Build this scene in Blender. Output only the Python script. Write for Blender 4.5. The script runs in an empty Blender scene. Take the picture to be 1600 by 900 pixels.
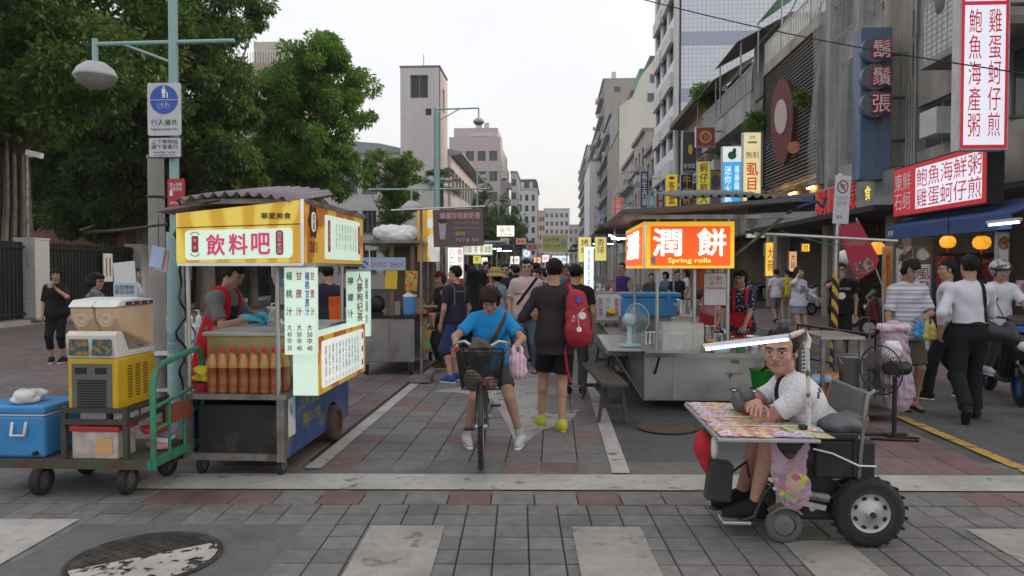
import bpy,math,random
import numpy as np
from mathutils import Vector,Matrix,Euler
R=math.radians
rnd=random.Random(7)
SC=bpy.context.scene
COL=SC.collection
# ------------------------------------------------------------ camera, sky, sun, exposure
CAMZ=1.6;FPX=1150.0;YAW=math.atan2(65,FPX);PITCH=math.atan2(30,FPX)
cam=bpy.data.cameras.new('camera');camo=bpy.data.objects.new('camera',cam);COL.objects.link(camo)
cam.sensor_width=36;cam.lens=36*FPX/1600;cam.clip_start=.05;cam.clip_end=3000
camo.location=(0,0,CAMZ);camo.rotation_euler=(R(90)-PITCH,0,YAW)
SC.camera=camo
w=bpy.data.worlds.new('World');SC.world=w;w.use_nodes=True
nt=w.node_tree;nt.nodes.clear()
sky=nt.nodes.new('ShaderNodeTexSky');sky.sky_type='NISHITA';sky.sun_disc=False
SUN_EL,SUN_AZ=24.0,72.0 # hazy sun behind thin cloud, up the street and to the right
sky.sun_elevation=R(SUN_EL);sky.sun_rotation=R(SUN_AZ);sky.dust_density=4.0;sky.air_density=1.3
bg1=nt.nodes.new('ShaderNodeBackground');bg1.inputs[1].default_value=0.05
bg2=nt.nodes.new('ShaderNodeBackground');bg2.inputs[0].default_value=(1,.97,.98,1);bg2.inputs[1].default_value=.745
tcw=nt.nodes.new('ShaderNodeTexCoord');cn=nt.nodes.new('ShaderNodeTexNoise');cn.inputs['Scale'].default_value=2.2;cn.inputs['Detail'].default_value=5;nt.links.new(tcw.outputs['Generated'],cn.inputs['Vector']) # faint cloud structure all round
cm=nt.nodes.new('ShaderNodeMapRange');cm.inputs[1].default_value=.3;cm.inputs[2].default_value=.7;cm.inputs[3].default_value=.94;cm.inputs[4].default_value=1.05;nt.links.new(cn.outputs['Fac'],cm.inputs[0])
cx_=nt.nodes.new('ShaderNodeMix');cx_.data_type='RGBA';cx_.blend_type='MULTIPLY';cx_.inputs[0].default_value=1;cx_.inputs[6].default_value=(1,.97,.98,1);nt.links.new(cm.outputs[0],cx_.inputs[7]);nt.links.new(cx_.outputs[2],bg2.inputs[0])
ad=nt.nodes.new('ShaderNodeAddShader');wo=nt.nodes.new('ShaderNodeOutputWorld')
nt.links.new(sky.outputs[0],bg1.inputs[0]);nt.links.new(bg1.outputs[0],ad.inputs[0])
nt.links.new(bg2.outputs[0],ad.inputs[1]);nt.links.new(ad.outputs[0],wo.inputs[0])
sl=bpy.data.lights.new('sun','SUN');sl.energy=1.5;sl.angle=R(20);sl.color=(1,.93,.84)
so=bpy.data.objects.new('sun',sl);COL.objects.link(so)
so.rotation_euler=(R(90-SUN_EL),0,R(180-SUN_AZ))
so.location=(0,0,30)
SC.view_settings.view_transform='Standard';SC.view_settings.look='None'
SC.view_settings.exposure=0.22;SC.view_settings.gamma=1;SC.view_settings.use_curve_mapping=False
SC.cycles.max_bounces=6;SC.cycles.diffuse_bounces=3;SC.cycles.glossy_bounces=3
SC.cycles.transparent_max_bounces=12;SC.cycles.use_denoising=True
SC.cycles.sample_clamp_indirect=6

def ray(px,py):
    v=Vector(((px-800)/FPX,-(py-450)/FPX,-1));v.rotate(camo.rotation_euler);return v
def G(px,py,z=0.0):
    "world point where the photo pixel's sight line meets height z"
    d=ray(px,py);t=(z-CAMZ)/d.z;return Vector((d.x*t,d.y*t,z))
def W(px,py,Y):
    "world point at street distance Y on the photo pixel's sight line"
    d=ray(px,py);t=Y/d.y;return Vector((d.x*t,Y,CAMZ+d.z*t))

# ------------------------------------------------------------ materials
MATS={}
def mat(name,rgb,rough=.6,metal=0.,var=.12,scale=6.,bump=0.,bscale=40.,emit=0.,spec=.5,alpha=1.,trans=0.,rgb2=None,f2=(.45,.6),s2=3.,streak=0.,world=False):
    "procedural principled material: base colour broken up by noise, optional stains of a second colour, optional bump"
    if name in MATS:return MATS[name]
    m=bpy.data.materials.new(name);m.use_nodes=True;n=m.node_tree.nodes;l=m.node_tree.links
    p=n['Principled BSDF'];tc=n.new('ShaderNodeTexCoord');no=n.new('ShaderNodeTexNoise');OC=n.new('ShaderNodeNewGeometry').outputs['Position']if world else tc.outputs['Object']
    no.inputs['Scale'].default_value=scale;no.inputs['Detail'].default_value=6;l.new(OC,no.inputs['Vector'])
    mr=n.new('ShaderNodeMapRange');mr.inputs[1].default_value=.25;mr.inputs[2].default_value=.75
    mr.inputs[3].default_value=1-var;mr.inputs[4].default_value=1+var;l.new(no.outputs['Fac'],mr.inputs[0])
    mx=n.new('ShaderNodeMix');mx.data_type='RGBA';mx.blend_type='MULTIPLY';mx.inputs[0].default_value=1
    mx.inputs[6].default_value=(*rgb,1);l.new(mr.outputs[0],mx.inputs[7]);out=mx.outputs[2]
    if rgb2 is not None:
        n2=n.new('ShaderNodeTexNoise');n2.inputs['Scale'].default_value=s2;n2.inputs['Detail'].default_value=8
        if streak:
            mp=n.new('ShaderNodeMapping');mp.inputs['Scale'].default_value=(1,1,streak);l.new(OC,mp.inputs[0]);l.new(mp.outputs[0],n2.inputs['Vector'])
        else:l.new(OC,n2.inputs['Vector'])
        r2=n.new('ShaderNodeMapRange');r2.inputs[1].default_value,r2.inputs[2].default_value=f2;l.new(n2.outputs['Fac'],r2.inputs[0])
        m2=n.new('ShaderNodeMix');m2.data_type='RGBA';l.new(r2.outputs[0],m2.inputs[0]);l.new(out,m2.inputs[6]);m2.inputs[7].default_value=(*rgb2,1);out=m2.outputs[2]
    l.new(out,p.inputs['Base Color'])
    p.inputs['Roughness'].default_value=rough;p.inputs['Metallic'].default_value=metal;p.inputs['Specular IOR Level'].default_value=spec
    if emit:l.new(out,p.inputs['Emission Color']);p.inputs['Emission Strength'].default_value=emit
    if alpha<1:p.inputs['Alpha'].default_value=alpha
    if trans:p.inputs['Transmission Weight'].default_value=trans
    if bump:
        nb=n.new('ShaderNodeTexNoise');nb.inputs['Scale'].default_value=bscale;nb.inputs['Detail'].default_value=4;l.new(OC,nb.inputs['Vector'])
        bp=n.new('ShaderNodeBump');bp.inputs['Strength'].default_value=bump;bp.inputs['Distance'].default_value=.02;l.new(nb.outputs['Fac'],bp.inputs['Height']);l.new(bp.outputs[0],p.inputs['Normal'])
    MATS[name]=m;m['out']=1
    return m
def colnode(m):return m.node_tree.nodes['Principled BSDF'].inputs['Base Color'].links[0]
def stripes(name,c1,c2,period,frac=.5,axis=2,rough=.8,emit=0,c3=None):
    "cloth or paint with even stripes across one local axis"
    if name in MATS:return MATS[name]
    m=mat(name,c1,rough,var=.08);n=m.node_tree.nodes;l=m.node_tree.links;p=n['Principled BSDF']
    tc=n.new('ShaderNodeTexCoord');sx=n.new('ShaderNodeSeparateXYZ');l.new(tc.outputs['Object'],sx.inputs[0])
    def band(per,fr):
        a=n.new('ShaderNodeMath');a.operation='DIVIDE';l.new(sx.outputs[axis],a.inputs[0]);a.inputs[1].default_value=per
        b=n.new('ShaderNodeMath');b.operation='FRACT';l.new(a.outputs[0],b.inputs[0])
        c=n.new('ShaderNodeMath');c.operation='LESS_THAN';l.new(b.outputs[0],c.inputs[0]);c.inputs[1].default_value=fr
        return c
    lk=p.inputs['Base Color'].links[0];src=lk.from_socket
    x=n.new('ShaderNodeMix');x.data_type='RGBA';l.new(band(period,frac).outputs[0],x.inputs[0]);l.new(src,x.inputs[6]);x.inputs[7].default_value=(*c2,1);o=x.outputs[2]
    if c3:
        y=n.new('ShaderNodeMix');y.data_type='RGBA';l.new(band(period*2.03,frac*.4).outputs[0],y.inputs[0]);l.new(o,y.inputs[6]);y.inputs[7].default_value=(*c3,1);o=y.outputs[2]
    l.new(o,p.inputs['Base Color'])
    return m
def diagstripes(name,c1,c2,period):
    m=mat(name,c1,.5);n=m.node_tree.nodes;l=m.node_tree.links;p=n['Principled BSDF']
    tc=n.new('ShaderNodeTexCoord');sx=n.new('ShaderNodeSeparateXYZ');l.new(tc.outputs['Object'],sx.inputs[0])
    a=n.new('ShaderNodeMath');a.operation='MULTIPLY_ADD';l.new(sx.outputs[0],a.inputs[0]);a.inputs[1].default_value=1.6;l.new(sx.outputs[2],a.inputs[2])
    b=n.new('ShaderNodeMath');b.operation='PINGPONG';l.new(a.outputs[0],b.inputs[0]);b.inputs[1].default_value=period
    c=n.new('ShaderNodeMath');c.operation='GREATER_THAN';l.new(b.outputs[0],c.inputs[0]);c.inputs[1].default_value=period*.5
    x=n.new('ShaderNodeMix');x.data_type='RGBA';l.new(c.outputs[0],x.inputs[0]);x.inputs[6].default_value=(*c1,1);x.inputs[7].default_value=(*c2,1);l.new(x.outputs[2],p.inputs['Base Color'])
    return m
def swirl(name,c1,c2,c3,scale,emit=0,rough=.4):
    "printed swirling artwork in three colours"
    m=mat(name,c1,rough,emit=emit);n=m.node_tree.nodes;l=m.node_tree.links;p=n['Principled BSDF']
    tc=n.new('ShaderNodeTexCoord');wv=n.new('ShaderNodeTexWave');wv.inputs['Scale'].default_value=scale;wv.inputs['Distortion'].default_value=9;wv.inputs['Detail'].default_value=1.2;wv.inputs['Detail Scale'].default_value=.7
    l.new(tc.outputs['Object'],wv.inputs['Vector']);cr=n.new('ShaderNodeValToRGB');l.new(wv.outputs['Fac'],cr.inputs[0])
    e=cr.color_ramp.elements;e[0].position=.3;e[0].color=(*c1,1);e[1].position=.8;e[1].color=(*c3,1);x=e.new(.55);x.color=(*c2,1)
    l.new(cr.outputs[0],p.inputs['Base Color'])
    if emit:l.new(cr.outputs[0],p.inputs['Emission Color'])
    return m
def printed(name,cols,scale=9.,emit=0,rough=.45):
    "a sheet of busy colour print: cells of several colours"
    m=mat(name,cols[0],rough,emit=emit);n=m.node_tree.nodes;l=m.node_tree.links;p=n['Principled BSDF']
    tc=n.new('ShaderNodeTexCoord');vo=n.new('ShaderNodeTexVoronoi');vo.inputs['Scale'].default_value=scale;l.new(tc.outputs['Object'],vo.inputs['Vector'])
    sp=n.new('ShaderNodeSeparateColor');l.new(vo.outputs['Color'],sp.inputs[0]);cr=n.new('ShaderNodeValToRGB');cr.color_ramp.interpolation='CONSTANT';l.new(sp.outputs[0],cr.inputs[0])
    e=cr.color_ramp.elements
    e[0].position=0;e[0].color=(*cols[0],1);e[1].position=1/len(cols);e[1].color=(*cols[1],1)
    for i in range(2,len(cols)):x=e.new(i/len(cols));x.color=(*cols[i],1)
    l.new(cr.outputs[0],p.inputs['Base Color'])
    if emit:l.new(cr.outputs[0],p.inputs['Emission Color'])
    return m

# ------------------------------------------------------------ mesh builder
def fastmesh(name,V,F,smooth=False):
    me=bpy.data.meshes.new(name);V=np.asarray(V,np.float32);F=np.asarray(F,np.int32);nf,k=F.shape
    me.vertices.add(len(V));me.vertices.foreach_set('co',V.ravel());me.loops.add(nf*k);me.loops.foreach_set('vertex_index',F.ravel())
    me.polygons.add(nf);me.polygons.foreach_set('loop_start',np.arange(0,nf*k,k,dtype=np.int32))
    if smooth:me.polygons.foreach_set('use_smooth',np.ones(nf,bool))
    me.update(calc_edges=True);return me
def link(o,parent=None):
    COL.objects.link(o)
    if parent is not None:o.parent=parent
    return o
def tag(o,label=None,cat=None,group=None,kind=None):
    if label:o['label']=label
    if cat:o['category']=cat
    if group:o['group']=group
    if kind:o['kind']=kind
    return o
def thing(name,label,cat,loc=(0,0,0),rz=0.,group=None):
    o=bpy.data.objects.new(name,None);o.location=loc;o.rotation_euler=(0,0,R(rz));o.empty_display_size=.1
    link(o);return tag(o,label,cat,group)
def meshobj(name,me,m,parent=None,loc=None,rot=None,scale=None):
    o=bpy.data.objects.new(name,me)
    if m is not None and not me.materials:me.materials.append(m)
    if loc is not None:o.location=loc
    if rot is not None:o.rotation_euler=rot
    if scale is not None:o.scale=scale
    return link(o,parent)
def copy_tree(o,parent=None):
    c=o.copy();COL.objects.link(c);c.parent=parent
    for ch in list(o.children):copy_tree(ch,c)
    return c
V3=Vector
class B:
    def __init__(s):s.v=[];s.f=[];s.sm=[]
    def add(s,vs,fs,sm=False):
        n=len(s.v);s.v+=[tuple(v)for v in vs];s.f+=[tuple(i+n for i in f)for f in fs];s.sm+=[sm]*len(fs);return s
    def box(s,c,sz,rot=None):
        x,y,z=sz[0]/2,sz[1]/2,sz[2]/2
        vs=[V3(p)for p in ((-x,-y,-z),(x,-y,-z),(x,y,-z),(-x,y,-z),(-x,-y,z),(x,-y,z),(x,y,z),(-x,y,z))]
        if rot is not None:
            e=Euler(rot);
            for v in vs:v.rotate(e)
        c=V3(c);return s.add([v+c for v in vs],[(3,2,1,0),(4,5,6,7),(0,1,5,4),(1,2,6,5),(2,3,7,6),(3,0,4,7)])
    def bx(s,x0,x1,y0,y1,z0,z1):return s.box(((x0+x1)/2,(y0+y1)/2,(z0+z1)/2),(abs(x1-x0),abs(y1-y0),abs(z1-z0)))
    def cyl(s,a,b,r,r2=None,n=12,caps=True):
        a=V3(a);b=V3(b);r2=r if r2 is None else r2;d=(b-a).normalized()
        u=d.orthogonal().normalized();w_=d.cross(u);vs=[]
        for i in range(n):
            t=2*math.pi*i/n;q=u*math.cos(t)+w_*math.sin(t);vs+=[a+q*r,b+q*r2]
        s.add(vs,[(2*i,2*((i+1)%n),2*((i+1)%n)+1,2*i+1)for i in range(n)],True)
        if caps:s.add(vs,[tuple(2*i for i in range(n-1,-1,-1)),tuple(2*i+1 for i in range(n))])
        return s
    def tube(s,pts,r,n=7,closed=False):
        pts=[V3(p)for p in pts];m=len(pts);vs=[];rs=r if isinstance(r,(list,tuple))else [r]*m;prev=None
        for i,p in enumerate(pts):
            if closed:d=pts[(i+1)%m]-pts[i-1]
            else:d=pts[min(i+1,m-1)]-pts[max(i-1,0)]
            d.normalize();u=d.orthogonal().normalized()if prev is None else (prev-d*prev.dot(d)).normalized()
            prev=u;w_=d.cross(u)
            for k in range(n):t=2*math.pi*k/n;vs.append(p+(u*math.cos(t)+w_*math.sin(t))*rs[i])
        fs=[]
        for i in range(m if closed else m-1):
            for k in range(n):a,b_=i*n,((i+1)%m)*n;fs.append((a+k,a+(k+1)%n,b_+(k+1)%n,b_+k))
        s.add(vs,fs,True)
        if not closed:s.add(vs[:n],[tuple(range(n-1,-1,-1))]);s.add(vs[-n:],[tuple(range(n))])
        return s
    def lathe(s,prof,c=(0,0,0),n=16,axis='z',sm=True):
        c=V3(c);vs=[]
        for r,h in prof:
            for k in range(n):
                t=2*math.pi*k/n;x,y=r*math.cos(t),r*math.sin(t)
                vs.append(c+V3({'z':(x,y,h),'x':(h,x,y),'y':(y,h,x)}[axis]))
        fs=[(i*n+k,i*n+(k+1)%n,(i+1)*n+(k+1)%n,(i+1)*n+k)for i in range(len(prof)-1)for k in range(n)]
        return s.add(vs,fs,sm)
    def prism(s,poly,o,u,v,d):
        "outline poly (2-D) in the plane o + a*u + b*v, thickened by vector d"
        o=V3(o);u=V3(u);v=V3(v);d=V3(d);n=len(poly)
        if u.cross(v).dot(d)<0:poly=poly[::-1]
        a=[o+u*p[0]+v*p[1]for p in poly];b=[p+d for p in a]
        return s.add(a+b,[tuple(range(n-1,-1,-1)),tuple(range(n,2*n))]+[(i,(i+1)%n,n+(i+1)%n,n+i)for i in range(n)])
    def quad(s,a,b,c,d):return s.add([a,b,c,d],[(0,1,2,3)])
    def sph(s,c,r,n=10,m=7,sq=(1,1,1)):
        c=V3(c);vs=[]
        for i in range(m+1):
            p=math.pi*i/m
            for k in range(n):t=2*math.pi*k/n;vs.append(c+V3((r*sq[0]*math.sin(p)*math.cos(t),r*sq[1]*math.sin(p)*math.sin(t),-r*sq[2]*math.cos(p))))
        return s.add(vs,[(i*n+k,i*n+(k+1)%n,(i+1)*n+(k+1)%n,(i+1)*n+k)for i in range(m)for k in range(n)],True)
    def me(s,name):
        me=bpy.data.meshes.new(name);me.from_pydata(s.v,[],s.f);me.polygons.foreach_set('use_smooth',s.sm);me.update();return me
    def mk(s,name,m,parent=None,loc=None,rot=None,bevel=0.):
        o=meshobj(name,s.me(name),m,parent,loc,rot)
        if bevel:
            b=o.modifiers.new('bevel','BEVEL');b.width=bevel;b.segments=2;b.limit_method='ANGLE';b.angle_limit=R(40)
        return o
def box(name,m,parent,c,sz,rot=None,bevel=0.):return B().box((0,0,0),sz).mk(name,m,parent,c,rot,bevel)
def bxx(name,m,parent,x0,x1,y0,y1,z0,z1,bevel=0.):return box(name,m,parent,((x0+x1)/2,(y0+y1)/2,(z0+z1)/2),(x1-x0,y1-y0,z1-z0),None,bevel)

# ------------------------------------------------------------ lettering
_tc=bpy.data.curves.new('lettering','FONT');_tc.resolution_u=2;_to=bpy.data.objects.new('lettering',_tc);_ts=bpy.data.scenes.new('lettering');_ts.collection.objects.link(_to);_cache={};_vl=_ts.view_layers[0]
def textmesh(body,bold=0.,ext=0.):
    k=(body,bold,ext)
    if k not in _cache:
        _tc.body=body;_tc.offset=0;_tc.extrude=ext;_tc.align_x='CENTER';_tc.space_line=1.0
        _vl.update();dg=_vl.depsgraph;me=bpy.data.meshes.new_from_object(_to.evaluated_get(dg))
        n=len(me.vertices);co=np.empty(n*3,np.float32);me.vertices.foreach_get('co',co);co=co.reshape(-1,3)
        if n==0:_cache[k]=None
        else:
            lo=co.min(0);hi=co.max(0);co-=(lo+hi)/2;dim=np.maximum(hi-lo,1e-6);me.vertices.foreach_set('co',co.ravel());me.update();me.materials.clear()
            if bold>.015: # heavier strokes: overlaid shifted copies, each a hair in front of the last
                nl,nf=len(me.loops),len(me.polygons);li=np.empty(nl,np.int32);me.loops.foreach_get('vertex_index',li);ls=np.empty(nf,np.int32);me.polygons.foreach_get('loop_start',ls)
                sh=[(bold*math.cos(a),bold*math.sin(a),.0025*(i+1))for i,a in enumerate([q*math.pi/3 for q in range(6)])]+[(0,0,0)]
                m2=bpy.data.meshes.new('lettering');m2.vertices.add(n*7);m2.vertices.foreach_set('co',np.concatenate([co+np.array(q,np.float32)for q in sh]).ravel());m2.loops.add(nl*7);m2.loops.foreach_set('vertex_index',np.concatenate([li+n*i for i in range(7)]));m2.polygons.add(nf*7);m2.polygons.foreach_set('loop_start',np.concatenate([ls+nl*i for i in range(7)]));m2.update(calc_edges=True);me=m2
            _cache[k]=(me,dim)
    return _cache[k]
def txt(parent,body,m,c,w=None,h=None,face='F',bold=.012,ext=0.,name='lettering',rz=None,tilt=0.):
    "flat lettering centred on c; face: F looks to -Y, R to +X, L to -X, U up; fitted to width w and/or height h"
    r=textmesh(body,bold,ext)
    if r is None:return None
    me0,dim=r;me=me0.copy();me.materials.append(m);o=bpy.data.objects.new(name,me)
    sx=w/dim[0]if w else None;sy=h/dim[1]if h else None;sx=sx or sy;sy=sy or sx
    o.location=c;o.scale=(sx,sy,max(sx,sy));
    o.rotation_euler={'F':(R(90),0,0),'R':(R(90),0,R(90)),'L':(R(90),0,R(-90)),'U':(0,0,0),'B':(R(90),0,R(180))}[face]
    if rz is not None:o.rotation_euler[2]=R(rz)
    return link(o,parent)
def vt(t):return '\n'.join(t)
# ------------------------------------------------------------ shared materials
def tilemat(name,c1,c2=None,amt=.22):
    "paving tile: each tile a little lighter or darker, with grime"
    m=mat(name,c1,.7,var=.22,scale=11,bump=.35,bscale=60,rgb2=tuple(x*.5 for x in c1),f2=(.5,.82),s2=1.7,world=True);n=m.node_tree.nodes;l=m.node_tree.links;p=n['Principled BSDF']
    oi=n.new('ShaderNodeObjectInfo');mr=n.new('ShaderNodeMapRange');mr.inputs[3].default_value=1-amt;mr.inputs[4].default_value=1+amt;l.new(oi.outputs['Random'],mr.inputs[0])
    x=n.new('ShaderNodeMix');x.data_type='RGBA';x.blend_type='MULTIPLY';x.inputs[0].default_value=1
    l.new(p.inputs['Base Color'].links[0].from_socket,x.inputs[6]);l.new(mr.outputs[0],x.inputs[7]);l.new(x.outputs[2],p.inputs['Base Color'])
    return m
m_tile=tilemat('tile_grey',(.162,.157,.149),None,.13);m_tred=tilemat('tile_red',(.175,.110,.102),None,.17);m_tplum=tilemat('tile_plum',(.155,.118,.118),None,.15)
m_joint=mat('joint_sand',(.035,.034,.032),.95,var=.3,scale=20)
m_asph=mat('asphalt',(.105,.108,.104),.9,var=.25,scale=30,bump=.6,bscale=180,rgb2=(.05,.052,.052),f2=(.5,.7),s2=1.5)
m_cement=mat('worn_cement',(.30,.285,.265),.85,var=.15,scale=8,bump=.3,rgb2=(.17,.16,.15),f2=(.5,.75),s2=4)
def paint(name,c,lo=.6,hi=.66,sc=5.):
    "road paint worn through to the paving in patches"
    m=mat(name,c,.7,var=.16,scale=14,rgb2=tuple(x*.62 for x in c),f2=(.45,.8),s2=2.2);n=m.node_tree.nodes;l=m.node_tree.links;p=n['Principled BSDF']
    g=n.new('ShaderNodeNewGeometry');no=n.new('ShaderNodeTexNoise');no.inputs['Scale'].default_value=sc;no.inputs['Detail'].default_value=9;no.inputs['Roughness'].default_value=.62;l.new(g.outputs['Position'],no.inputs['Vector'])
    mr=n.new('ShaderNodeMapRange');mr.inputs[1].default_value=lo;mr.inputs[2].default_value=hi;mr.inputs[3].default_value=1;mr.inputs[4].default_value=0;l.new(no.outputs['Fac'],mr.inputs[0]);l.new(mr.outputs[0],p.inputs['Alpha'])
    return m
m_pw=paint('white_road_paint',(.41,.395,.37),.59,.72);m_pw2=paint('white_road_paint_worn',(.31,.295,.27),.57,.74,4.5);m_py=paint('yellow_road_paint',(.46,.30,.06),.55,.64,7)
m_conc=mat('concrete',(.30,.295,.28),.85,var=.2,scale=3,bump=.2,rgb2=(.16,.155,.145),f2=(.48,.72),s2=.6,streak=.35)
m_granite=mat('granite_pillar',(.42,.41,.39),.8,var=.5,scale=60)
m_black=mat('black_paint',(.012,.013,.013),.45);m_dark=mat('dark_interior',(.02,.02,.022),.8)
m_steel=mat('stainless_steel',(.50,.50,.49),.34,.85,var=.12,scale=3,bump=.06,bscale=90,rgb2=(.27,.25,.22),f2=(.5,.8),s2=3)
m_steeld=mat('grimy_steel',(.27,.26,.245),.45,.6,var=.25,scale=7,rgb2=(.12,.10,.085),f2=(.45,.7),s2=5)
m_chrome=mat('chrome',(.72,.72,.72),.16,1.)
m_alu=mat('aluminium',(.55,.55,.56),.4,.7)
m_rubber=mat('rubber',(.02,.02,.02),.85,var=.3,bump=.2)
m_teal=mat('teal_pole_paint',(.27,.44,.42),.5,var=.1,rgb2=(.16,.24,.22),f2=(.58,.75),s2=4,streak=.2)
m_glass=mat('window_glass',(.035,.045,.05),.08,var=.3,scale=.7,spec=.7)
m_glassg=mat('window_glass_green',(.06,.09,.085),.12,var=.3,scale=.8,spec=.6)
m_winf=mat('window_frame_grey',(.22,.235,.24),.5)
m_white=mat('white_plastic',(.72,.72,.70),.45,var=.06);m_wmet=mat('white_metal',(.55,.55,.55),.5)
m_lens=mat('lamp_lens',(.30,.29,.27),.3)
def pane_mesh(w,h,d=.02):
    return B().box((0,0,0),(w,d,h))
_wc={}
def facade(b,O,u,n,Wd,H,wins,m,th=.22,frame=m_winf,glass=m_glass,name='wall',mull=1,sill=None):
    "wall slab with real openings; every window is a part (frame) with its pane as sub-part. wins: (u0,u1,z0,z1)"
    O=V3(O);u=V3(u);n=V3(n);z=V3((0,0,1))
    us=sorted({0,Wd,*[q for r in wins for q in r[:2]]});zs=sorted({0,H,*[q for r in wins for q in r[2:4]]});bb=B()
    for j in range(len(zs)-1):
        run=None
        for i in range(len(us)):
            cu=(us[i]+us[i+1])/2 if i<len(us)-1 else None;cz=(zs[j]+zs[j+1])/2
            solid=cu is not None and not any(r[0]<cu<r[1]and r[2]<cz<r[3]for r in wins)
            if solid and run is None:run=us[i]
            if not solid and run is not None:
                bb.prism([(run,zs[j]),(us[i],zs[j]),(us[i],zs[j+1]),(run,zs[j+1])],O,u,z,-n*th);run=None
    bb.mk(name,m,b)
    rz=math.atan2(u.y,u.x)
    for r in wins:
        w_,h_=r[1]-r[0],r[3]-r[2];k=(round(w_,3),round(h_,3),frame.name,glass.name,mull)
        if k not in _wc:
            f=B();t=min(.06,w_*.06)
            for q in [(-w_/2+t/2,0,t,h_),(w_/2-t/2,0,t,h_)]+[(-w_/2+w_*(i+1)/(mull+1),0,t,h_-2*t)for i in range(mull)]:f.box((q[0],0,q[1]),(q[2],.05,q[3]))
            for sgn in (-1,1):f.box((0,0,sgn*(h_/2-t/2)),(w_-2*t,.05,t))
            fm=f.me('window');fm.materials.append(frame);pm=B().box((0,0,0),(w_-.02,.02,h_-.02)).me('pane');pm.materials.append(glass);_wc[k]=(fm,pm)
        c=O+u*((r[0]+r[1])/2)+z*((r[2]+r[3])/2)-n*(th*.62)
        wo_=meshobj('window',_wc[k][0],None,b,c,(0,0,rz));meshobj('pane',_wc[k][1],None,wo_,(0,.03,0))
        if sill:bs=B().prism([(-w_/2-.06,-.06),(w_/2+.06,-.06),(w_/2+.06,0),(-w_/2-.06,0)],(0,0,-h_/2),(1,0,0),(0,0,1),(0,-th*.62-.08,0));bs.mk('sill',sill,wo_)
def grid(u0,u1,nu,ww,z0,dz,nz,hh):
    st=(u1-u0)/nu;return [(u0+st*(i+.5)-ww/2,u0+st*(i+.5)+ww/2,z0+dz*j,z0+dz*j+hh)for i in range(nu)for j in range(nz)]

# ------------------------------------------------------------ ground and paving
def sheet(name,m,x0,x1,y0,y1,z,kind='structure',parent=None):
    o=B().quad((x0,y0,z),(x1,y0,z),(x1,y1,z),(x0,y1,z)).mk(name,m,parent)
    return tag(o,kind=kind)if parent is None else o
m_far=mat('street_far',(.11,.112,.11),.85,var=.2,scale=1.5)
sheet('ground',m_far,-1500,1500,-60,2500,-.03)
sheet('asphalt_strip',m_asph,.5,2.75,5.6,40,-.012)
sheet('roadside_asphalt',m_asph,3.55,5.6,-4,60,-.012)
def tmesh(sz,m,nm):
    h_=sz/2;g=h_-.004;c=.005;b=B()
    vs=[(-h_,-g,-.016),(h_,-g,-.016),(h_,g,-.016),(-h_,g,-.016),(-h_,-g,-.005),(h_,-g,-.005),(h_,g,-.005),(-h_,g,-.005),(-h_+c,-g+c,0),(h_-c,-g+c,0),(h_-c,g-c,0),(-h_+c,g-c,0)]
    b.add(vs,[(0,1,5,4),(1,2,6,5),(2,3,7,6),(3,0,4,7),(4,5,9,8),(5,6,10,9),(6,7,11,10),(7,4,8,11),(8,9,10,11)]);me=b.me(nm);me.materials.append(m);return me
TM={(s_,k):tmesh(s_-.008,m,'paving_tile')for s_ in (.2,.3)for k,m in (('g',m_tile),('r',m_tred),('p',m_tplum))}
def lay(parent,pts,sz,nmax=300,rot=0.):
    "pts: (x, y, kind) nearest the camera first; past nmax the tiles become one part of kind stuff"
    pts=sorted(pts,key=lambda p:p[0]**2+p[1]**2)
    for x,y,k in pts[:nmax]:
        o=meshobj('paving_tile',TM[sz,k],None,parent,(x,y,rnd.uniform(-.0016,.0012)),(rnd.uniform(-.004,.004),rnd.uniform(-.004,.004),rot))
    for kk in 'grp':
        rest=[p for p in pts[nmax:]if p[2]==kk]
        if rest:
            b=B()
            for x,y,k in rest:h_=sz/2-.005;zz=rnd.uniform(-.0016,.001);b.box((x,y,zz-.007),(2*h_,2*h_,.014))
            tag(b.mk('paving_tiles_beyond',{'g':m_tile,'r':m_tred,'p':m_tplum}[kk],parent),kind='stuff')
A0=G(265,752);A1=G(1590,756);ANG=math.atan2(A1.y-A0.y,A1.x-A0.x)
UX=V3((math.cos(ANG),math.sin(ANG),0));VY=V3((-math.sin(ANG),math.cos(ANG),0));C0=A0+UX*(-A0.x/math.cos(ANG))
def Q(u,v,z=0.):p=C0+UX*u+VY*v;return V3((p.x,p.y,z))
mh=G(228,872);mhu=(mh-C0).dot(UX);mhv=(mh-C0).dot(VY)
cp=tag(thing('crossing_pavement',None,None),kind='structure')
q0,q1,q2,q3=Q(-6,-3),Q(6,-3),Q(6,.3),Q(-6,.3)
B().quad(*[(p.x,p.y,-.013)for p in (q0,q1,q2,q3)]).mk('joint_bed',m_joint,cp)
pts=[]
for j in range(8):
    for i in range(-20,21):
        u,v=i*.2+.1,-.62-j*.2
        p=Q(u,v)
        if abs(u-mhu)<.62 and abs(v-mhv)<.46:continue
        if abs(p.x+.3)>.78*p.y+.15:continue
        pts.append((p.x,p.y,'g'))
lay(cp,pts,.2,300,ANG)
cr_=tag(thing('border_paving',None,None),kind='structure')
pts=[(Q(i*.3,-.365).x,Q(i*.3,-.365).y,'r' if i in (-9,-8,-7,-5,1,-2,10,11,12,13,14)else 'g')for i in range(-15,16)]
lay(cr_,pts,.3,300,ANG)
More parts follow.
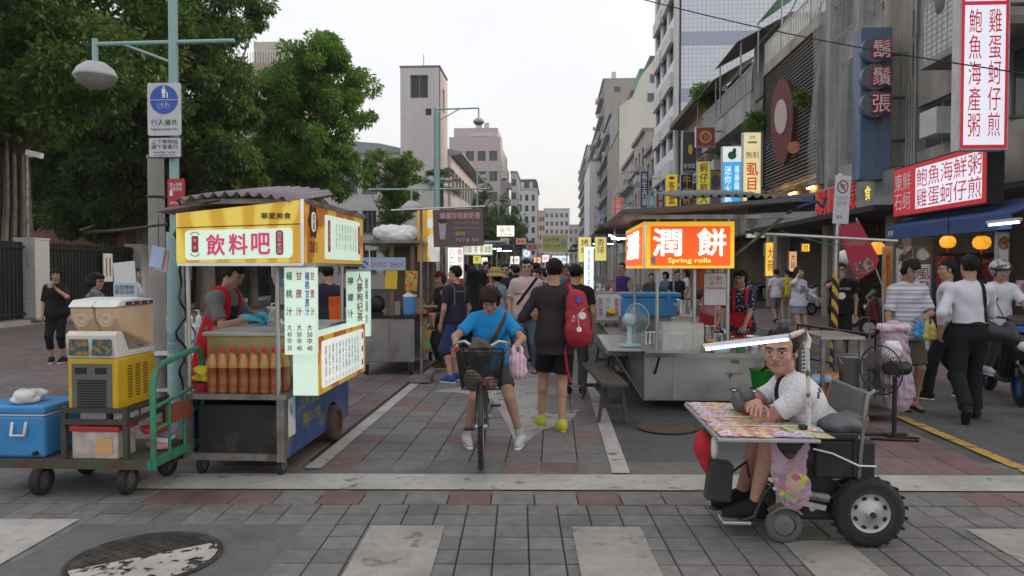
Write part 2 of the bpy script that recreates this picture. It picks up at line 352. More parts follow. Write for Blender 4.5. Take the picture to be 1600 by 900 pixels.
# lane between the white lines, then beyond the parts one stuff part
lp=tag(thing('lane_paving',None,None),kind='structure')
B().quad((-1.95,5.6,-.013),(.55,5.6,-.013),(.55,60,-.013),(-1.95,60,-.013)).mk('joint_bed',m_joint,lp)
rr=random.Random(3);pts=[]
for j in range(110):
    for i in range(8):
        k='r' if ((i*2+j)%9 in (0,1)and rr.random()<.75)or rr.random()<.05 else 'g'
        pts.append((-1.9+.15+i*.3,5.92+j*.3,k))
lay(lp,pts,.3,290)
lf=tag(thing('left_pavement',None,None),kind='structure')
B().quad((-15,5.0,-.0135),(-1.95,5.0,-.0135),(-1.95,60,-.0135),(-15,60,-.0135)).mk('joint_bed',m_joint,lf)
pts=[]
for j in range(75):
    for i in range(44):
        x,y=-2.05-.15-i*.3,5.93+j*.3
        if x<-.86*y-.8:continue
        pts.append((x,y,'p' if rr.random()<.62 else ('r' if rr.random()<.5 else 'g')))
lay(lf,pts,.3,280)
rp=tag(thing('right_pavement',None,None),kind='structure')
B().quad((2.6,5.5,-.0125),(3.6,5.5,-.0125),(3.6,40,-.0125),(2.6,40,-.0125)).mk('joint_bed',m_joint,rp)
B().quad((5.5,-2,-.0125),(12.4,-2,-.0125),(12.4,60,-.0125),(5.5,60,-.0125)).mk('joint_bed',m_joint,rp)
pts=[(2.78+i*.3,5.93+j*.3,'r' if rr.random()<.65 else 'p')for j in range(60)for i in range(3)]
pts+=[(5.7+i*.3,6.2+j*.3,'p' if rr.random()<.7 else 'r')for j in range(80)for i in range(22)]
lay(rp,[p for p in pts if p[0]<.78*p[1]+.3],.3,280)
# painted markings
def strip(name,pts4,m,z=.0055):
    return tag(B().add([(p[0],p[1],z)for p in pts4],[(0,1,2,3)]).mk(name,m),kind='structure')
def ql(u0,u1,v0,v1):return [Q(u0,v0),Q(u1,v0),Q(u1,v1),Q(u0,v1)]
strip('paving_band',ql(-4.6,5.5,-.30,.60),m_tile,-.005)
strip('stop_line_marking',ql(-3.1,4.2,-.20,.20),m_pw)
strip('lane_edge_marking',[(-1.99,5.75),(-1.86,5.75),(-1.86,16),(-1.99,16)],m_pw)
strip('lane_edge_marking',[(.46,5.75),(.60,5.75),(.60,14),(.46,14)],m_pw)
strip('yellow_line_marking',[(3.68,4.6),(3.80,4.6),(3.80,20),(3.68,20)],m_py)
for px0,px1,pyt in ((0,125,812),(580,695,822),(893,1000,824),(1221,1322,846),(1508,1640,828)):
    a,b_=G(px0,pyt),G(px1,pyt);u0,u1=(a-C0).dot(UX),(b_-C0).dot(UX);v1=(a-C0).dot(VY)
    strip('crosswalk_stripe_marking',ql(u0,u1,-2.6,v1),m_pw2 if px0 else m_pw)
# pale worn patch in the lane
pp=[G(x,y)for x,y in ((676,612),(735,603),(800,590),(838,575),(846,600),(838,640),(862,648),(905,640),(893,658),(850,672),(825,690),(806,697),(795,668),(770,625),(715,614))]
tag(B().add([(p.x,p.y,.004)for p in pp],[tuple(range(len(pp)))][::1]).mk('worn_cement_patch',paint('cement_patch',(.33,.315,.29),.58,.66,4)),kind='structure')
# manhole covers
def manhole(p,r,label,m,cracked):
    t=thing('manhole_cover',label,'manhole cover',(p.x,p.y,0),20)
    B().lathe([(r*1.0,.006),(r*.955,.010),(r*.945,.004),(r*.93,.004)],n=40).mk('rim',m,t)
    B().lathe([(r*.94,.003),(0.001,.003)],n=40).mk('lid',m,t)
    if cracked:
        b=B();k=r/9
        for i in range(-9,10):
            for j in range(-9,10):
                if (i+j)%2==0 and math.hypot(i,j)*k<r*.88:b.box((i*k,j*k,.005),(k*.8,k*.35,.006),(0,0,R(45 if i%2 else -45)))
        tag(b.mk('tread',m,t),kind='stuff')
    return t
m_iron=mat('cast_iron',(.045,.042,.04),.6,.4,var=.3,rgb2=(.12,.085,.06),f2=(.5,.7),s2=7)
strip('manhole_surround',ql(mhu-.78,mhu+.78,mhv-.62,mhv+.62),mat('patch_cement',(.125,.13,.124),.85,var=.2,scale=20,bump=.4,bscale=120,rgb2=(.09,.092,.09),f2=(.45,.7),s2=3),-.004)
M1=manhole(mh,.40,'round iron manhole cover half filled with white cement',m_iron,True)
bb=B();bb.add([(.37*math.cos(R(a)),.37*math.sin(R(a)),.009)for a in range(-165,25,8)],[tuple(range(24))]);bb.mk('paint_smear',paint('manhole_paint',(.44,.42,.39),.52,.58,9),M1)
manhole(G(1042,668),.30,'rusty round manhole cover under the spring roll cart',mat('rusty_iron',(.10,.072,.05),.8,var=.3),False)
lk=G(25,506);
tag(B().bx(-16.3,-14.9,14,60,-.02,.14).mk('kerb',m_conc),kind='structure')

# ------------------------------------------------------------ left: wall, fences, trees
XW=G(52,506).x
def pillar(Y,label):
    t=thing('gate_pillar',label,'pillar',(XW,Y,.12),0,'granite pillars of the school fence')
    box('shaft',m_granite,t,(0,0,1.16),(.62,.62,2.3),None,.01);box('cap',m_granite,t,(0,0,2.34),(.66,.66,.06),None,.01);box('plinth',m_conc,t,(0,0,.04),(.7,.7,.08))
ys=[G(52,506).y,26.0,31.0,37.]
pillar(ys[0],'granite fence pillar nearest the camera, left of the woman in black');pillar(ys[1],'granite fence pillar to the right of the woman in black');
m_fence=mat('black_fence',(.006,.008,.008),.6)
def fence(y0,y1,label):
    t=thing('fence',label,'fence',(XW,y0,.12),0,'black metal fences of the school')
    L=y1-y0;box('backing_sheet',m_fence,t,(-.06,L/2,1.15),(.015,L,2.2));box('rail',m_black,t,(0,L/2,.2),(.05,L,.06));box('rail',m_black,t,(0,L/2,2.1),(.05,L,.06))
    me=B().box((0,0,0),(.03,.03,2.2)).me('bar');me.materials.append(m_black)
    for i in range(int(L/.16)):meshobj('bar',me,None,t,(.02,.1+i*.16,1.15))
fence(14,ys[0]-.32,'black bar fence at the left edge of the picture')
fence(ys[0]+.32,ys[1]-.32,'black bar fence behind the woman in black');fence(ys[1]+.32,40,'black bar fence behind the drink cart')
def gatepanel(Yp,label):
    t=thing('letter_panel',label,'panel',(XW+.1,Yp,.12+1.1),0,'cream panels on the fence')
    mm=mat('cream_panel',(.62,.60,.52),.6)
    box('panel',mm,t,(0,0,.42),(.05,.5,.95),None,.006)
    for q in (-.1,.1):box('slot',m_steeld,t,(.027,q,.44),(.004,.07,.62))
gatepanel(W(122,415,24.).y,'cream slotted panel on the black fence between the pillars');gatepanel(29.5,'cream slotted panel on the black fence behind the white pump table')

def leafmat(name,c,c2,tr=.35):
    m=bpy.data.materials.new(name);m.use_nodes=True;n=m.node_tree.nodes;l=m.node_tree.links;p=n['Principled BSDF'];out=n['Material Output']
    tc=n.new('ShaderNodeTexCoord');no=n.new('ShaderNodeTexNoise');no.inputs['Scale'].default_value=1.1;no.inputs['Detail'].default_value=9;no.inputs['Roughness'].default_value=.8;l.new(tc.outputs['Object'],no.inputs['Vector'])
    cr=n.new('ShaderNodeValToRGB');cr.color_ramp.elements[0].position=.36;cr.color_ramp.elements[0].color=(*c,1);cr.color_ramp.elements[1].position=.64;cr.color_ramp.elements[1].color=(*c2,1);ge=n.new('ShaderNodeNewGeometry');ma=n.new('ShaderNodeMath');ma.operation='MULTIPLY_ADD';l.new(ge.outputs['Random Per Island'],ma.inputs[0]);ma.inputs[1].default_value=.34;l.new(no.outputs['Fac'],ma.inputs[2]);ms_=n.new('ShaderNodeMath');ms_.operation='SUBTRACT';l.new(ma.outputs[0],ms_.inputs[0]);ms_.inputs[1].default_value=.17;l.new(ms_.outputs[0],cr.inputs[0])
    l.new(cr.outputs[0],p.inputs['Base Color']);p.inputs['Roughness'].default_value=.42
    tl=n.new('ShaderNodeBsdfTranslucent');l.new(cr.outputs[0],tl.inputs[0]);mx=n.new('ShaderNodeMixShader');mx.inputs[0].default_value=tr;l.new(p.outputs[0],mx.inputs[1]);l.new(tl.outputs[0],mx.inputs[2]);l.new(mx.outputs[0],out.inputs[0])
    return m
lm_dark=leafmat('leaf_dark',(.045,.10,.018),(.14,.22,.04),.5);lm_mid=leafmat('leaf_mid',(.075,.175,.025),(.18,.33,.05),.5);lm_lite=leafmat('leaf_light',(.10,.20,.03),(.20,.32,.06),.5);lm_far=leafmat('leaf_far',(.06,.12,.035),(.12,.19,.05),.4)
m_bark=mat('bark',(.11,.09,.072),.95,var=.4,scale=5,bump=1.,bscale=14,rgb2=(.22,.19,.16),f2=(.5,.7),s2=2,streak=.2)
rng=np.random.default_rng(5)
def leaves(cen,rad,n,L,droop=.3):
    "leaf quads for clumps: centres cen (k,3), clump radii rad (k,)"
    k=len(cen);idx=rng.integers(0,k,n);d=rng.normal(size=(n,3));d/=np.linalg.norm(d,axis=1)[:,None]
    p=cen[idx]+d*(rad[idx]*rng.random(n)**.45)[:,None]*np.array([1,1,.7])
    ax=d*.9+rng.normal(size=(n,3))*.6;ax[:,2]-=droop;ax/=np.linalg.norm(ax,axis=1)[:,None]
    up=rng.normal(size=(n,3))*.55+np.array([0,0,1.]);sd=np.cross(ax,up);sd/=np.linalg.norm(sd,axis=1)[:,None]+1e-9
    l_=(L*rng.uniform(.5,1.45,n))[:,None];w_=l_*.24
    nrm=np.cross(sd,ax)
    V=np.stack([p,p+ax*l_*.45+sd*w_+nrm*l_*.06,p+ax*l_-nrm*l_*.08,p+ax*l_*.45-sd*w_+nrm*l_*.06],1).reshape(-1,3)
    return V,np.arange(n*4).reshape(-1,4)
def tree(name,label,base,lobes,n,L,m,r0,trunk_h,clump=.55,nclump=70,droop=.3,group='trees along the left side',lean=(0,0),fill=.25):
    t=thing(name,label,'tree',base,0,group);cs=[]
    tot=sum(l[1][0]*l[1][1]+l[1][0]*l[1][2]for l in lobes)
    for c,r in lobes:
        q=int(nclump*(r[0]*r[1]+r[0]*r[2])/tot)+2;d=rng.normal(size=(q,3));d/=np.linalg.norm(d,axis=1)[:,None]
        rr_=np.where(rng.random(q)<fill,rng.uniform(.2,.8,q),rng.uniform(.72,1.08,q));cs.append(np.array(c)+d*rr_[:,None]*np.array(r))
    cen=np.concatenate(cs);rad=rng.uniform(.55,1.25,len(cen))*clump
    V,F=leaves(cen,rad,n,L,droop);meshobj('crown',fastmesh('crown',V,F),m,t)
    b=B();top=V3((lean[0],lean[1],trunk_h));pts_=[V3((0,0,-.1)),V3((lean[0]*.15+rnd.uniform(-.1,.1)*r0,0,trunk_h*.3)),V3((lean[0]*.5,lean[1]*.5,trunk_h*.65)),top]
    b.tube(pts_,[r0*1.35,r0*1.0,r0*.85,r0*.7],12)
    for i in rng.choice(len(cen),min(26,len(cen)),replace=False):
        c=V3(cen[i]);st=pts_[2].lerp(top,rnd.random());md=st.lerp(c,.5)+V3((rnd.uniform(-.3,.3),rnd.uniform(-.3,.3),rnd.uniform(.1,.5)))
        b.tube([st,md,c],[r0*rnd.uniform(.22,.42),r0*.16,r0*.05],6)
    b.mk('trunk',m_bark,t)
    return t
# banyan whose trunk stands at the left edge
bp=W(12,340,22.6)
bt=tree('banyan_tree','huge banyan with thick ridged trunk at the left edge',(bp.x,22.6,0),[((-1,-1.2,9.2),(4.6,4.0,3.6)),((3.2,-2.6,8.6),(2.9,2.8,2.6)),((1.5,-4.5,9.6),(3.,2.6,2.2)),((5.2,-1.5,10.3),(2.4,2.4,2.2)),((1.0,-4.0,6.6),(3.2,2.2,2.0)),((-1.5,-3.5,7.2),(2.5,2,2.2)),((4.8,-3.2,7.0),(2.4,2.2,1.9))],105000,.18,lm_dark,.55,7.6,.7,270)
rb=B()
for i in range(16):
    a=i*.39;r_=.62+.08*math.sin(i*3.1);rb.tube([(r_*1.35*math.cos(a),r_*1.35*math.sin(a),-.05),(r_*1.02*math.cos(a+.1),r_*1.02*math.sin(a+.1),1.5),(r_*.9*math.cos(a+.25),r_*.9*math.sin(a+.25),3.6),(r_*.85*math.cos(a+.3),r_*.85*math.sin(a+.3),5.6)],[.16,.10,.09,.06],6)
rb.mk('aerial_root',m_bark,bt)
tree('shade_tree','dark drooping tree behind the blue bicycle sign pole',(W(300,400,26).x,27,0),[((0,0,10.6),(2.3,2.2,2.6)),((.2,-.6,7.2),(1.9,2.0,2.3)),((-1.8,0,8.8),(2.0,2.0,2.4)),((.3,0,4.9),(1.6,1.6,1.6)),((-2.6,-.5,6.2),(2.0,1.8,2.0))],80000,.18,lm_dark,.3,6.5,.6,220,.6)
tree('shade_tree','dark understorey tree above the granite pillars',(W(150,400,28).x,29,0),[((0,0,5.6),(2.9,2.2,2.3)),((-2.5,0,6.6),(2.2,2.,2.2)),((2.4,-1,4.6),(1.7,1.6,1.6)),((1.0,-2.,7.6),(2.,1.6,1.5)),((0,-1.5,3.9),(2.4,1.4,1.2))],66000,.18,lm_dark,.28,4.0,.6,190)
tb=W(470,400,33)
tree('round_tree','big round bright green tree right of the dark trees',(tb.x,33,0),[((0.9,0,9.2),(2.3,2.3,2.8)),((-1.3,-.4,8.3),(2.1,2.1,2.1)),((1.2,-.7,6.2),(2.1,2.1,1.7)),((-.9,-.6,5.4),(2.0,2.0,1.6)),((1.0,0,10.9),(1.2,1.2,1.1))],90000,.18,lm_mid,.24,5.0,.5,300,.15)
tree('shade_tree','small dark tree under the round green tree',(W(395,400,31).x,31,0),[((0,0,4.4),(2.4,2,1.9)),((1.9,0,3.6),(1.4,1.4,1.2))],30000,.18,lm_dark,.18,2.6,.55,100)
ts=W(612,400,40)
tree('slender_tree','slender light green tree in front of the grey school tower',(ts.x,40,0),[((-.45,0,6.9),(.95,.9,1.2)),((.75,0,6.6),(.85,.9,1.35)),((.25,0,5.2),(.9,.8,.9)),((.1,0,3.3),(.75,.7,1.3))],17000,.16,lm_lite,.12,5.0,.35,90,.2)
for i,(px,Y,hh,lb)in enumerate([(770,76,10.2,'wide tree beyond the palm and the school wing'),(745,64,6.2,'low tree beyond the palm beside the school wing'),(787,92,8.8,'farthest tree in the row on the left')]):
    q=W(px,400,Y);tree('street_tree',lb,(q.x,Y,0),[((0,0,hh*.72),(2.6,2.4,hh*.26)),((1.3,-.5,hh*.5),(2.2,2.2,hh*.22)),((-1.6,0,hh*.5),(2.,2.,hh*.2))],13000,.26,lm_far,.2,hh*.45,.7,80)
# palm
pb=W(690,400,47);pt=thing('palm_tree','fan palm beside the grey school tower','tree',(pb.x,47,0),0,'trees along the left side')
B().tube([(0,0,-.1),(.1,0,2),(.02,0,4.6),(0,0,7.0)],[.2,.15,.14,.12],10).mk('trunk',m_bark,pt)
fm=leafmat('palm_leaf',(.07,.11,.05),(.14,.19,.09))
for i in range(26):
    a=i*2.4;el=rnd.uniform(-.5,1.1);b=B();d=V3((math.cos(a)*math.cos(el),math.sin(a)*math.cos(el),math.sin(el)));st=V3((0,0,7.0));e=st+d*.75;b.tube([st,e],.018,4);s_=d.cross(V3((0,0,1))).normalized();up=s_.cross(d)
    for k in range(-7,8):
        an=k*.17;q=d*math.cos(an)+s_*math.sin(an);tip=e+q*.85-V3((0,0,.22+.2*rnd.random()));wv_=q.cross(up).normalized()*.035;md=e+q*.5;b.add([e,md+wv_,tip,md-wv_],[(0,1,2,3)])
    b.mk('frond',fm,pt)

# ------------------------------------------------------------ left: buildings
m_gconc=mat('school_concrete',(.60,.575,.56),.85,var=.08,scale=2,rgb2=(.50,.48,.465),f2=(.5,.8),s2=.25,streak=.15)
m_gconcw=mat('school_sunward_side',(.60,.54,.49),.85,var=.08,scale=2)  # same concrete, with the sun's warmth on street-facing sides put into the colour
m_roofg=mat('roof_metal',(.30,.32,.335),.6,.1)
XS=-8.0
tw=thing('school_tower','grey concrete stair tower with square openings beside the street','building',(0,0,0))
tl_,tr_=W(626,300,55).x,W(687,300,55).x;th_=W(640,107,55).z
tS=tr_-tl_
facade(tw,(tl_,55,0),(1,0,0),(0,-1,0),tS,th_,[(.75,2.1,th_-2.2,th_-.5),(1.9,2.35,th_-3.5,th_-3.0)],m_gconc,.35,glass=mat('tower_opening',(.05,.055,.055),.6))
facade(tw,(tr_,55.002,0),(0,1,0),(1,0,0),4.2,th_-.002,[(1.7,2.6,th_-2.9,th_-1.1)],m_gconcw,.35)
bxx('core',m_gconc,tw,tl_+.36,tr_-.36,55.4,59.2,0,th_-.3);bxx('roof',m_gconc,tw,tl_+.05,tr_-.05,55.05,59.2,th_,th_+.12);bxx('cornice',m_conc,tw,tl_-.06,tr_+.06,54.94,59.2,th_+.12,th_+.2)
B().cyl((tl_+1.6,56,th_),(tl_+1.6,56,th_+1.3),.03,n=6).mk('antenna',m_steeld,tw)
sw=thing('school_wing','long grey school wing with arcaded galleries behind the stair tower','building')
hW=11.4;wl=W(700,300,55).x
cols=[]
for i in range(9):
    for z0 in (.8,3.9,7.0):cols.append((.5+i*2.2,.5+i*2.2+1.75,z0+.9,z0+2.7))
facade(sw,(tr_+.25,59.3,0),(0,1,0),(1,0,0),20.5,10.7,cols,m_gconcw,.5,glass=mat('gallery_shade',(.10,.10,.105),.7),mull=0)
B().prism([(-.35,10.7),(.9,10.9),(.9,11.05),(-3.5,12.0),(-3.5,11.8)],(tr_+.25,59.4,0),(1,0,0),(0,0,1),(0,20.3,0)).mk('roof',m_roofg,sw)
bxx('core',m_gconc,sw,tr_-4.5,tr_-.3,59.5,79.5,0,10.6)
sf=thing('school_front_block','grey school block with dark square windows left of the tower','building')
fl=W(380,300,57).x;FW=tl_-fl
wz=[(FW-1.75-3.7*i,FW-.15-3.7*i,z0,z0+1.75)for i in range(4)for z0 in (1.3,4.4,7.55)]+[(FW-3.45-3.7*i,FW-2.35-3.7*i,z0,z0+1.75)for i in range(4)for z0 in (1.3,4.4,7.55)]
facade(sf,(fl,57,0),(1,0,0),(0,-1,0),FW,10.6,wz,m_gconc,.4,mull=2,sill=m_conc)
bxx('core',m_gconc,sf,fl,tl_,57.6,66,0,10.5);bxx('cornice',m_roofg,sf,fl,tl_-.05,56.8,57.6,10.6,10.8)
B().prism([(-.4,10.8),(FW,10.8),(FW,11.0),(FW-2.2,11.5),(FW-4.5,11.7),(-.4,11.7)],(fl,57.7,0),(1,0,0),(0,0,1),(0,7,0)).mk('roof',m_roofg,sf)
m_brick=mat('brick_red',(.26,.12,.08),.85,var=.2,scale=8);m_cream=mat('cream_plaster',(.42,.37,.29),.85,var=.1,rgb2=(.3,.26,.2),f2=(.5,.75),s2=.6,streak=.3)
oh=thing('old_school_house','low brick and cream schoolhouse half hidden behind the dark trees','building')
facade(oh,(-17.2,30,0),(0,1,0),(1,0,0),22,6.5,[(1+i*2.6,2.7+i*2.6,z0,z0+1.6)for i in range(8)for z0 in (1.1,4.2)],m_cream,.3);facade(oh,(-28,30.004,0),(1,0,0),(0,-1,0),10.7,6.5,[(1+i*2.6,2.7+i*2.6,z0,z0+1.6)for i in range(3)for z0 in (1.1,4.2)],m_brick,.3)
bxx('core',m_cream,oh,-28,-17.6,30.4,52,0,6.4);B().prism([(-5.8,0),(5.8,0),(0,2.2)],(-22.6,29.7,6.5),(1,0,0),(0,0,1),(0,22.5,0)).mk('roof',m_brick,oh)
ab=thing('apartment_block','beige rooftop block with a railing above the round tree','building')
ax0,ax1=W(330,100,60).x,W(448,100,60).x;az=W(420,62,60).z
facade(ab,(ax0,60,0),(1,0,0),(0,-1,0),ax1-ax0,az-1.9,grid(.5,ax1-ax0-.3,3,1.1,3,3.2,4,1.4),mat('pink_stone',(.40,.30,.24),.8),.3);bxx('core',m_cream,ab,ax0,ax1,60.5,70,0,az-2);bxx('penthouse',mat('cream_wall_light',(.52,.5,.42),.8),ab,ax0+3.0,ax1-.2,61.5,70,az-1.9,az+.3)
me=B().cyl((0,0,0),(0,0,.9),.025,n=5).me('railing_bar');me.materials.append(m_black)
for i in range(26):meshobj('railing_bar',me,None,ab,(ax0+.2+i*.22,60.1,az-1.9))
pk=thing('apartment_tower','stepped pink apartment tower beyond the school wing','building');Yp=112
m_pink=mat('pink_tile',(.53,.455,.455),.8,var=.06,rgb2=(.45,.385,.385),f2=(.5,.8),s2=.2)
xa,xb,xc=W(702,300,Yp).x,W(782,300,Yp).x,W(800,300,Yp).x;zt=W(740,198,Yp).z;zm=W(740,214,Yp).z;zl=W(790,240,Yp).z
facade(pk,(xa,Yp,0),(1,0,0),(0,-1,0),xb-xa,zm,grid(.5,xb-xa-.2,4,1.25,2.5,3.1,6,1.5),m_pink,.3,mull=1);facade(pk,(xb,Yp+.004,0),(0,1,0),(1,0,0),22,zl,grid(.4,21,7,1.6,2.0,3.1,5,1.6),m_pink,.3)
bxx('core',m_pink,pk,xa+.1,xb-.35,Yp+.4,Yp+22,0,zm-.2);bxx('penthouse',m_pink,pk,xa+.6,xb-.5,Yp+1,Yp+12,zm-.2,zt);bxx('penthouse_band',m_wmet,pk,xa+3.2,xb-1,Yp+.9,Yp+1.02,zm+.3,zm+.75)
for k in range(2):B().cyl((xa+4.2+k*1.4,Yp+3,zt),(xa+4.2+k*1.4,Yp+3,zt+1.1),.5).mk('water_tank',m_steel,pk)
for k in range(6):bxx('balcony',m_pink,pk,xb+.002,xb+.8,Yp+2+k*3.2,Yp+4.2+k*3.2,3.0+(k%5)*3.1,4.0+(k%5)*3.1)
for k in range(4):bxx('air_conditioner',m_wmet,pk,xa+1.2+k*1.9,xa+1.9+k*1.9,Yp-.4,Yp-.002,9.2+(k%3)*3.1,9.7+(k%3)*3.1)
ms=thing('mansard_building','white corner building with dark rounded mansard roof far down the street','building');Ym=205
xa,xb=W(806,300,Ym).x,W(840,300,Ym).x;z1=W(820,296,Ym).z;z2=W(820,280,Ym).z;m_wst=mat('white_stone',(.68,.66,.63),.8)
facade(ms,(xa,Ym,0),(1,0,0),(0,-1,0),xb-xa,z1,grid(.3,xb-xa-.3,3,.9,2.5,3.0,7,1.7),m_wst,.3,mull=0);bxx('core',m_wst,ms,xa,xb-.1,Ym+.4,Ym+16,0,z1-.1);bxx('cornice',m_wst,ms,xa-.2,xb+.3,Ym-.3,Ym+16,z1,z1+.3)
w_=xb-xa;B().prism([(-.1,.3),(w_+.1,.3),(w_,(z2-z1)*.7),(w_-.5,z2-z1),(.5,z2-z1),(0,(z2-z1)*.7)],(xa,Ym,z1),(1,0,0),(0,0,1),(0,15,0)).mk('roof',mat('slate',(.09,.11,.13),.6),ms)
for k in range(2):box('dormer_window',m_wst,ms,(xa+w_*(.3+.4*k),Ym-.1,z1+1.2),(.9,.5,1.5))
def farblock(label,px0,px1,pyt,Y,m,nu,nz,ww,depth=18,side=None,gl=m_glass,name='apartment_block',z0=2.5):
    b=thing(name,label,'building');xa,xb=W(px0,300,Y).x,W(px1,300,Y).x;H=W((px0+px1)/2,pyt,Y).z;dz=(H-z0)/nz
    facade(b,(xa,Y,0),(1,0,0),(0,-1,0),xb-xa,H,grid(.2,xb-xa-.2,nu,ww,z0,dz,nz,dz*.52),m,.25,mull=1,glass=gl)
    bxx('core',m,b,xa+.1,xb-.1,Y+.3,Y+depth,0,H-.1);bxx('parapet',m_conc,b,xa-.1,xb+.1,Y-.1,Y+depth,H,H+.4)
    if side:
        if side>0:facade(b,(xb,Y+.26,0),(0,1,0),(1,0,0),depth,H-.01,grid(.3,depth-.3,max(2,int(depth/4)),1.6,z0,dz,nz,dz*.5),m,.25,glass=gl)
        else:facade(b,(xa,Y+depth,0),(0,-1,0),(-1,0,0),depth-.26,H-.01,grid(.3,depth-.6,max(2,int(depth/4)),1.6,z0,dz,nz,dz*.5),m,.25,glass=gl)
    return b
m_fb=mat('far_grey',(.48,.48,.49),.85,var=.1);m_fo=mat('far_orange',(.50,.38,.30),.85);m_fw=mat('far_white',(.72,.73,.75),.85);m_fbr=mat('far_brown',(.34,.315,.30),.85,var=.15)
farblock('narrow grey block between pink tower and mansard building',798,808,270,170,m_fb,1,7,1.0)
farblock('small block with orange roof level far down the street',838,852,332,300,m_fo,3,6,.8)
farblock('grey block closing the view down the street',850,890,327,330,m_fb,5,7,1.2)
farblock('dark block right of the street end',888,912,352,380,m_fbr,3,5,1.2)
farblock('pale block behind the end of the street',815,850,330,420,m_fw,4,7,1.3)
# ------------------------------------------------------------ signs
def emat(name,c,e=.8):return mat('lit_'+name,c,.4,var=.04,scale=2,emit=e)
k_red=mat('ink_red',(.50,.03,.05),.5,var=.03);k_dred=mat('ink_dark_red',(.30,.02,.03),.5,var=.03);k_grn=mat('ink_green',(.03,.20,.10),.5,var=.03);k_blk=mat('ink_black',(.02,.02,.022),.5,var=.03);k_blu=mat('ink_blue',(.03,.06,.45),.5,var=.03);k_wht=mat('ink_white',(.80,.80,.78),.5,var=.03);k_yel=mat('ink_yellow',(.75,.52,.05),.5,var=.03);k_pnk=mat('ink_pink',(.65,.10,.22),.5,var=.03);k_gry=mat('ink_grey',(.25,.26,.27),.5,var=.03);k_org=mat('ink_orange',(.75,.25,.03),.5,var=.03)
e_wht=emat('lettering_white',(.95,.93,.88),.7);e_yel=emat('lettering_yellow',(1,.75,.12),.9);e_red=emat('lettering_red',(.62,.03,.03),.2)
k_redl=emat('ink_red',(.55,.02,.035),.30);k_pnkl=emat('ink_pink',(.62,.06,.16),.28)
NRM={'F':V3((0,-1,0)),'L':V3((-1,0,0)),'R':V3((1,0,0))};UU={'F':V3((1,0,0)),'L':V3((0,-1,0)),'R':V3((0,1,0))}
def sign(label,c,w,h,d,face,fm,texts=(),frame=m_alu,name='shop_sign',cat='sign',group=None,both=False,border=.03,fw=None,brackets=None,rz=0.):
    "box sign: cabinet, face panel, lettering"
    t=thing(name,label,cat,c,rz,group);n,u=NRM[face],UU[face];z=V3((0,0,1))
    B().prism([(-w/2,-h/2),(w/2,-h/2),(w/2,h/2),(-w/2,h/2)],-n*0,u,z,-n*d).mk('cabinet',frame,t)
    for s_ in ((1,0),(1,d))[:2 if both else 1]:
        o=B().prism([(-w/2+border,-h/2+border),(w/2-border,-h/2+border),(w/2-border,h/2-border),(-w/2+border,h/2-border)],n*.001 if not s_[1]else -n*(d+.001),u,z,n*.008 if not s_[1]else -n*.008).mk('face_panel',fm,t)
    for q in texts:
        body,m,du,dv,tw_,th2=q[:6];lay_=q[6]if len(q)>6 else .016
        p=u*du+z*dv+n*lay_
        if body.startswith('#'): # plain painted panel
            B().prism([(-tw_/2,-th2/2),(tw_/2,-th2/2),(tw_/2,th2/2),(-tw_/2,th2/2)],p-n*.002,u,z,n*.002).mk(body[1:],m,t)
        elif body.startswith('@'): # round painted emblem
            B().prism([(tw_/2*math.cos(k*.3142),th2/2*math.sin(k*.3142))for k in range(20)],p-n*.002,u,z,n*.002).mk(body[1:],m,t)
        else:txt(t,body,m,p,tw_,th2,face,q[7]if len(q)>7 else .012)
    if brackets:
        for bz in brackets:B().cyl(u*(w/2)+z*bz-n*d/2,u*(w/2+.7)+z*bz-n*d/2,.035,n=6).mk('bracket',m_steeld,t)
    return t
XR=9.0
m_old=mat('old_plaster',(.40,.365,.325),.9,var=.18,scale=2,rgb2=(.22,.2,.18),f2=(.45,.7),s2=.9,streak=.22)
m_oldg=mat('old_grey_tile',(.38,.385,.38),.85,var=.15,scale=2,rgb2=(.20,.2,.2),f2=(.45,.75),s2=.8,streak=.2)
m_brn=mat('brown_wood',(.16,.085,.045),.8,var=.2);m_fasc=mat('grey_fascia',(.29,.31,.31),.7,var=.12,rgb2=(.19,.2,.2),f2=(.5,.75),s2=1,streak=.3)
m_bluegrey=mat('bluegrey_metal',(.14,.20,.25),.6,var=.12,rgb2=(.08,.11,.13),f2=(.5,.8),s2=1.5,streak=.3)
m_grille=mat('grille_white',(.58,.565,.54),.7,var=.15)
L=V3((-1,0,0));US=V3((0,-1,0))
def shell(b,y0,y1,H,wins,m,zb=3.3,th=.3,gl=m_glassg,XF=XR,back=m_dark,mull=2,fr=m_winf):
    "street-side upper storeys on the right over an open arcade"
    facade(b,(XF,y1,zb),US,L,y1-y0,H-zb,[(y1-q[1],y1-q[0],q[2]-zb,q[3]-zb)for q in wins],m,th,glass=gl,mull=mull,frame=fr)
    bxx('core',m,b,XF+th+.02,XF+9,y0+.31,y1-.002,zb+.05,H-.05)
    bxx('end_wall',m,b,XF+.301,XF+9,y0,y0+.3,0,H);bxx('roof',m_conc,b,XF-.1,XF+9,y0+.002,y1-.002,H,H+.15)
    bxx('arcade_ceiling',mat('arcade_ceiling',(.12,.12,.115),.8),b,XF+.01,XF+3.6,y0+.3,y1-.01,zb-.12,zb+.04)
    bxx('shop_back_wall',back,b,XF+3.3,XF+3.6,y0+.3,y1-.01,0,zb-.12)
    for yy in (y0+.32,y1-.6):bxx('arcade_column',m_old,b,XF+.02,XF+.55,yy,yy+.5,0,zb-.12)
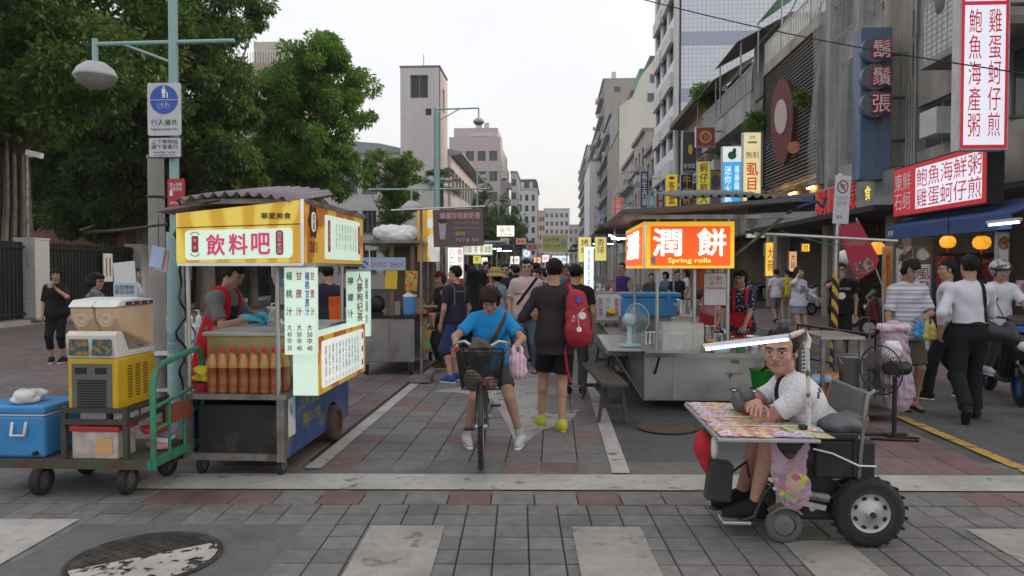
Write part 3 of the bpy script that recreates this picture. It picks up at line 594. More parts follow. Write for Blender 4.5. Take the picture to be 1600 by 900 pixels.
# --- nearest: seafood restaurant
r1=thing('seafood_restaurant_building','old shophouse with tiled balcony above the blue awning','building')
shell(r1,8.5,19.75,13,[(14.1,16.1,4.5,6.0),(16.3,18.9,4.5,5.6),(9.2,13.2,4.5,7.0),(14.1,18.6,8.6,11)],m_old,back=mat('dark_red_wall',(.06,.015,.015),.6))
bxx('balcony_parapet',m_grille,r1,8.15,8.27,13.9,16.85,6.15,7.35)
me=B().box((0,0,0),(.015,2.9,.012)).me('tile_joint');me.materials.append(m_oldg)
for k in range(9):meshobj('tile_joint',me,None,r1,(8.147,15.37,6.25+k*.125))
me=B().box((0,0,0),(.012,.012,1.2)).me('tile_joint');me.materials.append(m_oldg)
for k in range(14):meshobj('tile_joint',me,None,r1,(8.145,14.0+k*.21,6.75))
bxx('balcony_floor',m_conc,r1,8.1,9.0,13.8,16.95,6.0,6.15);bxx('balcony_wall',m_grille,r1,8.27,9,13.9,14.0,6.15,7.3);bxx('balcony_roof',m_conc,r1,7.5,9.0,13.6,17.1,8.2,8.38);bxx('roof_edge',m_alu,r1,7.42,7.5,13.6,17.1,8.15,8.4)
B().lathe([(.001,0),(.42,0),(.48,.3),(.44,.7),(.2,.9),(.18,1.05),(.26,1.1),(.001,1.12)],(8.55,16.2,7.0),16).mk('water_tank',mat('ceramic_tank',(.24,.235,.22),.6),r1)
for k,(yy,zz)in enumerate(((15.4,5.9),(16.9,4.9))):bxx('air_conditioner',m_wmet,r1,8.45,8.98,yy,yy+.75,zz-.9+.6,zz-.3+.6,.02)
for k in range(4):B().tube([(8.93,19.3-k*.14,3.5),(8.93,19.3-k*.14,6+k),(8.9,19.0-k*.2,6.4+k),(8.9,19.0-k*.2,9)],.03,6).mk('drain_pipe',m_oldg,r1)
me=B().box((0,0,0),(.02,.02,2.6)).me('window_bar');me.materials.append(m_steeld)
for k in range(20):meshobj('window_bar',me,None,r1,(8.8,9.3+k*.2,5.8))
me=B().box((0,0,0),(.02,4,.02)).me('window_bar');me.materials.append(m_steeld)
for k in range(9):meshobj('window_bar',me,None,r1,(8.8,11.2,4.5+k*.3))
# signs of the seafood shop
e_panel=emat('panel_white',(.80,.80,.90),.55);e_pred=emat('panel_red',(.62,.03,.05),.35)
sc_=W(1538,105,13.6);sw_,sh_=.86,3.2
t=sign('tall lit white seafood sign with red border and two columns of red characters',(sc_.x,13.6,sc_.z+.14),sw_,sh_,.25,'F',e_pred,[('#white_field',e_panel,0,-.28,.70,2.46,.0125),('#white_field',e_panel,0,1.27,.70,.5,.0125),(vt('雞蛋蚵仔煎'),k_redl,.17,-.24,.22,2.25),(vt('鮑魚海產粥'),k_redl,-.17,-.24,.22,2.25)],m_grille,brackets=(-1,1))
# round emblem with a little pavilion
ring=B()
for k in range(28):a=k*2*math.pi/28;b2=a+2*math.pi/28;ring.prism([(.21*math.cos(a),.21*math.sin(a)),(.21*math.cos(b2),.21*math.sin(b2)),(.195*math.cos(b2),.195*math.sin(b2)),(.195*math.cos(a),.195*math.sin(a))],(0,-.016,1.27),(1,0,0),(0,0,1),(0,-.002,0))
for q in ((0,.1,.24,.035),(0,.14,.12,.03),(0,-.1,.22,.03),(-.07,0,.03,.16),(.07,0,.03,.16),(0,0,.06,.06)):ring.box((q[0],-.017,1.27+q[1]),(q[2],.002,q[3]))
ring.mk('emblem',k_red,t)
hs_a,hs_b=W(1397,305,1).x,0
y1s=18.0;y0s=14.2;XS1=8.05
t=sign('red and white horizontal seafood sign above the blue awning',(XS1,(y0s+y1s)/2,3.38),y1s-y0s,1.15,.3,'L',emat('board_red',(.58,.025,.035),.3),[('#white_field',e_panel,.46,0,y1s-y0s-1.25,.90,.0125),('鮑魚海鮮粥\n雞蛋蚵仔煎',k_redl,.48,0,2.5,.86),('東鮮\n石蚵',k_wht,-1.42,0,.78,.86)],m_dark)
# blue awning
aw=thing('awning','blue fabric awning under the red and white seafood sign','awning',(8.9,15.6,2.95));m_awn=mat('blue_canvas',(.03,.07,.20),.8,var=.15,bump=.2)
B().prism([(0,0),(-1.0,-.38),(-1.0,-.41),(0,-.03)],(0,-2.4,0),(1,0,0),(0,0,1),(0,4.8,0)).mk('canvas',m_awn,aw);B().bx(-1.015,-.995,-2.4,2.4,-.66,-.385).mk('valance',m_awn,aw)
for q in (-2.2,0,2.2):B().cyl((0,q,-.6),(-.97,q,-.45),.02,n=6).mk('arm',m_steeld,aw)
txt(aw,'海鮮',k_wht,(-1.02,2.15,-.52),.3,.13,'L')
# lit tube by the awning
lt=thing('tube_lamp','lit fluorescent tube at the end of the blue awning','lamp',W(1568,345,13.2));B().box((0,0,0),(.08,.9,.05)).mk('housing',m_wmet,lt);B().cyl((0,-.42,-.05),(0,.42,-.05),.018,n=8).mk('tube',mat('tube_light',(.85,.88,1),.4,emit=6,var=.01),lt)
for k,(x,y,lb)in enumerate(((10.2,15.2,'lit ceiling tube in the restaurant arcade, nearer'),(10.2,18.0,'lit ceiling tube in the restaurant arcade, farther'),(10.4,22.5,'lit ceiling tube in the arcade under the grey fascia'))):
    lt=thing('ceiling_lamp',lb,'lamp',(x,y,3.1),0,'ceiling tubes of the arcade');B().box((0,0,.03),(.1,1.2,.05)).mk('housing',m_wmet,lt);B().cyl((0,-.55,-.02),(0,.55,-.02),.02,n=8).mk('tube',mat('tube_warm',(1,.80,.55),.4,emit=7,var=.01),lt)
# --- lanterns
m_lan=mat('lantern_orange',(.95,.38,.03),.5,emit=.75,var=.25,scale=9)
def lantern(px,py,Y,r,label):
    p=W(px,py,Y);t=thing('paper_lantern',label,'lantern',p,0,'lit orange lanterns')
    B().lathe([(.03,-r*.8),(r*.5,-r*.78),(r*.85,-r*.5),(r,0),(r*.85,r*.5),(r*.5,r*.78),(.03,r*.8)],n=14,sm=False).mk('shade',m_lan,t);B().cyl((0,0,r*.8),(0,0,r*.8+.5),.01,n=5).mk('cord',m_black,t);B().cyl((0,0,-r*.8),(0,0,-r*.8-.1),.03,.015,n=6).mk('tassel',mat('tassel_red',(.5,.03,.02),.7),t)
lantern(1481,378,15.2,.15,'lit orange lantern left of the restaurant door');lantern(1534,379,14.6,.16,'lit orange lantern right of the restaurant door');lantern(1370,388,19,.2,'lit yellow lantern left of the orange banner')
# --- restaurant front inside the arcade
m_pan=mat('poster_red',(.28,.02,.03),.5,rgb2=(.45,.22,.05),f2=(.55,.6),s2=4)
def rpanel(name,label,px0,px1,py0,py1,Y,fm,texts=(),d=.05,cat='poster',frame=m_alu,group=None,border=.03):
    a,b2=W(px0,py1,Y),W(px1,py0,Y);return sign(label,((a.x+b2.x)/2,Y,(a.z+b2.z)/2),b2.x-a.x,b2.z-a.z,d,'F',fm,texts,frame,name,cat,group,border=border)
t=rpanel('restaurant_door','dark restaurant doors with red posters behind glass',1462,1556,395,520,15.5,m_glass,[('#poster',m_pan,-.42,.25,.34,1.0,.02),('#poster',m_pan,.05,.3,.34,.85,.02),('#poster',m_pan,.46,.3,.3,.8,.02),('#notice',mat('notice_cream',(.5,.46,.3),.7),.45,-.1,.3,.25,.024)],.12,'door',m_black)
t=rpanel('menu_board','white milkfish menu board with two food photos on top',1399,1455,388,560,15.0,mat('board_white',(.62,.62,.62),.5),[('#photo',printed('food_print_a',[(.12,.06,.03),(.35,.2,.1),(.5,.4,.3),(.06,.03,.02)],14),-.17,.96,.26,.36),('#photo',printed('food_print_b',[(.12,.07,.04),(.14,.08,.05),(.4,.38,.25)],5),.15,.96,.36,.36),('@dish',mat('dish_green',(.45,.48,.36),.4),.16,.96,.24,.2,.02),(vt('虱目魚肚'),k_dred,.2,.2,.22,1.0),(vt('海鮮粥'),k_dred,-.2,.2,.16,.9)],.04,'sign')
rpanel('pillar_sign','white pillar sign with dark red characters by the restaurant door',1556,1578,362,560,13.9,mat('board_white2',(.60,.61,.64),.5),[('@photo',printed('food_print_c',[(.08,.04,.02),(.3,.12,.05),(.4,.25,.1)],22),0,.95,.22,.24),(vt('雞蛋仔煎'),k_red,0,.05,.17,1.2)],.1,'sign')
rpanel('banner_sign','narrow orange banner left of the milkfish board',1378,1395,385,470,15.6,mat('banner_orange',(.70,.28,.04),.7),[(vt('鮮魚王子'),k_dred,0,.05,.08,.7),('@dot',k_red,.03,-.42,.08,.08)],.02)
rpanel('side_sign','narrow lit sign with red lettering at the right edge',1590,1612,438,478,12,mat('side_white',(.5,.4,.38),.5),[(vt('蚵仔'),k_red,0,0,.12,.34)],.05,'sign')
for i,yy in enumerate((14.2,12.0)):tag(B().cyl((9.2,yy,0),(9.2,yy,3.1),.16,n=14).mk('pipe_column',m_fasc),['grey round column beside the restaurant door','grey round column at the right edge of the picture'][i],'column','round arcade columns')

# --- net-covered building with the blue sign
r2=thing('netted_building','shophouse under grey builder netting with blue sign','building')
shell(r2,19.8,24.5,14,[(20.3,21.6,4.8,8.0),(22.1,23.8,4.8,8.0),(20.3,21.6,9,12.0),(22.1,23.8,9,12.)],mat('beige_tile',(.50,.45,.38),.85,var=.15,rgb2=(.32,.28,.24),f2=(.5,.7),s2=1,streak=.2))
for yy in (19.9,21.85,24.1):bxx('pilaster',mat('beige_tile',(0,0,0)),r2,8.75,8.995,yy,yy+.35,3.4,13.9)
m_net=mat('builder_net',(.42,.42,.43),.9,var=.3,scale=3,alpha=.36)
b=B();nu_,nv_=26,12
for j in range(nv_+1):
    for i in range(nu_+1):
        y=19.6+5.0*i/nu_;z=4.2+8.5*j/nv_;b.v.append((8.5-.18*abs(math.sin(i*1.35+j*.25))-.1*math.sin(i*.5+j*.8),y,z+.12*math.sin(i*.9)))
for j in range(nv_):
    for i in range(nu_):k=j*(nu_+1)+i;b.f.append((k,k+1,k+nu_+2,k+nu_+1));b.sm.append(True)
b.mk('netting',m_net,r2)
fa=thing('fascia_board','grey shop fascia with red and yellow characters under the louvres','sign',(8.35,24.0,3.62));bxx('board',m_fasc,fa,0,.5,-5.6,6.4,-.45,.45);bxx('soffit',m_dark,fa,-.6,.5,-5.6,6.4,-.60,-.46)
for k,ch in enumerate('鬍鬚張'):txt(fa,ch,e_red,(-.03,-.55-k*1.05,.03),.92,.76,'L',.0,.03)
txt(fa,'美食文化館',mat('letter_grey',(.25,.26,.25),.5),(-.015,-4.3,.0),2.0,.32,'L',.01);txt(fa,'食',e_yel,(-.03,-3.9,.0),.38,.38,'L',.015)
p=W(1362,165,19.5);bs=thing('projecting_sign','blue metal projecting sign with three round white-lettered discs','sign',p)
m_bsg=mat('sign_blue_metal',(.11,.17,.27),.5,var=.1,rgb2=(.05,.08,.12),f2=(.5,.7),s2=2,streak=.3)
sh2=W(1362,47,19.5).z-W(1362,282,19.5).z;B().box((0,0,0),(.78,.5,sh2)).mk('cabinet',m_bsg,bs,bevel=.02)
for k in range(3):
    zc=sh2/2-.62-k*.68;o=B().cyl((-.12,-.48,zc),(-.12,-.26,zc),.33,n=24).mk('disc',mat('disc_blue',(.12,.15,.19),.5),bs);txt(bs,'鬍鬚張'[k],k_red,(.02,-.50,zc),.46,.46,'F',.05,.02);txt(bs,'鬍鬚張'[k],k_wht,(.02,-.525,zc),.43,.43,'F',.0,.01)
for k,ch in enumerate('魯肉文化館'):txt(bs,ch,mat('letter_dim',(.16,.15,.12),.5),(.05,-.254,-.15-k*.34),.2,.2,'F',.01)
for q in (1.3,.2,-.9,-1.6):B().cyl((.39,0,q),(1.1,0,q),.05,n=8).mk('bracket',m_steeld,bs)
bxx('blue_pier',m_bluegrey,bs,8.95-p.x,9.2-p.x,4.5,5.4,3.9-p.z,10-p.z)

# --- louvred building
r3=thing('louvred_building','building front clad in horizontal dark louvres glowing warm underneath','building')
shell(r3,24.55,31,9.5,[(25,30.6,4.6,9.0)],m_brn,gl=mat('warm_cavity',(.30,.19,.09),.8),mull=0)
me=B().box((0,0,0),(.13,6.2,.05),(0,R(28),0)).me('louvre');me.materials.append(mat('louvre_dark',(.15,.14,.125),.5))
for k in range(38):meshobj('louvre',me,None,r3,(8.70,27.9,4.45+k*.132))
for yy in (24.75,31.0):bxx('screen_post',m_black,r3,8.6,8.85,yy-.05,yy+.05,4.35,9.5)
for k,yy in enumerate((26.2,28.2,29.6)):
    B().box((0,0,0),(.08,.5,.06)).mk('uplight',mat('uplight_warm',(1,.60,.16),.5,emit=40,var=.01),r3,(8.90,yy,4.42))
bxx('parapet',m_old,r3,8.6,8.9,24.6,31,9.5,9.9)
me=B().cyl((0,0,0),(0,0,.85),.022,n=5).me('railing_bar');me.materials.append(m_wmet)
for k in range(34):meshobj('railing_bar',me,None,r3,(8.65,24.7+k*.19,9.9))
bxx('handrail',m_wmet,r3,8.62,8.68,24.6,31,10.75,10.8)
B().prism([(0,0),(1.6,1.1),(1.6,1.13),(0,.03)],(8.3,24.6,11.6),(1,0,0),(0,0,1),(0,6.4,0)).mk('green_canopy',mat('green_plastic',(.03,.20,.13),.5),r3)
for yy in (24.7,27.8,30.9):B().cyl((8.35,yy,9.6),(8.35,yy,11.62),.03,n=6).mk('canopy_post',m_teal,r3);B().cyl((8.6,yy,10),(9.9,yy,12.6),.03,n=6).mk('canopy_post',m_teal,r3)
# oval cut-out sign, plain stand-in
fs=thing('oval_sign','dark red oval cut-out sign with plain cream oval on the louvres','sign',W(1224,190,27.2));fs.location.x=8.2
poly=[(.46*math.cos(a)*(1+.1*math.sin(a)),1.52*math.sin(a))for a in [k*2*math.pi/30 for k in range(30)]]
B().prism(poly,(0,0,0),(.62,-.78,0),(0,0,1),(.23,.18,0)).mk('cabinet',mat('maroon',(.17,.045,.05),.5,var=.05),fs)
poly=[(.26*math.cos(a)-.02,.62*math.sin(a)+.18)for a in [k*2*math.pi/24 for k in range(24)]];B().prism(poly,(-.008,-.006,0),(.62,-.78,0),(0,0,1),(-.016,-.012,0)).mk('oval',mat('face_cream',(.55,.47,.40),.6,var=.04),fs)
B().cyl((.3,-.45,-1.0),(.45,-.1,-1.0),.22,n=16).mk('disc',mat('orange_disc',(.45,.16,.05),.5),fs);bxx('bracket',m_black,fs,.05,.6,-.05,.05,-.03,.03)

# --- balcony shophouses beyond
r4=thing('balcony_shophouse','old shophouse with rusty awnings, roof railing and brown shutters','building')
shell(r4,31.05,41,9.0,[(31.6,33.6,4.2,7.4),(34.2,36.2,4.2,7.4),(36.8,38.6,4.2,7.4),(39,40.6,4.2,7.4)],m_old,gl=mat('brown_blind',(.20,.11,.06),.8),mull=3,fr=m_brn)
bxx('balcony_slab',m_oldg,r4,8.1,9,31.1,41,7.9,8.1);bxx('parapet',m_oldg,r4,8.1,8.3,31.1,41,8.1,8.9)
me=B().cyl((0,0,0),(0,0,.9),.025,n=5).me('railing_bar');me.materials.append(m_wmet)
for k in range(40):meshobj('railing_bar',me,None,r4,(8.15,31.2+k*.245,9.0))
bxx('handrail',m_wmet,r4,8.11,8.19,31.1,41,9.9,9.95)
m_rust=mat('rusty_sheet',(.13,.105,.09),.8,var=.25,rgb2=(.2,.12,.07),f2=(.5,.7),s2=1.5)
for (y0_,y1_,z_,o_)in ((31.3,35.5,11.0,1.7),(36,40.8,10.6,1.5)):
    B().prism([(0,0),(o_+.6,1.2),(o_+.6,1.24),(0,.04)],(7.6,y0_,z_),(1,0,0),(0,0,1),(0,y1_-y0_,0)).mk('roof_sheet',m_rust,r4);bxx('roof_shed',m_oldg,r4,9.4,13,y0_,y1_,9.15,z_+.9)
    for yy in (y0_+.2,y1_-.2):B().cyl((7.8,yy,8.9),(7.8,yy,z_+.1),.035,n=6).mk('post',m_steeld,r4)
for k in range(6):B().tube([(8.9,31.5+k*1.7,3.5),(8.88,31.5+k*1.7,7.5),(8.6,31.7+k*1.7,7.8)],.045,6).mk('drain_pipe',m_oldg,r4)
for k in range(4):bxx('air_conditioner',m_wmet,r4,8.4,8.98,32.5+k*2.3,33.3+k*2.3,5.2+(k%2)*1.6,5.75+(k%2)*1.6)
V,F=leaves(np.array([W(1108+rnd.uniform(-14,14),152+rnd.uniform(-14,10),40.5)for _ in range(14)]),np.full(14,.5),2600,.2,.2)
t=thing('roof_shrub','green shrub growing on the roof edge above the red square sign','plant');meshobj('crown',fastmesh('crown',V,F),lm_mid,t);B().tube([W(1108,175,41),W(1110,150,40.6)],.05,6).mk('stem',m_bark,t)
t=thing('balcony_plant','leafy plant on the balcony above the white milkfish sign','plant');V,F=leaves(np.array([W(1180+rnd.uniform(-10,10),190+rnd.uniform(-9,9),31)for _ in range(7)]),np.full(7,.3),900,.14,.3);meshobj('crown',fastmesh('crown',V,F),lm_mid,t);B().cyl(W(1180,210,31),W(1180,190,31),.08,n=8).mk('pot',m_brick,t)
t=thing('louvre_plant','small plant sprouting beside the oval sign','plant');V,F=leaves(np.array([W(1252+rnd.uniform(-7,7),152+rnd.uniform(-9,9),25.5)for _ in range(6)]),np.full(6,.18),500,.12,.4);meshobj('crown',fastmesh('crown',V,F),lm_lite,t);B().tube([W(1262,165,25.6),W(1252,152,25.5)],.02,5).mk('stem',m_bark,t)
m_ochre=mat('ochre_tile',(.40,.30,.20),.85,var=.2,scale=3,rgb2=(.22,.17,.12),f2=(.45,.7),s2=1.1,streak=.25)
r5=thing('dark_shophouse','dark three-storey shophouse with flower boxes before the tiled tower','building')
shell(r5,41.05,51.9,11.2,[(42,44,4.2,6.2),(45,47,4.2,6.2),(48,50.5,4.2,6.2),(42,44,7.6,9.6),(45,47,7.6,9.6),(48,50.5,7.6,9.6)],m_ochre)
bxx('balcony_slab',m_oldg,r5,8.2,9,41.2,51.8,7.0,7.2);bxx('cornice',m_rust,r5,8.0,9.2,41.1,51.8,11.2,11.5)
for (bb2,ya2,yb2,zs2)in ((r4,31.4,40.6,(4.0,7.6)),(r5,41.5,51.4,(4.0,6.4)),(r5,41.5,51.4,(7.4,9.8)),(r2,20.0,24.2,(8.6,12.2))):
    me=B().box((0,0,0),(.05,.05,zs2[1]-zs2[0])).me('window_bar');me.materials.append(m_steeld);yy=ya2
    while yy<yb2:meshobj('window_bar',me,None,bb2,(8.9,yy,(zs2[0]+zs2[1])/2));yy+=.62
    me=B().box((0,0,0),(.05,yb2-ya2,.05)).me('window_bar');me.materials.append(m_steeld)
    for q in range(4):meshobj('window_bar',me,None,bb2,(8.87,(ya2+yb2)/2,zs2[0]+.2+q*(zs2[1]-zs2[0]-.4)/3))
for k,yy in enumerate((31.3,33.9,36.5,39.0,40.6)):bxx('pilaster',m_old,r4,8.70,8.98,yy-.16,yy+.16,3.4,7.88)
for k in range(5):bxx('shutter',mat('shutter_brown',(.28,.13,.06),.8,var=.25,scale=2,streak=.3),r4,8.84,8.9,31.7+k*1.75,32.9+k*1.75,5.0+.4*(k%2),7.3)
for k in range(5):bxx('air_conditioner',m_wmet,r5,8.35,8.98,42.2+k*1.9,43.0+k*1.9,4.4+(k%3)*2.3,5.0+(k%3)*2.3)
for k in range(3):bxx('window_canopy',[m_rust,mat('green_sheet',(.10,.25,.22),.6),m_oldg][k],r5,8.1,8.98,42+k*3.1,44.4+k*3.1,6.5,6.58)
for k in range(7):tag(B().tube([(8.55-.05*(k%3),20+k*4.3,4.2+.35*(k%4)),(8.4,22+k*4.3,4.0+.35*(k%4)),(8.6,24.6+k*4.3,4.3+.3*(k%4))],.018,4).mk('facade_cable',m_black),['black cable sagging along the shop fronts near the blue sign','black cable sagging below the louvred front','black cable sagging beside the oval sign','black cable sagging past the milkfish sign','black cable sagging past the red square sign','black cable sagging by the dark shophouse','black cable sagging before the tiled tower'][k],'cable')
# --- tiled tower
def gridtile(name,c,g,sc=1.):
    m=mat(name,c,.55,var=.05);n=m.node_tree.nodes;l=m.node_tree.links;p_=n['Principled BSDF'];tc=n.new('ShaderNodeTexCoord');br=n.new('ShaderNodeTexBrick');br.offset=0
    mp=n.new('ShaderNodeMapping');mp.inputs['Rotation'].default_value=(R(90),0,0);l.new(tc.outputs['Object'],mp.inputs[0]);l.new(mp.outputs[0],br.inputs['Vector'])
    br.inputs['Color1'].default_value=(*c,1);br.inputs['Color2'].default_value=tuple(x*.95 for x in c)+(1,);br.inputs['Mortar'].default_value=(*g,1);br.inputs['Scale'].default_value=sc;br.inputs['Brick Width'].default_value=.3;br.inputs['Row Height'].default_value=.3;br.inputs['Mortar Size'].default_value=.028
    l.new(br.outputs[0],p_.inputs['Base Color']);return m
m_gt=gridtile('tower_tile',(.70,.72,.78),(.50,.53,.60))
tt=thing('tiled_tower','tall pale blue tiled tower block rising out of the picture','building');Yt=52.0
xa=W(1064,200,Yt).x;facade(tt,(xa,Yt,0),(1,0,0),(0,-1,0),12,26,[(7.2,10.2,18.6,19.2)],m_gt,.4,mull=2)
for zz in (9.0,13.2,17.1):bxx('blue_band',mat('band_blue',(.36,.41,.50),.6),tt,xa-.01,xa+12,Yt-.03,Yt-.005,zz,zz+.9)
facade(tt,(xa-.35,Yt+11,0),US,L,10.6,26,[(u0,u0+2.6,z0,z0+1.5)for u0 in (.8,4.1,7.4)for z0 in [4+3.1*k for k in range(7)]],m_gt,.3)
bxx('core',m_gt,tt,xa+.2,xa+12,Yt+.45,Yt+11,0,25.9);B().cyl((xa-.32,Yt+.18,0),(xa-.32,Yt+.18,26),.2,n=10).mk('corner_pipe',m_wmet,tt)
for k in range(6):bxx('balcony',m_grille,tt,xa-.62,xa-.351,Yt+1,Yt+5.5,5.2+k*3.1,6.2+k*3.1);bxx('balcony',m_grille,tt,xa-.62,xa-.351,Yt+6.2,Yt+10.2,5.2+k*3.1,6.2+k*3.1)
# --- far row
def rblock(label,y0,y1,H,m,XF,nz=4,zb=3.3,gl=m_glass,name='shophouse'):
    b=thing(name,label,'building');dz=(H-zb)/nz;n_=max(2,int((y1-y0)/3))
    facade(b,(XF,y1,0),US,L,y1-y0,H,grid(.3,y1-y0-.3,n_,1.7,zb+.6,dz,nz,dz*.5),m,.3,glass=gl,mull=2)
    facade(b,(XF+.301,y0,0),(1,0,0),(0,-1,0),8,H-.01,[(1.5,2.6,H-2.2,H-1.2),(4,5,H-5,H-4)],m,.3);bxx('core',m,b,XF+.35,XF+8.2,y0+.35,y1,0,H-.1);bxx('parapet',m_conc,b,XF-.3,XF+8,y0+.01,y1,H,H+.35)
    for k in range(nz):bxx('balcony',m,b,XF-.8,XF-.002,y0+.5,y1-.5,zb+.1+k*dz,zb+.55+k*dz)
    for k in range(nz*2):bxx('air_conditioner',m_wmet,b,XF-1.3,XF-.81,y0+1+(k*1.7)%(y1-y0-2),y0+1.8+(k*1.7)%(y1-y0-2),zb+.2+(k//2)*dz,zb+.8+(k//2)*dz)
    B().cyl((XF+2,y0+2,H+.3),(XF+2,y0+2,H+1.9),.6,n=12).mk('water_tank',m_steel,b)
    return b
m_p1=mat('pinkish_plaster',(.48,.41,.38),.9,var=.15,rgb2=(.2,.17,.16),f2=(.5,.75),s2=.8,streak=.2)
rblock('low grey shophouse just beyond the tiled tower',63.2,70,12.0,m_oldg,8.6,3);rblock('pinkish shophouse with balconies beyond the tiled tower',70.1,80,14.5,m_p1,8.6,3);rblock('plain grey shophouse before the beige gable building',80.1,94,14.0,m_oldg,8.8,3)
gb=thing('gable_building','beige building with blank stepped gable wall beside the tower','building');Yg=94.2;m_bg=mat('beige_gable',(.66,.645,.56),.85,var=.06,scale=.6,rgb2=(.55,.535,.46),f2=(.5,.75),s2=.25,streak=.15)
outline=[W(x,y,Yg)for x,y in ((967,420),(1075,420),(1075,72),(1034,76),(1018,98),(1002,118),(988,152),(968,166))];x0_=outline[0].x
B().prism([(q.x-x0_,max(0,q.z))for q in outline],(x0_,Yg,0),(1,0,0),(0,0,1),(0,.4,0)).mk('gable_wall',m_bg,gb)
for i,(px,py)in enumerate(((1022,122),(1040,122),(1018,152),(1042,152),(1038,180))):
    q=W(px,py,Yg-.06);wdw=box('window',m_winf,gb,q,(1.0,.1,1.1));box('pane',m_glassg,wdw,(0,-.06,0),(.84,.03,.94))
for k,(px0,px1,py)in enumerate(((1016,1034,98),(1000,1018,118),(986,1002,152),(966,988,168))):
    a,b2=W(px0,py,Yg),W(px1,py,Yg);bxx('terrace_shed',[m_rust,mat('green_sheet',(.10,.25,.22),.6),m_rust,m_oldg][k],gb,a.x,b2.x,Yg+.45,Yg+14,a.z-3,a.z+1.0);bxx('core',m_old,gb,a.x+.1,b2.x,Yg+.45,Yg+20,0,a.z-3.01)
facade(gb,(x0_,Yg+20,0),US,L,19.5,outline[-1].z-3,grid(.3,19,6,2.0,3.5,3.1,5,1.6),m_old,.3)
rblock('brown shophouse before the tall dark block',115,135,25.5,m_fbr,8.9,7);rblock('tall dark brown block with roof antenna',136,152,36,m_fbr,9.2,10,name='apartment_block');rblock('grey apartment block farther down on the right',153,185,31,m_oldg,9.2,9,name='apartment_block');rblock('farthest grey-brown block on the right row',190,240,33,m_fb,8.6,10,name='apartment_block')
wbk=thing('white_block','plain white block low in the right-hand row','building');a=W(912,420,158);c_=W(938,266,158);bxx('wall',m_fw,wbk,7.0,9.1,145,170,0,c_.z);bxx('roof',m_conc,wbk,6.9,9.15,144.9,170,c_.z,c_.z+.3);bxx('door_band',m_glass,wbk,6.97,7.0,146,168,4,6)

# --- projecting shop signs in a row
def psign(label,px0,px1,py0,py1,Y,fm,texts,frame=m_alu,**k):
    a,b2=W(px0,py1,Y),W(px1,py0,Y);w_,h_=b2.x-a.x,b2.z-a.z
    return sign(label,((a.x+b2.x)/2,Y,(a.z+b2.z)/2),w_,h_,.25,'F',fm,[(q[0],q[1],q[2]*w_,q[3]*h_,q[4]*w_,q[5]*h_)+tuple(q[6:])for q in texts],frame,brackets=(h_*.3,-h_*.3),name='projecting_sign',group='shop signs along the right side',**k)
psign('lit cream milkfish sign with big orange characters',1160,1190,206,322,29.5,emat('cream_grad',(.85,.74,.42),.5),[(vt('虱目魚'),emat('lettering_orange',(.75,.12,.02),.25),0,-.2,.62,.56,.016,.02),('無刺',k_dred,0,.19,.7,.09),('#leafband',mat('leaf_band',(.25,.45,.2),.5),0,.36,.5,.025),('台南',k_grn,0,.43,.3,.05)])
psign('white and bright blue hotpot sign with green emblem',1128,1159,228,320,31.2,emat('hotpot_blue',(.05,.42,.85),.55),[('#white_top',emat('white_top',(.8,.85,.82),.5),0,.36,.94,.26,.013),('@emblem',mat('emblem_green',(.02,.22,.1),.5),0,.34,.45,.14,.018),('@emblem',mat('emblem_green',(.02,.22,.1),.5),.12,.42,.2,.09,.018),(vt('迷你火鍋'),e_wht,-.2,-.15,.36,.62),(vt('暴暴龍'),e_wht,.26,-.04,.26,.4)])
psign('red square sign with round gold emblem',1087,1118,198,230,36,mat('sign_red_board',(.30,.03,.05),.5),[('@ring',mat('gold',(.55,.36,.08),.5),0,0,.62,.62,.014),('@ring_inner',mat('sign_red_board',(0,0,0)),0,0,.42,.42,.018),('福',mat('gold',(0,0,0)),0,0,.26,.24,.022)])
psign('yellow-green oyster omelette sign with red characters',1089,1110,252,320,36.2,emat('lime',(.52,.55,.05),.35),[(vt('蚵仔煎大'),k_red,0,0,.62,.92,.016,.02)])
psign('food photo sign beside the oyster omelette sign',1110,1127,266,322,37,printed('foodphoto',[(.35,.2,.06),(.5,.3,.1),(.2,.2,.25),(.3,.3,.4)],3),[('@plate',mat('plate_dark',(.12,.13,.17),.5),0,.2,.8,.35)])
psign('black beef noodle sign with gold characters',1063,1083,272,322,40,mat('sign_black',(.012,.012,.014),.5),[(vt('牛大碗'),mat('gold',(0,0,0)),0,0,.62,.9,.016,.02)])
psign('dark grey shop front sign with round emblem under the tower',1066,1089,205,268,43,mat('sign_charcoal',(.06,.065,.06),.5),[('@emblem',k_yel,.05,.05,.3,.26),('鮮食館',k_wht,0,-.36,.8,.12)])
psign('yellow hakka dish sign with red characters',1040,1059,272,323,44,emat('yellow',(.72,.55,.02),.35),[(vt('客家菜'),k_red,0,-.08,.5,.7,.016,.02),('@top',k_red,0,.38,.5,.1)])
psign('small dark red sign left of the yellow hakka sign',1025,1039,297,330,50,mat('sign_wine',(.22,.02,.05),.5),[(vt('燒烤'),k_wht,0,0,.5,.8)])
psign('light blue sign at the foot of the dark blue pharmacy sign',1012,1024,305,325,54,mat('sign_skyblue',(.2,.42,.6),.5),[('藥',k_wht,0,0,.6,.6)])
psign('dark blue pharmacy sign with white characters',1000,1014,267,325,56,mat('sign_navy',(.02,.03,.12),.5),[(vt('裕生西藥'),k_wht,0,0,.6,.9)])
psign('tall red sign with white characters far down on the right',959,973,308,356,70,emat('sign_scarlet',(.65,.06,.03),.35),[(vt('卍寧夏素食'),k_wht,0,0,.6,.92,.016,.02)])
psign('small blue sign far down beside the red sign',937,944,330,358,78,mat('sign_blue2',(.05,.15,.4),.5),[(vt('眼鏡'),k_wht,0,0,.6,.8)])
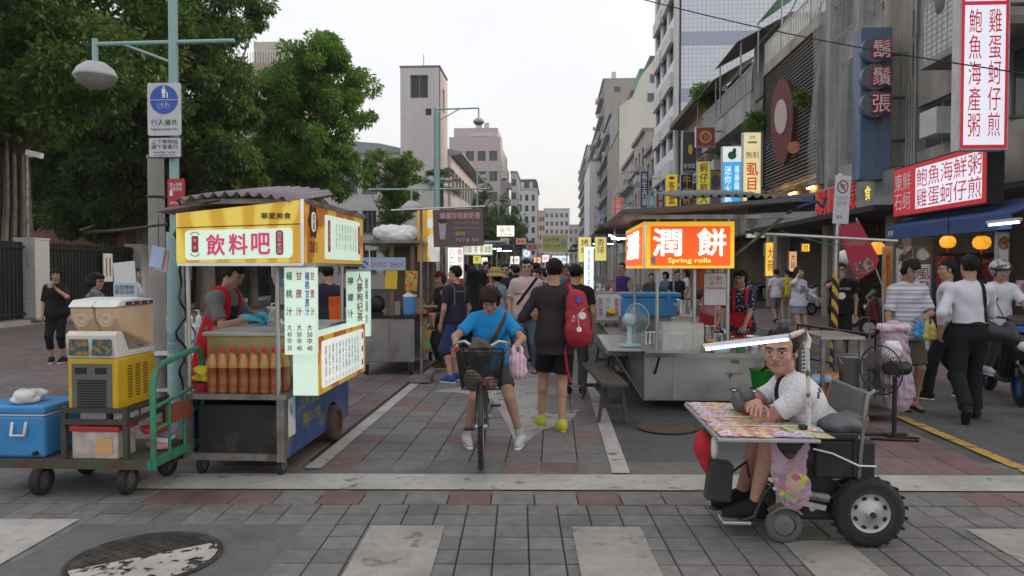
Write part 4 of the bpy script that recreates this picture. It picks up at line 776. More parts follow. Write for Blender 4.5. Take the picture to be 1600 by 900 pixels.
psign('pinkish sign farthest down on the right',928,934,322,356,92,mat('sign_rose',(.4,.2,.22),.5),[(vt('旅館'),k_wht,0,0,.6,.8)])
# arcade interiors: lit shop fronts beyond the louvred building
for i,(px0,px1,py0,py1,Y,c,e,lb)in enumerate([(1195,1212,378,432,31,(.95,.6,.08),.7,'glowing yellow shop panel in the dark arcade'),(1232,1246,392,425,29,(.9,.5,.25),.6,'narrow lit orange sign in the dark arcade'),(1194,1206,380,400,33,(.05,.2,.45),.5,'small blue lit sign in the dark arcade'),(1252,1266,380,394,28,(1,.55,.05),.9,'small glowing yellow lamp sign in the arcade'),(1166,1196,355,372,34,(.55,.72,.5),.5,'pale green lit sign behind the spring roll cart roof')]):
    t=rpanel('lit_shop_sign',lb,px0,px1,py0,py1,Y,emat('arc%d'%i,c,e),[(vt('大碗')[0:3]if py1-py0>px1-px0 else '美食',k_dred if i!=4 else k_grn,0,0,(px1-px0)*Y/FPX*.5,(py1-py0)*Y/FPX*.7)],.1,'sign')
sh_=thing('louvre_shutter','dark slatted timber screen in the arcade behind the woman on the phone','screen',(11.5,22.6,0))
me=B().box((0,0,0),(.05,6.5,.16)).me('slat');me.materials.append(mat('dark_timber',(.05,.045,.04),.8))
for k in range(16):meshobj('slat',me,None,sh_,(0,0,.15+k*.19))
# overhead wire
wr=[]
a,b2=W(985,-6,16),W(1620,118,12)
for k in range(25):q=a.lerp(b2,k/24);q.z-=.5*math.sin(math.pi*k/24)*.25;wr.append(q)
tag(B().tube(wr,.012,5).mk('overhead_wire',m_black),'black overhead wire crossing in front of the right-hand buildings','wire')
# ------------------------------------------------------------ implicit surfaces for people and soft things
class Field:
    def __init__(s):s.p=[]
    def cap(s,a,b,ra,rb=None,k=.03,op=1,cut=0,sq=None):
        s.p.append(('c',np.array(a,float),np.array(b,float),ra,ra if rb is None else rb,k,op,cut,sq));return s
    def ell(s,c,r,M=None,k=.03,op=1):
        s.p.append(('e',np.array(c,float),np.array(r,float),None if M is None else np.array(M,float),0,k,op,0,None));return s
    def bounds(s):
        lo=np.full(3,9.);hi=-lo
        for q in s.p:
            if q[6]<0:continue
            if q[0]=='c':m=max(q[3],q[4]);l,h=np.minimum(q[1],q[2])-m,np.maximum(q[1],q[2])+m
            else:m=q[2]if q[3]is None else np.full(3,q[2].max());l,h=q[1]-m,q[1]+m
            lo=np.minimum(lo,l);hi=np.maximum(hi,h)
        return lo,hi
    def mesh(s,h,post=None,wr=0.,wf=18.,seed=0,pad=.03):
        lo,hi=s.bounds();lo=lo-pad-2*h;hi=hi+pad+2*h;n=np.ceil((hi-lo)/h).astype(int)+1
        ax=[lo[i]+h*np.arange(n[i])for i in range(3)];F=np.ones(n,np.float32)
        for t,A,Bq,r1,r2,k,op,cut,sq in s.p:
            mg=k+3*h+.01
            if t=='c':m=max(r1,r2)+mg;l,u=np.minimum(A,Bq)-m,np.maximum(A,Bq)+m
            else:m=(Bq if r1 is None else np.full(3,Bq.max()))+mg;l,u=A-m,A+m
            i0=np.clip(np.floor((l-lo)/h).astype(int),0,n);i1=np.clip(np.ceil((u-lo)/h).astype(int)+1,0,n)
            if (i1<=i0).any():continue
            sl_=tuple(slice(i0[i],i1[i])for i in range(3));X=ax[0][sl_[0]][:,None,None];Y=ax[1][sl_[1]][None,:,None];Z=ax[2][sl_[2]][None,None,:]
            if t=='c':
                x,y,z=X-A[0],Y-A[1],Z-A[2];d=Bq-A;L2=max(d@d,1e-9);tt=(x*d[0]+y*d[1]+z*d[2])/L2;tc_=np.clip(tt,0,1)
                x,y,z=x-tc_*d[0],y-tc_*d[1],z-tc_*d[2]
                if sq is not None:
                    nv,f=sq;dn=(x*nv[0]+y*nv[1]+z*nv[2])*(f-1);x,y,z=x+dn*nv[0],y+dn*nv[1],z+dn*nv[2]
                D=np.sqrt(x*x+y*y+z*z)-(r1+(r2-r1)*tc_)
                if cut&1:D=np.maximum(D,(tt-1)*math.sqrt(L2))
                if cut&2:D=np.maximum(D,-tt*math.sqrt(L2))
            else:
                x,y,z=X-A[0],Y-A[1],Z-A[2]
                if r1 is not None:M=r1;x,y,z=x*M[0,0]+y*M[1,0]+z*M[2,0],x*M[0,1]+y*M[1,1]+z*M[2,1],x*M[0,2]+y*M[1,2]+z*M[2,2]
                k0=np.sqrt((x/Bq[0])**2+(y/Bq[1])**2+(z/Bq[2])**2);k1=np.sqrt((x/Bq[0]**2)**2+(y/Bq[1]**2)**2+(z/Bq[2]**2)**2)+1e-9;D=k0*(k0-1)/k1
            f=F[sl_];D=D.astype(np.float32)
            if op>0:hh=np.clip(.5+.5*(D-f)/k,0,1);F[sl_]=D*(1-hh)+f*hh-k*hh*(1-hh)
            else:g=-f;hh=np.clip(.5+.5*(D-g)/k,0,1);F[sl_]=-(D*(1-hh)+g*hh-k*hh*(1-hh))
        X,Y,Z=ax[0][:,None,None],ax[1][None,:,None],ax[2][None,None,:]
        if wr:
            a=np.sin(wf*(X*1.1+.6*Z)+seed+1.7*np.sin(7*Z+seed+4*Y))*np.cos(wf*.7*(Z-.5*X+.4*Y)+2*seed+1.3*np.sin(9*X));a=a+.55*np.sin(wf*2.1*(Z*.8+.7*X*np.sin(3*Z+seed)-.5*Y)+2.2*np.sin(11*X+6*Z))*np.sin(wf*.6*(X-Y)+seed*3);F=F+wr*a
        if post is not None:F=post(F,X,Y,Z)
        return snets(F.astype(np.float32),lo,h)
_EC=[(a,b)for a in range(8)for b in range(8)if a<b and bin(a^b).count('1')==1]
def snets(F,lo,h):
    S=F<0;n=F.shape;sl=[slice(0,-1),slice(1,None)]
    cnt=sum(S[sl[a&1],sl[(a>>1)&1],sl[a>>2]].astype(np.int8)for a in range(8));I=np.argwhere((cnt>0)&(cnt<8))
    if len(I)==0:return np.zeros((0,3)),np.zeros((0,4),int)
    off=np.array([(a&1,(a>>1)&1,a>>2)for a in range(8)]);C=I[:,None,:]+off;val=F[C[...,0],C[...,1],C[...,2]]
    P=np.zeros((len(I),3));c=np.zeros(len(I))
    for a,b in _EC:
        va,vb=val[:,a],val[:,b];m=(va<0)!=(vb<0);t=np.where(m,va/np.where(m,va-vb,1),0);P+=m[:,None]*(off[a]+t[:,None]*(off[b]-off[a]));c+=m
    P=P/c[:,None]+I;vid=np.full(np.array(n)-1,-1);vid[I[:,0],I[:,1],I[:,2]]=np.arange(len(I));Qs=[]
    for d in range(3):
        s0=[slice(None)]*3;s1=[slice(None)]*3;s0[d]=slice(0,-1);s1[d]=slice(1,None);A,Bq=S[tuple(s0)],S[tuple(s1)];E_=np.argwhere(A!=Bq);e1,e2=(d+1)%3,(d+2)%3
        E_=E_[(E_[:,e1]>0)&(E_[:,e2]>0)&(E_[:,e1]<n[e1]-1)&(E_[:,e2]<n[e2]-1)]
        if len(E_)==0:continue
        q=[]
        for o1,o2 in ((-1,-1),(0,-1),(0,0),(-1,0)):J=E_.copy();J[:,e1]+=o1;J[:,e2]+=o2;q.append(vid[J[:,0],J[:,1],J[:,2]])
        q=np.stack(q,1);flip=~A[E_[:,0],E_[:,1],E_[:,2]];q[flip]=q[flip][:,::-1];Qs.append(q)
    Qf=np.concatenate(Qs);Qf=Qf[(Qf>=0).all(1)]
    return lo+P*h,Qf
def fobj(name,VF,m,parent,mi=None,mats=None):
    V,F=VF
    if len(F)==0:return None
    me=fastmesh(name,V,F,True)
    for q in (mats or [m]):me.materials.append(q)
    if mi is not None:me.polygons.foreach_set('material_index',mi.astype(np.int32));me.update()
    return meshobj(name,me,None,parent)
def ik(a,t,l1,l2,pole):
    a,t,pole=np.array(a,float),np.array(t,float),np.array(pole,float);d=t-a;L_=np.linalg.norm(d)
    if L_>(l1+l2)*.995:t=a+d/L_*(l1+l2)*.995;d=t-a;L_=np.linalg.norm(d)
    u=d/L_;x=(l1*l1-l2*l2+L_*L_)/(2*L_);hgt=math.sqrt(max(l1*l1-x*x,1e-6));p=pole-u*(pole@u);p/=np.linalg.norm(p)+1e-9
    return a+u*x+p*hgt,t
def rotm(yaw=0,pitch=0,roll=0):return np.array(Euler((R(-pitch),R(roll),R(yaw)),'XYZ').to_matrix()) # pitch > 0 looks down
SK={'tan':(.40,.235,.155),'light':(.50,.315,.225),'dark':(.31,.175,.11),'flush':(.46,.25,.18)}
def skin(k):return mat('skin_'+k,SK[k],.5,var=.1,scale=30,rgb2=tuple(x*.82 for x in SK[k]),f2=(.5,.8),s2=9,spec=.35)
m_eye=mat('eye_dark',(.02,.015,.012),.25);m_eyew=mat('eye_white',(.55,.52,.49),.3);m_lip=mat('lip',(.30,.12,.10),.5);m_nail=mat('nail',(.55,.36,.28),.35)
def hairm(k):return mat('hair_'+k,{'black':(.006,.0055,.0055),'brown':(.028,.015,.009),'dark':(.012,.009,.008),'red':(.08,.02,.015),'grey':(.028,.027,.027)}[k],.6,var=.5,scale=60,bump=.4,bscale=130,spec=.22)
def headfield(F,o,M,s,female=False,near=False):
    T=lambda p:o+M@(np.array(p)*s)
    e=lambda p,r,k=.015,op=1:F.ell(T(p),np.array(r)*s,M,k*s,op)
    e((0,-.014,.030),(.076,.094,.088),.02);e((0,.022,-.036),(.060 if not female else .056,.064,.080),.03);e((0,.060,-.092),(.026,.022,.021),.025)
    for sg in (-1,1):
        e((sg*.040,.052,-.028),(.024,.022,.026),.02);e((sg*.050,.005,-.075),(.018,.03,.026),.03)
        F.cap(T((sg*.050,.070,.030)),T((sg*.014,.084,.030)),.011*s,.011*s,.014*s)
        e((sg*.079,-.006,-.004),(.009,.020,.032),.006)
        if near:e((sg*.083,-.004,-.002),(.006,.012,.022),.004,-1)
        e((sg*.032,.096,.009),(.019,.013,.010),.012,-1);e((sg*.032,.0715,.008),(.0150,.0145,.0125),.004)
        if near:F.cap(T((sg*.044,.0825,-.013)),T((sg*.020,.0875,-.010)),.0035*s,.0035*s,.008*s);F.cap(T((sg*.030,.083,-.028)),T((sg*.036,.082,-.062)),.0035*s,.002*s,.008*s,-1)
    F.cap(T((0,.082,.014)),T((0,.100,-.026)),.008*s,.013*s,.012*s)
    for sg in (-1,1):e((sg*.013,.090,-.031),(.009,.010,.008),.008)
    F.cap(T((-.019,.078,-.058)),T((.019,.078,-.058)),.008*s,.008*s,.010*s);e((0,.084,-.054),(.014,.008,.006),.008);e((0,.083,-.066),(.015,.009,.007),.008)
    F.cap(T((-.022,.092,-.060)),T((.022,.092,-.060)),.003*s,.003*s,.003*s,-1)
def facemat(V,Fq,o,M,s):
    "material slots on the head: 0 skin 1 eye 2 brow 3 lip 4 eye white"
    c=((V[Fq].mean(1)-o)@M)/s;x,y,z=np.abs(c[:,0]),c[:,1],c[:,2];mi=np.zeros(len(c),int);fr=y>.055
    mi[fr&(((x-.032)/.0155)**2+((z-.0075)/.0062)**2<1)]=4;mi[fr&(((x-.0315)/.0068)**2+((z-.0078)/.0068)**2<1)]=1
    mi[fr&(((x-.032)/.0175)**2+((z-.0125)/.0022)**2<1)]=1
    mi[fr&(((x-.033)/.022)**2+((z-.0295-.06*(x-.033)*(x<.033))/.0045)**2<1)]=2;mi[(y>.07)&((x/.023)**2+((z+.060)/.0105)**2<1)]=3
    return mi
def hair(style,o,M,s,m,parent,h,seed=0):
    F=Field();T=lambda p:o+M@(np.array(p)*s);e=lambda p,r,k=.02:F.ell(T(p),np.array(r)*s,M,k*s)
    vol={'short':.011,'crop':.007,'bob':.022,'long':.014,'pony':.01,'curly':.03,'fringe':.016}[style]
    e((0,-.018,.034),(.078+vol,.095+vol,.089+vol))
    if style in ('bob','curly','fringe'):e((0,-.03,-.02),(.082+vol*.8,.085+vol*.6,.10+vol*.4-(.03 if style=='fringe' else 0)))
    if style=='curly':
        for k in range(46):a=k*2.4;z=-.02+.13*((k*.618)%1);r_=.085*math.sqrt(max(0,1-((z-.02)/.13)**2))+.012;e((r_*math.cos(a)*1.0,r_*math.sin(a)*1.1-.02,z),(.026,.026,.026),.012)
    if style=='long':F.cap(T((0,-.055,-.02)),T((0,-.09,-.28)),.092*s,.075*s,.05*s,sq=(M@np.array([0,1,0]),1.7));[F.cap(T((sg*.07,.01,0)),T((sg*.085,.0,-.2)),.032*s,.022*s,.03*s)for sg in (-1,1)]
    if style=='pony':e((0,-.12,.03),(.035,.04,.04));F.cap(T((0,-.13,.03)),T((0,-.15,-.12)),.03*s,.012*s,.02*s)
    zl={'short':-.055,'crop':-.05,'bob':-.115,'long':-.5,'pony':-.06,'curly':-.10,'fringe':-.085}[style];sd={'short':-.012,'crop':-.005,'bob':-.10,'long':-.30,'pony':.0,'curly':-.07,'fringe':-.045}[style];hl={'short':.062,'crop':.072,'bob':.05,'long':.062,'pony':.066,'curly':.055,'fringe':.048}[style]
    def post(Fv,X,Y,Z):
        x,y,z=X-o[0],Y-o[1],Z-o[2];lx=(x*M[0,0]+y*M[1,0]+z*M[2,0])/s;ly=(x*M[0,1]+y*M[1,1]+z*M[2,1])/s;lz=(x*M[0,2]+y*M[1,2]+z*M[2,2])/s
        st=.006*np.sin(95*lx+50*ly+seed)*np.sin(60*lz+40*lx+seed)+.004*np.sin(170*lx+30*lz+seed)
        g=np.minimum(hl-lz+.012*np.sin(60*lx+seed)+.25*np.maximum(np.abs(lx)-.045,0),np.maximum(ly-.022+(.02 if style in ('bob','long')else 0)*0,sd-lz+.2*np.abs(ly)));g=np.minimum(g,np.maximum(ly+.035,zl-lz))
        return np.maximum(Fv+st*s,g*s)
    return fobj('hair',F.mesh(h,post,pad=.02),m,parent)
def handfield(F,wrist,d,n,s,curl=.5,side=1,spread=.1):
    "palm and five fingers; d along the fingers, n out of the palm, side +1 puts the thumb towards d x n"
    d=np.array(d,float);d/=np.linalg.norm(d);n=np.array(n,float);n-=d*(n@d);n/=np.linalg.norm(n)+1e-9;a=np.cross(d,n)*side
    P=lambda u,v,w_:np.array(wrist)+(a*u+d*v+n*w_)*s
    F.cap(P(.012,.02,0),P(.022,.078,0),.019*s,.017*s,.012*s);F.cap(P(-.012,.02,0),P(-.024,.074,0),.018*s,.015*s,.012*s);F.cap(P(0,-.03,0),P(0,.03,0),.025*s,.024*s,.02*s,sq=(n,1.25))
    for i,(u,v,L_)in enumerate(((.031,.084,.070),(.011,.088,.078),(-.010,.085,.072),(-.030,.077,.057))):
        p=P(u,v,0);ang=curl*.55;dirv=lambda t:(d*math.cos(t)+n*math.sin(t))+a*spread*(1.2-i)*.5
        for j,fr in enumerate((.42,.32,.26)):q=p+dirv(ang)*L_*fr*s;F.cap(p,q,(.0095-.0008*j)*s,(.0088-.001*j)*s,.004*s);p=q;ang+=curl*(1.0 if j==0 else .8)
    p=P(.026,.022,.004)
    for dv,L_,r_ in (((.75,.62,.25),.045,.0125),((.35,.85,.35+.35*curl),.034,.0105),((.05,.85,.45+.5*curl),.028,.009)):v=np.array(dv)/np.linalg.norm(dv);q=p+(a*v[0]+d*v[1]+n*v[2])*L_*s;F.cap(p,q,r_*s,r_*.9*s,.006*s);p=q
def person(label,loc,rz,h=1.7,sex='m',pel=None,lean=0,side=0,tw=0,head=(0,0,0),ra=None,la=None,rp=(.5,-.6,-.5),lp=(-.5,-.6,-.5),rf=None,lf=None,rk=(0,1,0),lk=(0,1,0),fyaw=(8,-8),fat=1.,
           top=None,sleeve=.62,hem=.10,bot=None,leg=2.,botfat=1.,shoe=None,hairs='short',hairc='black',sk='tan',res=.019,hres=.0085,near=False,rh=None,lh=None,curl=(.5,.5),group=None,extras=(),glasses=False,collar=None,belt=None,skirt=None,dress=None,cat='person',nohands=(),footp=(0,0),sandals=False,wr=.0045,toe=None,name='person',socks=None,hs=1.):
    T_=thing(name,label,cat,loc,rz,group);s=h/1.7;fem=sex=='f';A=np.array
    pel=A(pel if pel is not None else (0,0,.93))*s if pel is None else A(pel,float)
    sp=A((math.sin(R(side)),math.sin(R(lean)),math.cos(R(lean))*math.cos(R(side))));sp/=np.linalg.norm(sp);rt=A((math.cos(R(tw)),math.sin(R(tw)),0));fwd=np.cross(sp,rt);fwd/=np.linalg.norm(fwd);rt=np.cross(fwd,sp)
    sw_=(.175 if not fem else .155)*s*(1+(fat-1)*.4);neck=pel+sp*.50*s;chest=pel+sp*.34*s;waist=pel+sp*.16*s
    hm=rotm(head[0],head[1],head[2]);nd=sp*.55+A((0,0,.45))+A((0,math.sin(R(head[1]))*.25,0));nd/=np.linalg.norm(nd);ho=neck+nd*.105*s+hm@A((0,.015,.085))*s
    sR,sL=neck-sp*.055*s+rt*sw_,neck-sp*.055*s-rt*sw_
    ua,fa_=.285*s,.245*s;ra=sR+A((.055,.07,-.5))*s if ra is None else A(ra,float);la=sL+A((-.055,.07,-.5))*s if la is None else A(la,float)
    eR,wR=ik(sR,ra,ua,fa_,rp);eL,wL=ik(sL,la,ua,fa_,lp)
    hw=.088*s;hR,hL=pel+A((hw,0,-.03))*1.,pel+A((-hw,0,-.03))*1.
    rf=A((.10*s,0,.085*s))if rf is None else A(rf,float);lf=A((-.10*s,0,.085*s))if lf is None else A(lf,float)
    kR,aR=ik(hR,rf,.43*s,.415*s,rk);kL,aL=ik(hL,lf,.43*s,.415*s,lk)
    BM=np.stack([rt,fwd,sp],1);f_=fat
    def torso(F,g=0.,lower=True):
        F.ell(chest+sp*.02*s,A((.162*f_*(.92 if fem else 1)*s+g,.108*f_*s+g,.185*s+g)),BM,.05);F.ell(waist,A((.142*f_*s+g,.104*f_*s+g,.16*s)),BM,.06)
        F.cap(sR-rt*.035*s,sL+rt*.035*s,.062*s+g,.062*s+g,.05);F.cap(sR-rt*.02*s,neck+rt*.04*s,.05*s+g*.8,.045*s+g*.5,.03);F.cap(sL+rt*.02*s,neck-rt*.04*s,.05*s+g*.8,.045*s+g*.5,.03)
        if fem:[F.ell(chest+rt*sg*.07*s+fwd*.075*s-sp*.0*s,A((.062,.055,.065))*s+g,BM,.04)for sg in (-1,1)]
        elif f_>1.08:F.ell(waist+fwd*.05*s,A((.12,.10,.14))*s*f_+g,BM,.06)
        if lower:F.ell(pel,A((.158*(1.05 if fem else 1)*f_*s+g,.118*f_*s+g,.13*s+g)),BM,.06)
        return F
    # body
    F=torso(Field())
    for hp,kn,an in ((hR,kR,aR),(hL,kL,aL)):
        F.cap(hp,kn,.080*s*f_,.054*s,.04);mid=kn+(an-kn)*.3;F.cap(kn,an,.052*s,.035*s,.02);F.cap(kn+(an-kn)*.12-fwd*.012*s,mid-fwd*.016*s,.042*s,.046*s,.03)
    for sh,el,wr_ in ((sR,eR,wR),(sL,eL,wL)):F.cap(sh,el,.050*s,.037*s,.03);F.cap(el,wr_,.038*s,.026*s,.02);
    F.cap(neck-sp*.02*s,ho-hm@A((0,.02,.06))*s,.058*s,.052*s,.03)
    parts=[F.mesh(res)];mis=[np.zeros(len(parts[0][1]),int)]
    HF=Field();headfield(HF,ho,hm,s*.98*hs,fem,near);HF.cap(neck+sp*.02*s,ho-hm@A((0,.02,.05))*s,.056*s*(.88 if fem else 1),.050*s*(.88 if fem else 1),.03);v=HF.mesh(hres);parts.append(v);mis.append(facemat(v[0],v[1],ho,hm,s*.98*hs))
    for i,(el,wr_,hd,nm)in enumerate(((eR,wR,rh,'r'),(eL,wL,lh,'l'))):
        if nm in nohands:continue
        if hd is None:fd=(wr_-el);fd=fd/np.linalg.norm(fd);pn=-rt*(1 if i==0 else -1)+fwd*.0
        else:fd,pn=A(hd[0],float),A(hd[1],float)
        Hf=Field();handfield(Hf,wr_,fd,pn,s*(1 if not fem else .93),curl[i],1 if i==0 else -1);v=Hf.mesh(min(hres,.0065)if hres<.008 else .0095,pad=.01)
        a_=np.cross(fd/np.linalg.norm(fd),pn);parts.append(v);mis.append(np.zeros(len(v[1]),int))
    if sandals:
        for an,ky in ((aR,fyaw[0]),(aL,fyaw[1])):
            d_=A((-math.sin(R(ky)),math.cos(R(ky)),0));Ff=Field();Ff.cap(an-A((0,0,.02*s)),an-d_*.03*s-A((0,0,.05*s)),.036*s,.032*s);Ff.cap(an-A((0,0,.045*s)),an+d_*.15*s-A((0,0,.06*s)),.034*s,.024*s,.03);v=Ff.mesh(.009);parts.append(v);mis.append(np.zeros(len(v[1]),int))
    V=np.concatenate([p[0]for p in parts]);o_=np.cumsum([0]+[len(p[0])for p in parts]);Fq=np.concatenate([p[1]+o_[i]for i,p in enumerate(parts)])
    fobj('body',(V,Fq),None,T_,np.concatenate(mis),[skin(sk),m_eye,hairm(hairc),m_lip,m_eyew])
    if hairs:hair(hairs,ho,hm,s*.98*hs,hairm(hairc),T_,max(hres,.005),seed=h*17)
    # clothes
    if top is not None:
        g=.014;F=torso(Field(),g)
        for sh,el,wr_ in ((sR,eR,wR),(sL,eL,wL)):
            if sleeve>0:t1=min(sleeve,1);e1=sh+(el-sh)*t1;F.cap(sh,e1,.062*s,(.062 if sleeve<1 else .050)*s,.04,cut=1 if sleeve<1 else 0)
            if sleeve>1:t2=min(sleeve-1,1);F.cap(el,el+(wr_-el)*t2,.050*s,.036*s,.03,cut=1)
        F.cap(neck-sp*.03*s,neck+sp*.012*s,.070*s,.062*s,.02,cut=1)
        hz=pel-sp*hem*s
        if hem>0:F.cap(pel+sp*.12*s,pel-sp*(hem+.03)*s,.158*s*f_+.012,.176*s*f_+.014,.05,sq=(fwd,1.24));F.ell(pel,A((.172*f_*s+.018,.138*f_*s+.016,.14*s)),BM,.05)
        def pst(Fv,X,Y,Z):return np.maximum(Fv,-((X-hz[0])*sp[0]+(Y-hz[1])*sp[1]+(Z-hz[2])*sp[2]))
        fobj('shirt',F.mesh(res*.8,pst,wr,18,h*9),top,T_)
        if sleeve<=0 or True:pass
    if collar is not None:
        b_=B();n_=14;pts_=[V3(neck+sp*.020*s+(rt*math.cos(t)*.066+fwd*(math.sin(t)*.062-.004))*s*(1 if not fem else .9)-sp*(.022*s*max(0,math.sin(t))))for t in [math.pi*2*k/n_ for k in range(n_)]];b_.tube(pts_,.016*s,6,True);b_.mk('collar',collar,T_)
    if bot is not None:
        F=Field();F.ell(pel,A((.158*(1.05 if fem else 1)*f_*s+.010,.118*f_*s+.010,.14*s)),BM,.05);F.ell(pel+sp*.07*s,A((.15*f_*s+.008,.112*f_*s+.008,.08*s)),BM,.05)
        for hp,kn,an in ((hR,kR,aR),(hL,kL,aL)):
            t1=min(leg,1);e1=hp+(kn-hp)*t1;r1=.080*s*f_+.013;r2=(r1+((.054*s+.016)-r1)*t1)*botfat;F.cap(hp,e1,r1,r2,.04,cut=1 if leg<1 else 0)
            if leg>1:t2=min(leg-1,1);F.cap(kn,kn+(an-kn)*t2,(.062*s+.006)*botfat,(.050*s+.008)*botfat,.03,cut=1)
        fobj('trousers',F.mesh(res*.85,None,wr,16,h*5),bot,T_)
    if skirt is not None:
        m_,z0,rr0=skirt;F=Field();F.cap(pel+sp*.12*s,A((pel[0],pel[1],z0)),.15*s,rr0,.04,cut=1,sq=(fwd,1.25));fobj('skirt',F.mesh(res*.85,None,.006,22),m_,T_)
    if belt is not None:
        b_=B();c_=pel+sp*.085*s;b_.tube([V3(c_+(rt*math.cos(t)*.166*f_+fwd*math.sin(t)*.126*f_)*s)for t in [math.pi*2*k/20 for k in range(20)]],.016,6,True);b_.mk('belt',belt,T_)
    if shoe is not None:
        for i,(an,kn,ky)in enumerate(((aR,kR,fyaw[0]),(aL,kL,fyaw[1]))):
            pt=R(footp[i]);d_=A((-math.sin(R(ky))*math.cos(pt),math.cos(R(ky))*math.cos(pt),-math.sin(pt)));dn=A((0,-math.sin(pt),-math.cos(pt)))if True else 0
            if sandals:
                F=Field();F.cap(an-d_*.05*s+dn*.085*s,an+d_*.17*s+dn*.085*s,.034*s,.042*s,.02,sq=(dn,3.2));fobj('sandal',F.mesh(max(.009,res*.75)),shoe,T_);b_=B();b_.tube([V3(an+d_*.07*s+dn*.07*s+np.cross(d_,dn)*.045*s),V3(an+d_*.085*s+dn*.028*s),V3(an+d_*.07*s+dn*.07*s-np.cross(d_,dn)*.045*s)],.013*s,5);b_.mk('sandal_strap',shoe,T_);continue
            F=Field();F.cap(an+dn*.01*s-d_*.01*s,an-d_*.035*s+dn*.045*s,.044*s,.038*s,.03);F.cap(an+dn*.035*s-d_*.02*s,an+d_*.155*s+dn*.055*s,.043*s,.032*s,.04);F.cap(an+d_*.03*s+dn*.01*s,an+d_*.10*s+dn*.035*s,.034*s,.03*s,.03)
            lim=an+dn*.083*s
            fobj('shoe',F.mesh(max(.009,res*.75),lambda Fv,X,Y,Z:np.maximum(Fv,(X-lim[0])*dn[0]+(Y-lim[1])*dn[1]+(Z-lim[2])*dn[2])),shoe,T_)
            F=Field();F.cap(an-d_*.045*s+dn*.085*s,an+d_*.16*s+dn*.085*s,.036*s,.038*s,.02,sq=(dn,2.4));fobj('sole',F.mesh(max(.009,res*.75)),toe or m_white,T_)
            if socks is not None:B().cyl(an+dn*.03*s,an+(kn-an)*.22,.042*s,.046*s,12).mk('sock',socks,T_)
    for ex in extras: # shells hugging the clothes: aprons, straps
        nm,m_,g,cut=ex[:4];F=torso(Field(),g)
        if len(ex)>4:F.cap(pel+sp*.1*s,pel-sp*ex[4]*s,.15*s*f_+g,.17*s*f_+g,.06,sq=(fwd,1.25))
        def pst(Fv,X,Y,Z,cut=cut):
            x,y,z=X-pel[0],Y-pel[1],Z-pel[2];lx=x*rt[0]+y*rt[1]+z*rt[2];ly=x*fwd[0]+y*fwd[1]+z*fwd[2];lz=x*sp[0]+y*sp[1]+z*sp[2];return np.maximum(Fv,cut(lx/s,ly/s,lz/s)*s)
        fobj(nm,F.mesh(res*.7,pst),m_,T_)
    if glasses:
        b_=B();TT=lambda p:V3(ho+hm@(A(p)*s*.98))
        for sg in (-1,1):b_.tube([TT((sg*.034+.024*math.cos(t),.098-.012*abs(math.cos(t))*(1 if True else 0),.006+.016*math.sin(t)))for t in [k*2*math.pi/14 for k in range(14)]],.0022,4,True);b_.tube([TT((sg*.058,.088,.01)),TT((sg*.082,0,.008))],.002,4)
        b_.tube([TT((-.010,.100,.009)),TT((.010,.100,.009))],.002,4);b_.mk('glasses',m_black,T_)
    T_['_dbg']=0;del T_['_dbg']
    J=dict(T=T_,neck=neck,ho=ho,hm=hm,sR=sR,sL=sL,eR=eR,eL=eL,wR=wR,wL=wL,pel=pel,rt=rt,fwd=fwd,sp=sp,s=s,aR=aR,aL=aL,kR=kR,kL=kL,chest=chest);return J
def band(nx,nz,d,w):return lambda x,y,z:np.abs(nx*x+nz*z-d)-w
# ------------------------------------------------------------ common pieces
m_yel=mat('yellow_plastic',(.62,.40,.02),.4,var=.08);m_bluep=mat('blue_paint_worn',(.035,.085,.24),.55,var=.15,rgb2=(.16,.15,.14),f2=(.56,.66),s2=3.5)
m_redp=mat('red_plastic',(.45,.02,.02),.4);m_grnp=mat('green_paint',(.03,.22,.12),.45,var=.12,rgb2=(.08,.09,.06),f2=(.58,.7),s2=7)
m_clear=mat('clear_plastic',(.75,.75,.72),.15,alpha=.28);m_glassc=mat('case_glass',(.6,.66,.64),.05,alpha=.16)
m_blupl=mat('blue_cooler',(.05,.25,.55),.4,var=.06);m_wood=mat('grey_wood',(.075,.064,.054),.8,var=.3,scale=4,bump=.4);m_paper=mat('paper_white',(.70,.70,.70),.8)
e_menu=emat('menu_green_white',(.68,.86,.72),.36);e_menuw=emat('menu_white',(.80,.88,.84),.40)
m_art=swirl('orange_art',(.80,.60,.10),(.78,.52,.06),(.64,.36,.03),1.6,.28);m_art2=swirl('orange_art_side',(.66,.40,.05),(.62,.22,.02),(.42,.13,.01),3.5,.22)
def wheel(parent,c,r,w,axis='x',rim=m_steeld,name='wheel',tm=None,n=22):
    "tyre with rounded tread, rim as sub-part"
    prof=[(r*.62,-w/2),(r*.9,-w/2),(r,-w*.28),(r,w*.28),(r*.9,w/2),(r*.62,w/2),(r*.62,-w/2)]
    o=B().lathe(prof,n=n,axis=axis).mk(name,tm or m_rubber,parent,c);B().lathe([(.001,-w*.3),(r*.25,-w*.42),(r*.5,-w*.28),(r*.64,-w*.36),(r*.64,w*.36),(r*.5,w*.28),(r*.25,w*.42),(.001,w*.3)],n=n,axis=axis).mk('rim',rim,o);return o
def caster(parent,x,y,r=.07):
    B().box((0,0,0),(.05,.07,.02)).mk('caster_plate',m_steeld,parent,(x,y,r*2+.03));wheel(parent,(x,y,r),r,.04,'x',m_alu,'caster')
    for q in (-.03,.03):B().box((0,0,0),(.006,.04,r*1.4)).mk('caster_fork',m_steeld,parent,(x+q,y,r*1.4))
def bottle_mesh(h,r,nm='bottle'):
    return B().lathe([(.001,0),(r*.9,0),(r,h*.04),(r,h*.28),(r*.92,h*.31),(r*.92,h*.56),(r,h*.6),(r*.97,h*.68),(r*.7,h*.8),(r*.3,h*.9),(r*.28,h*.94)],n=12)
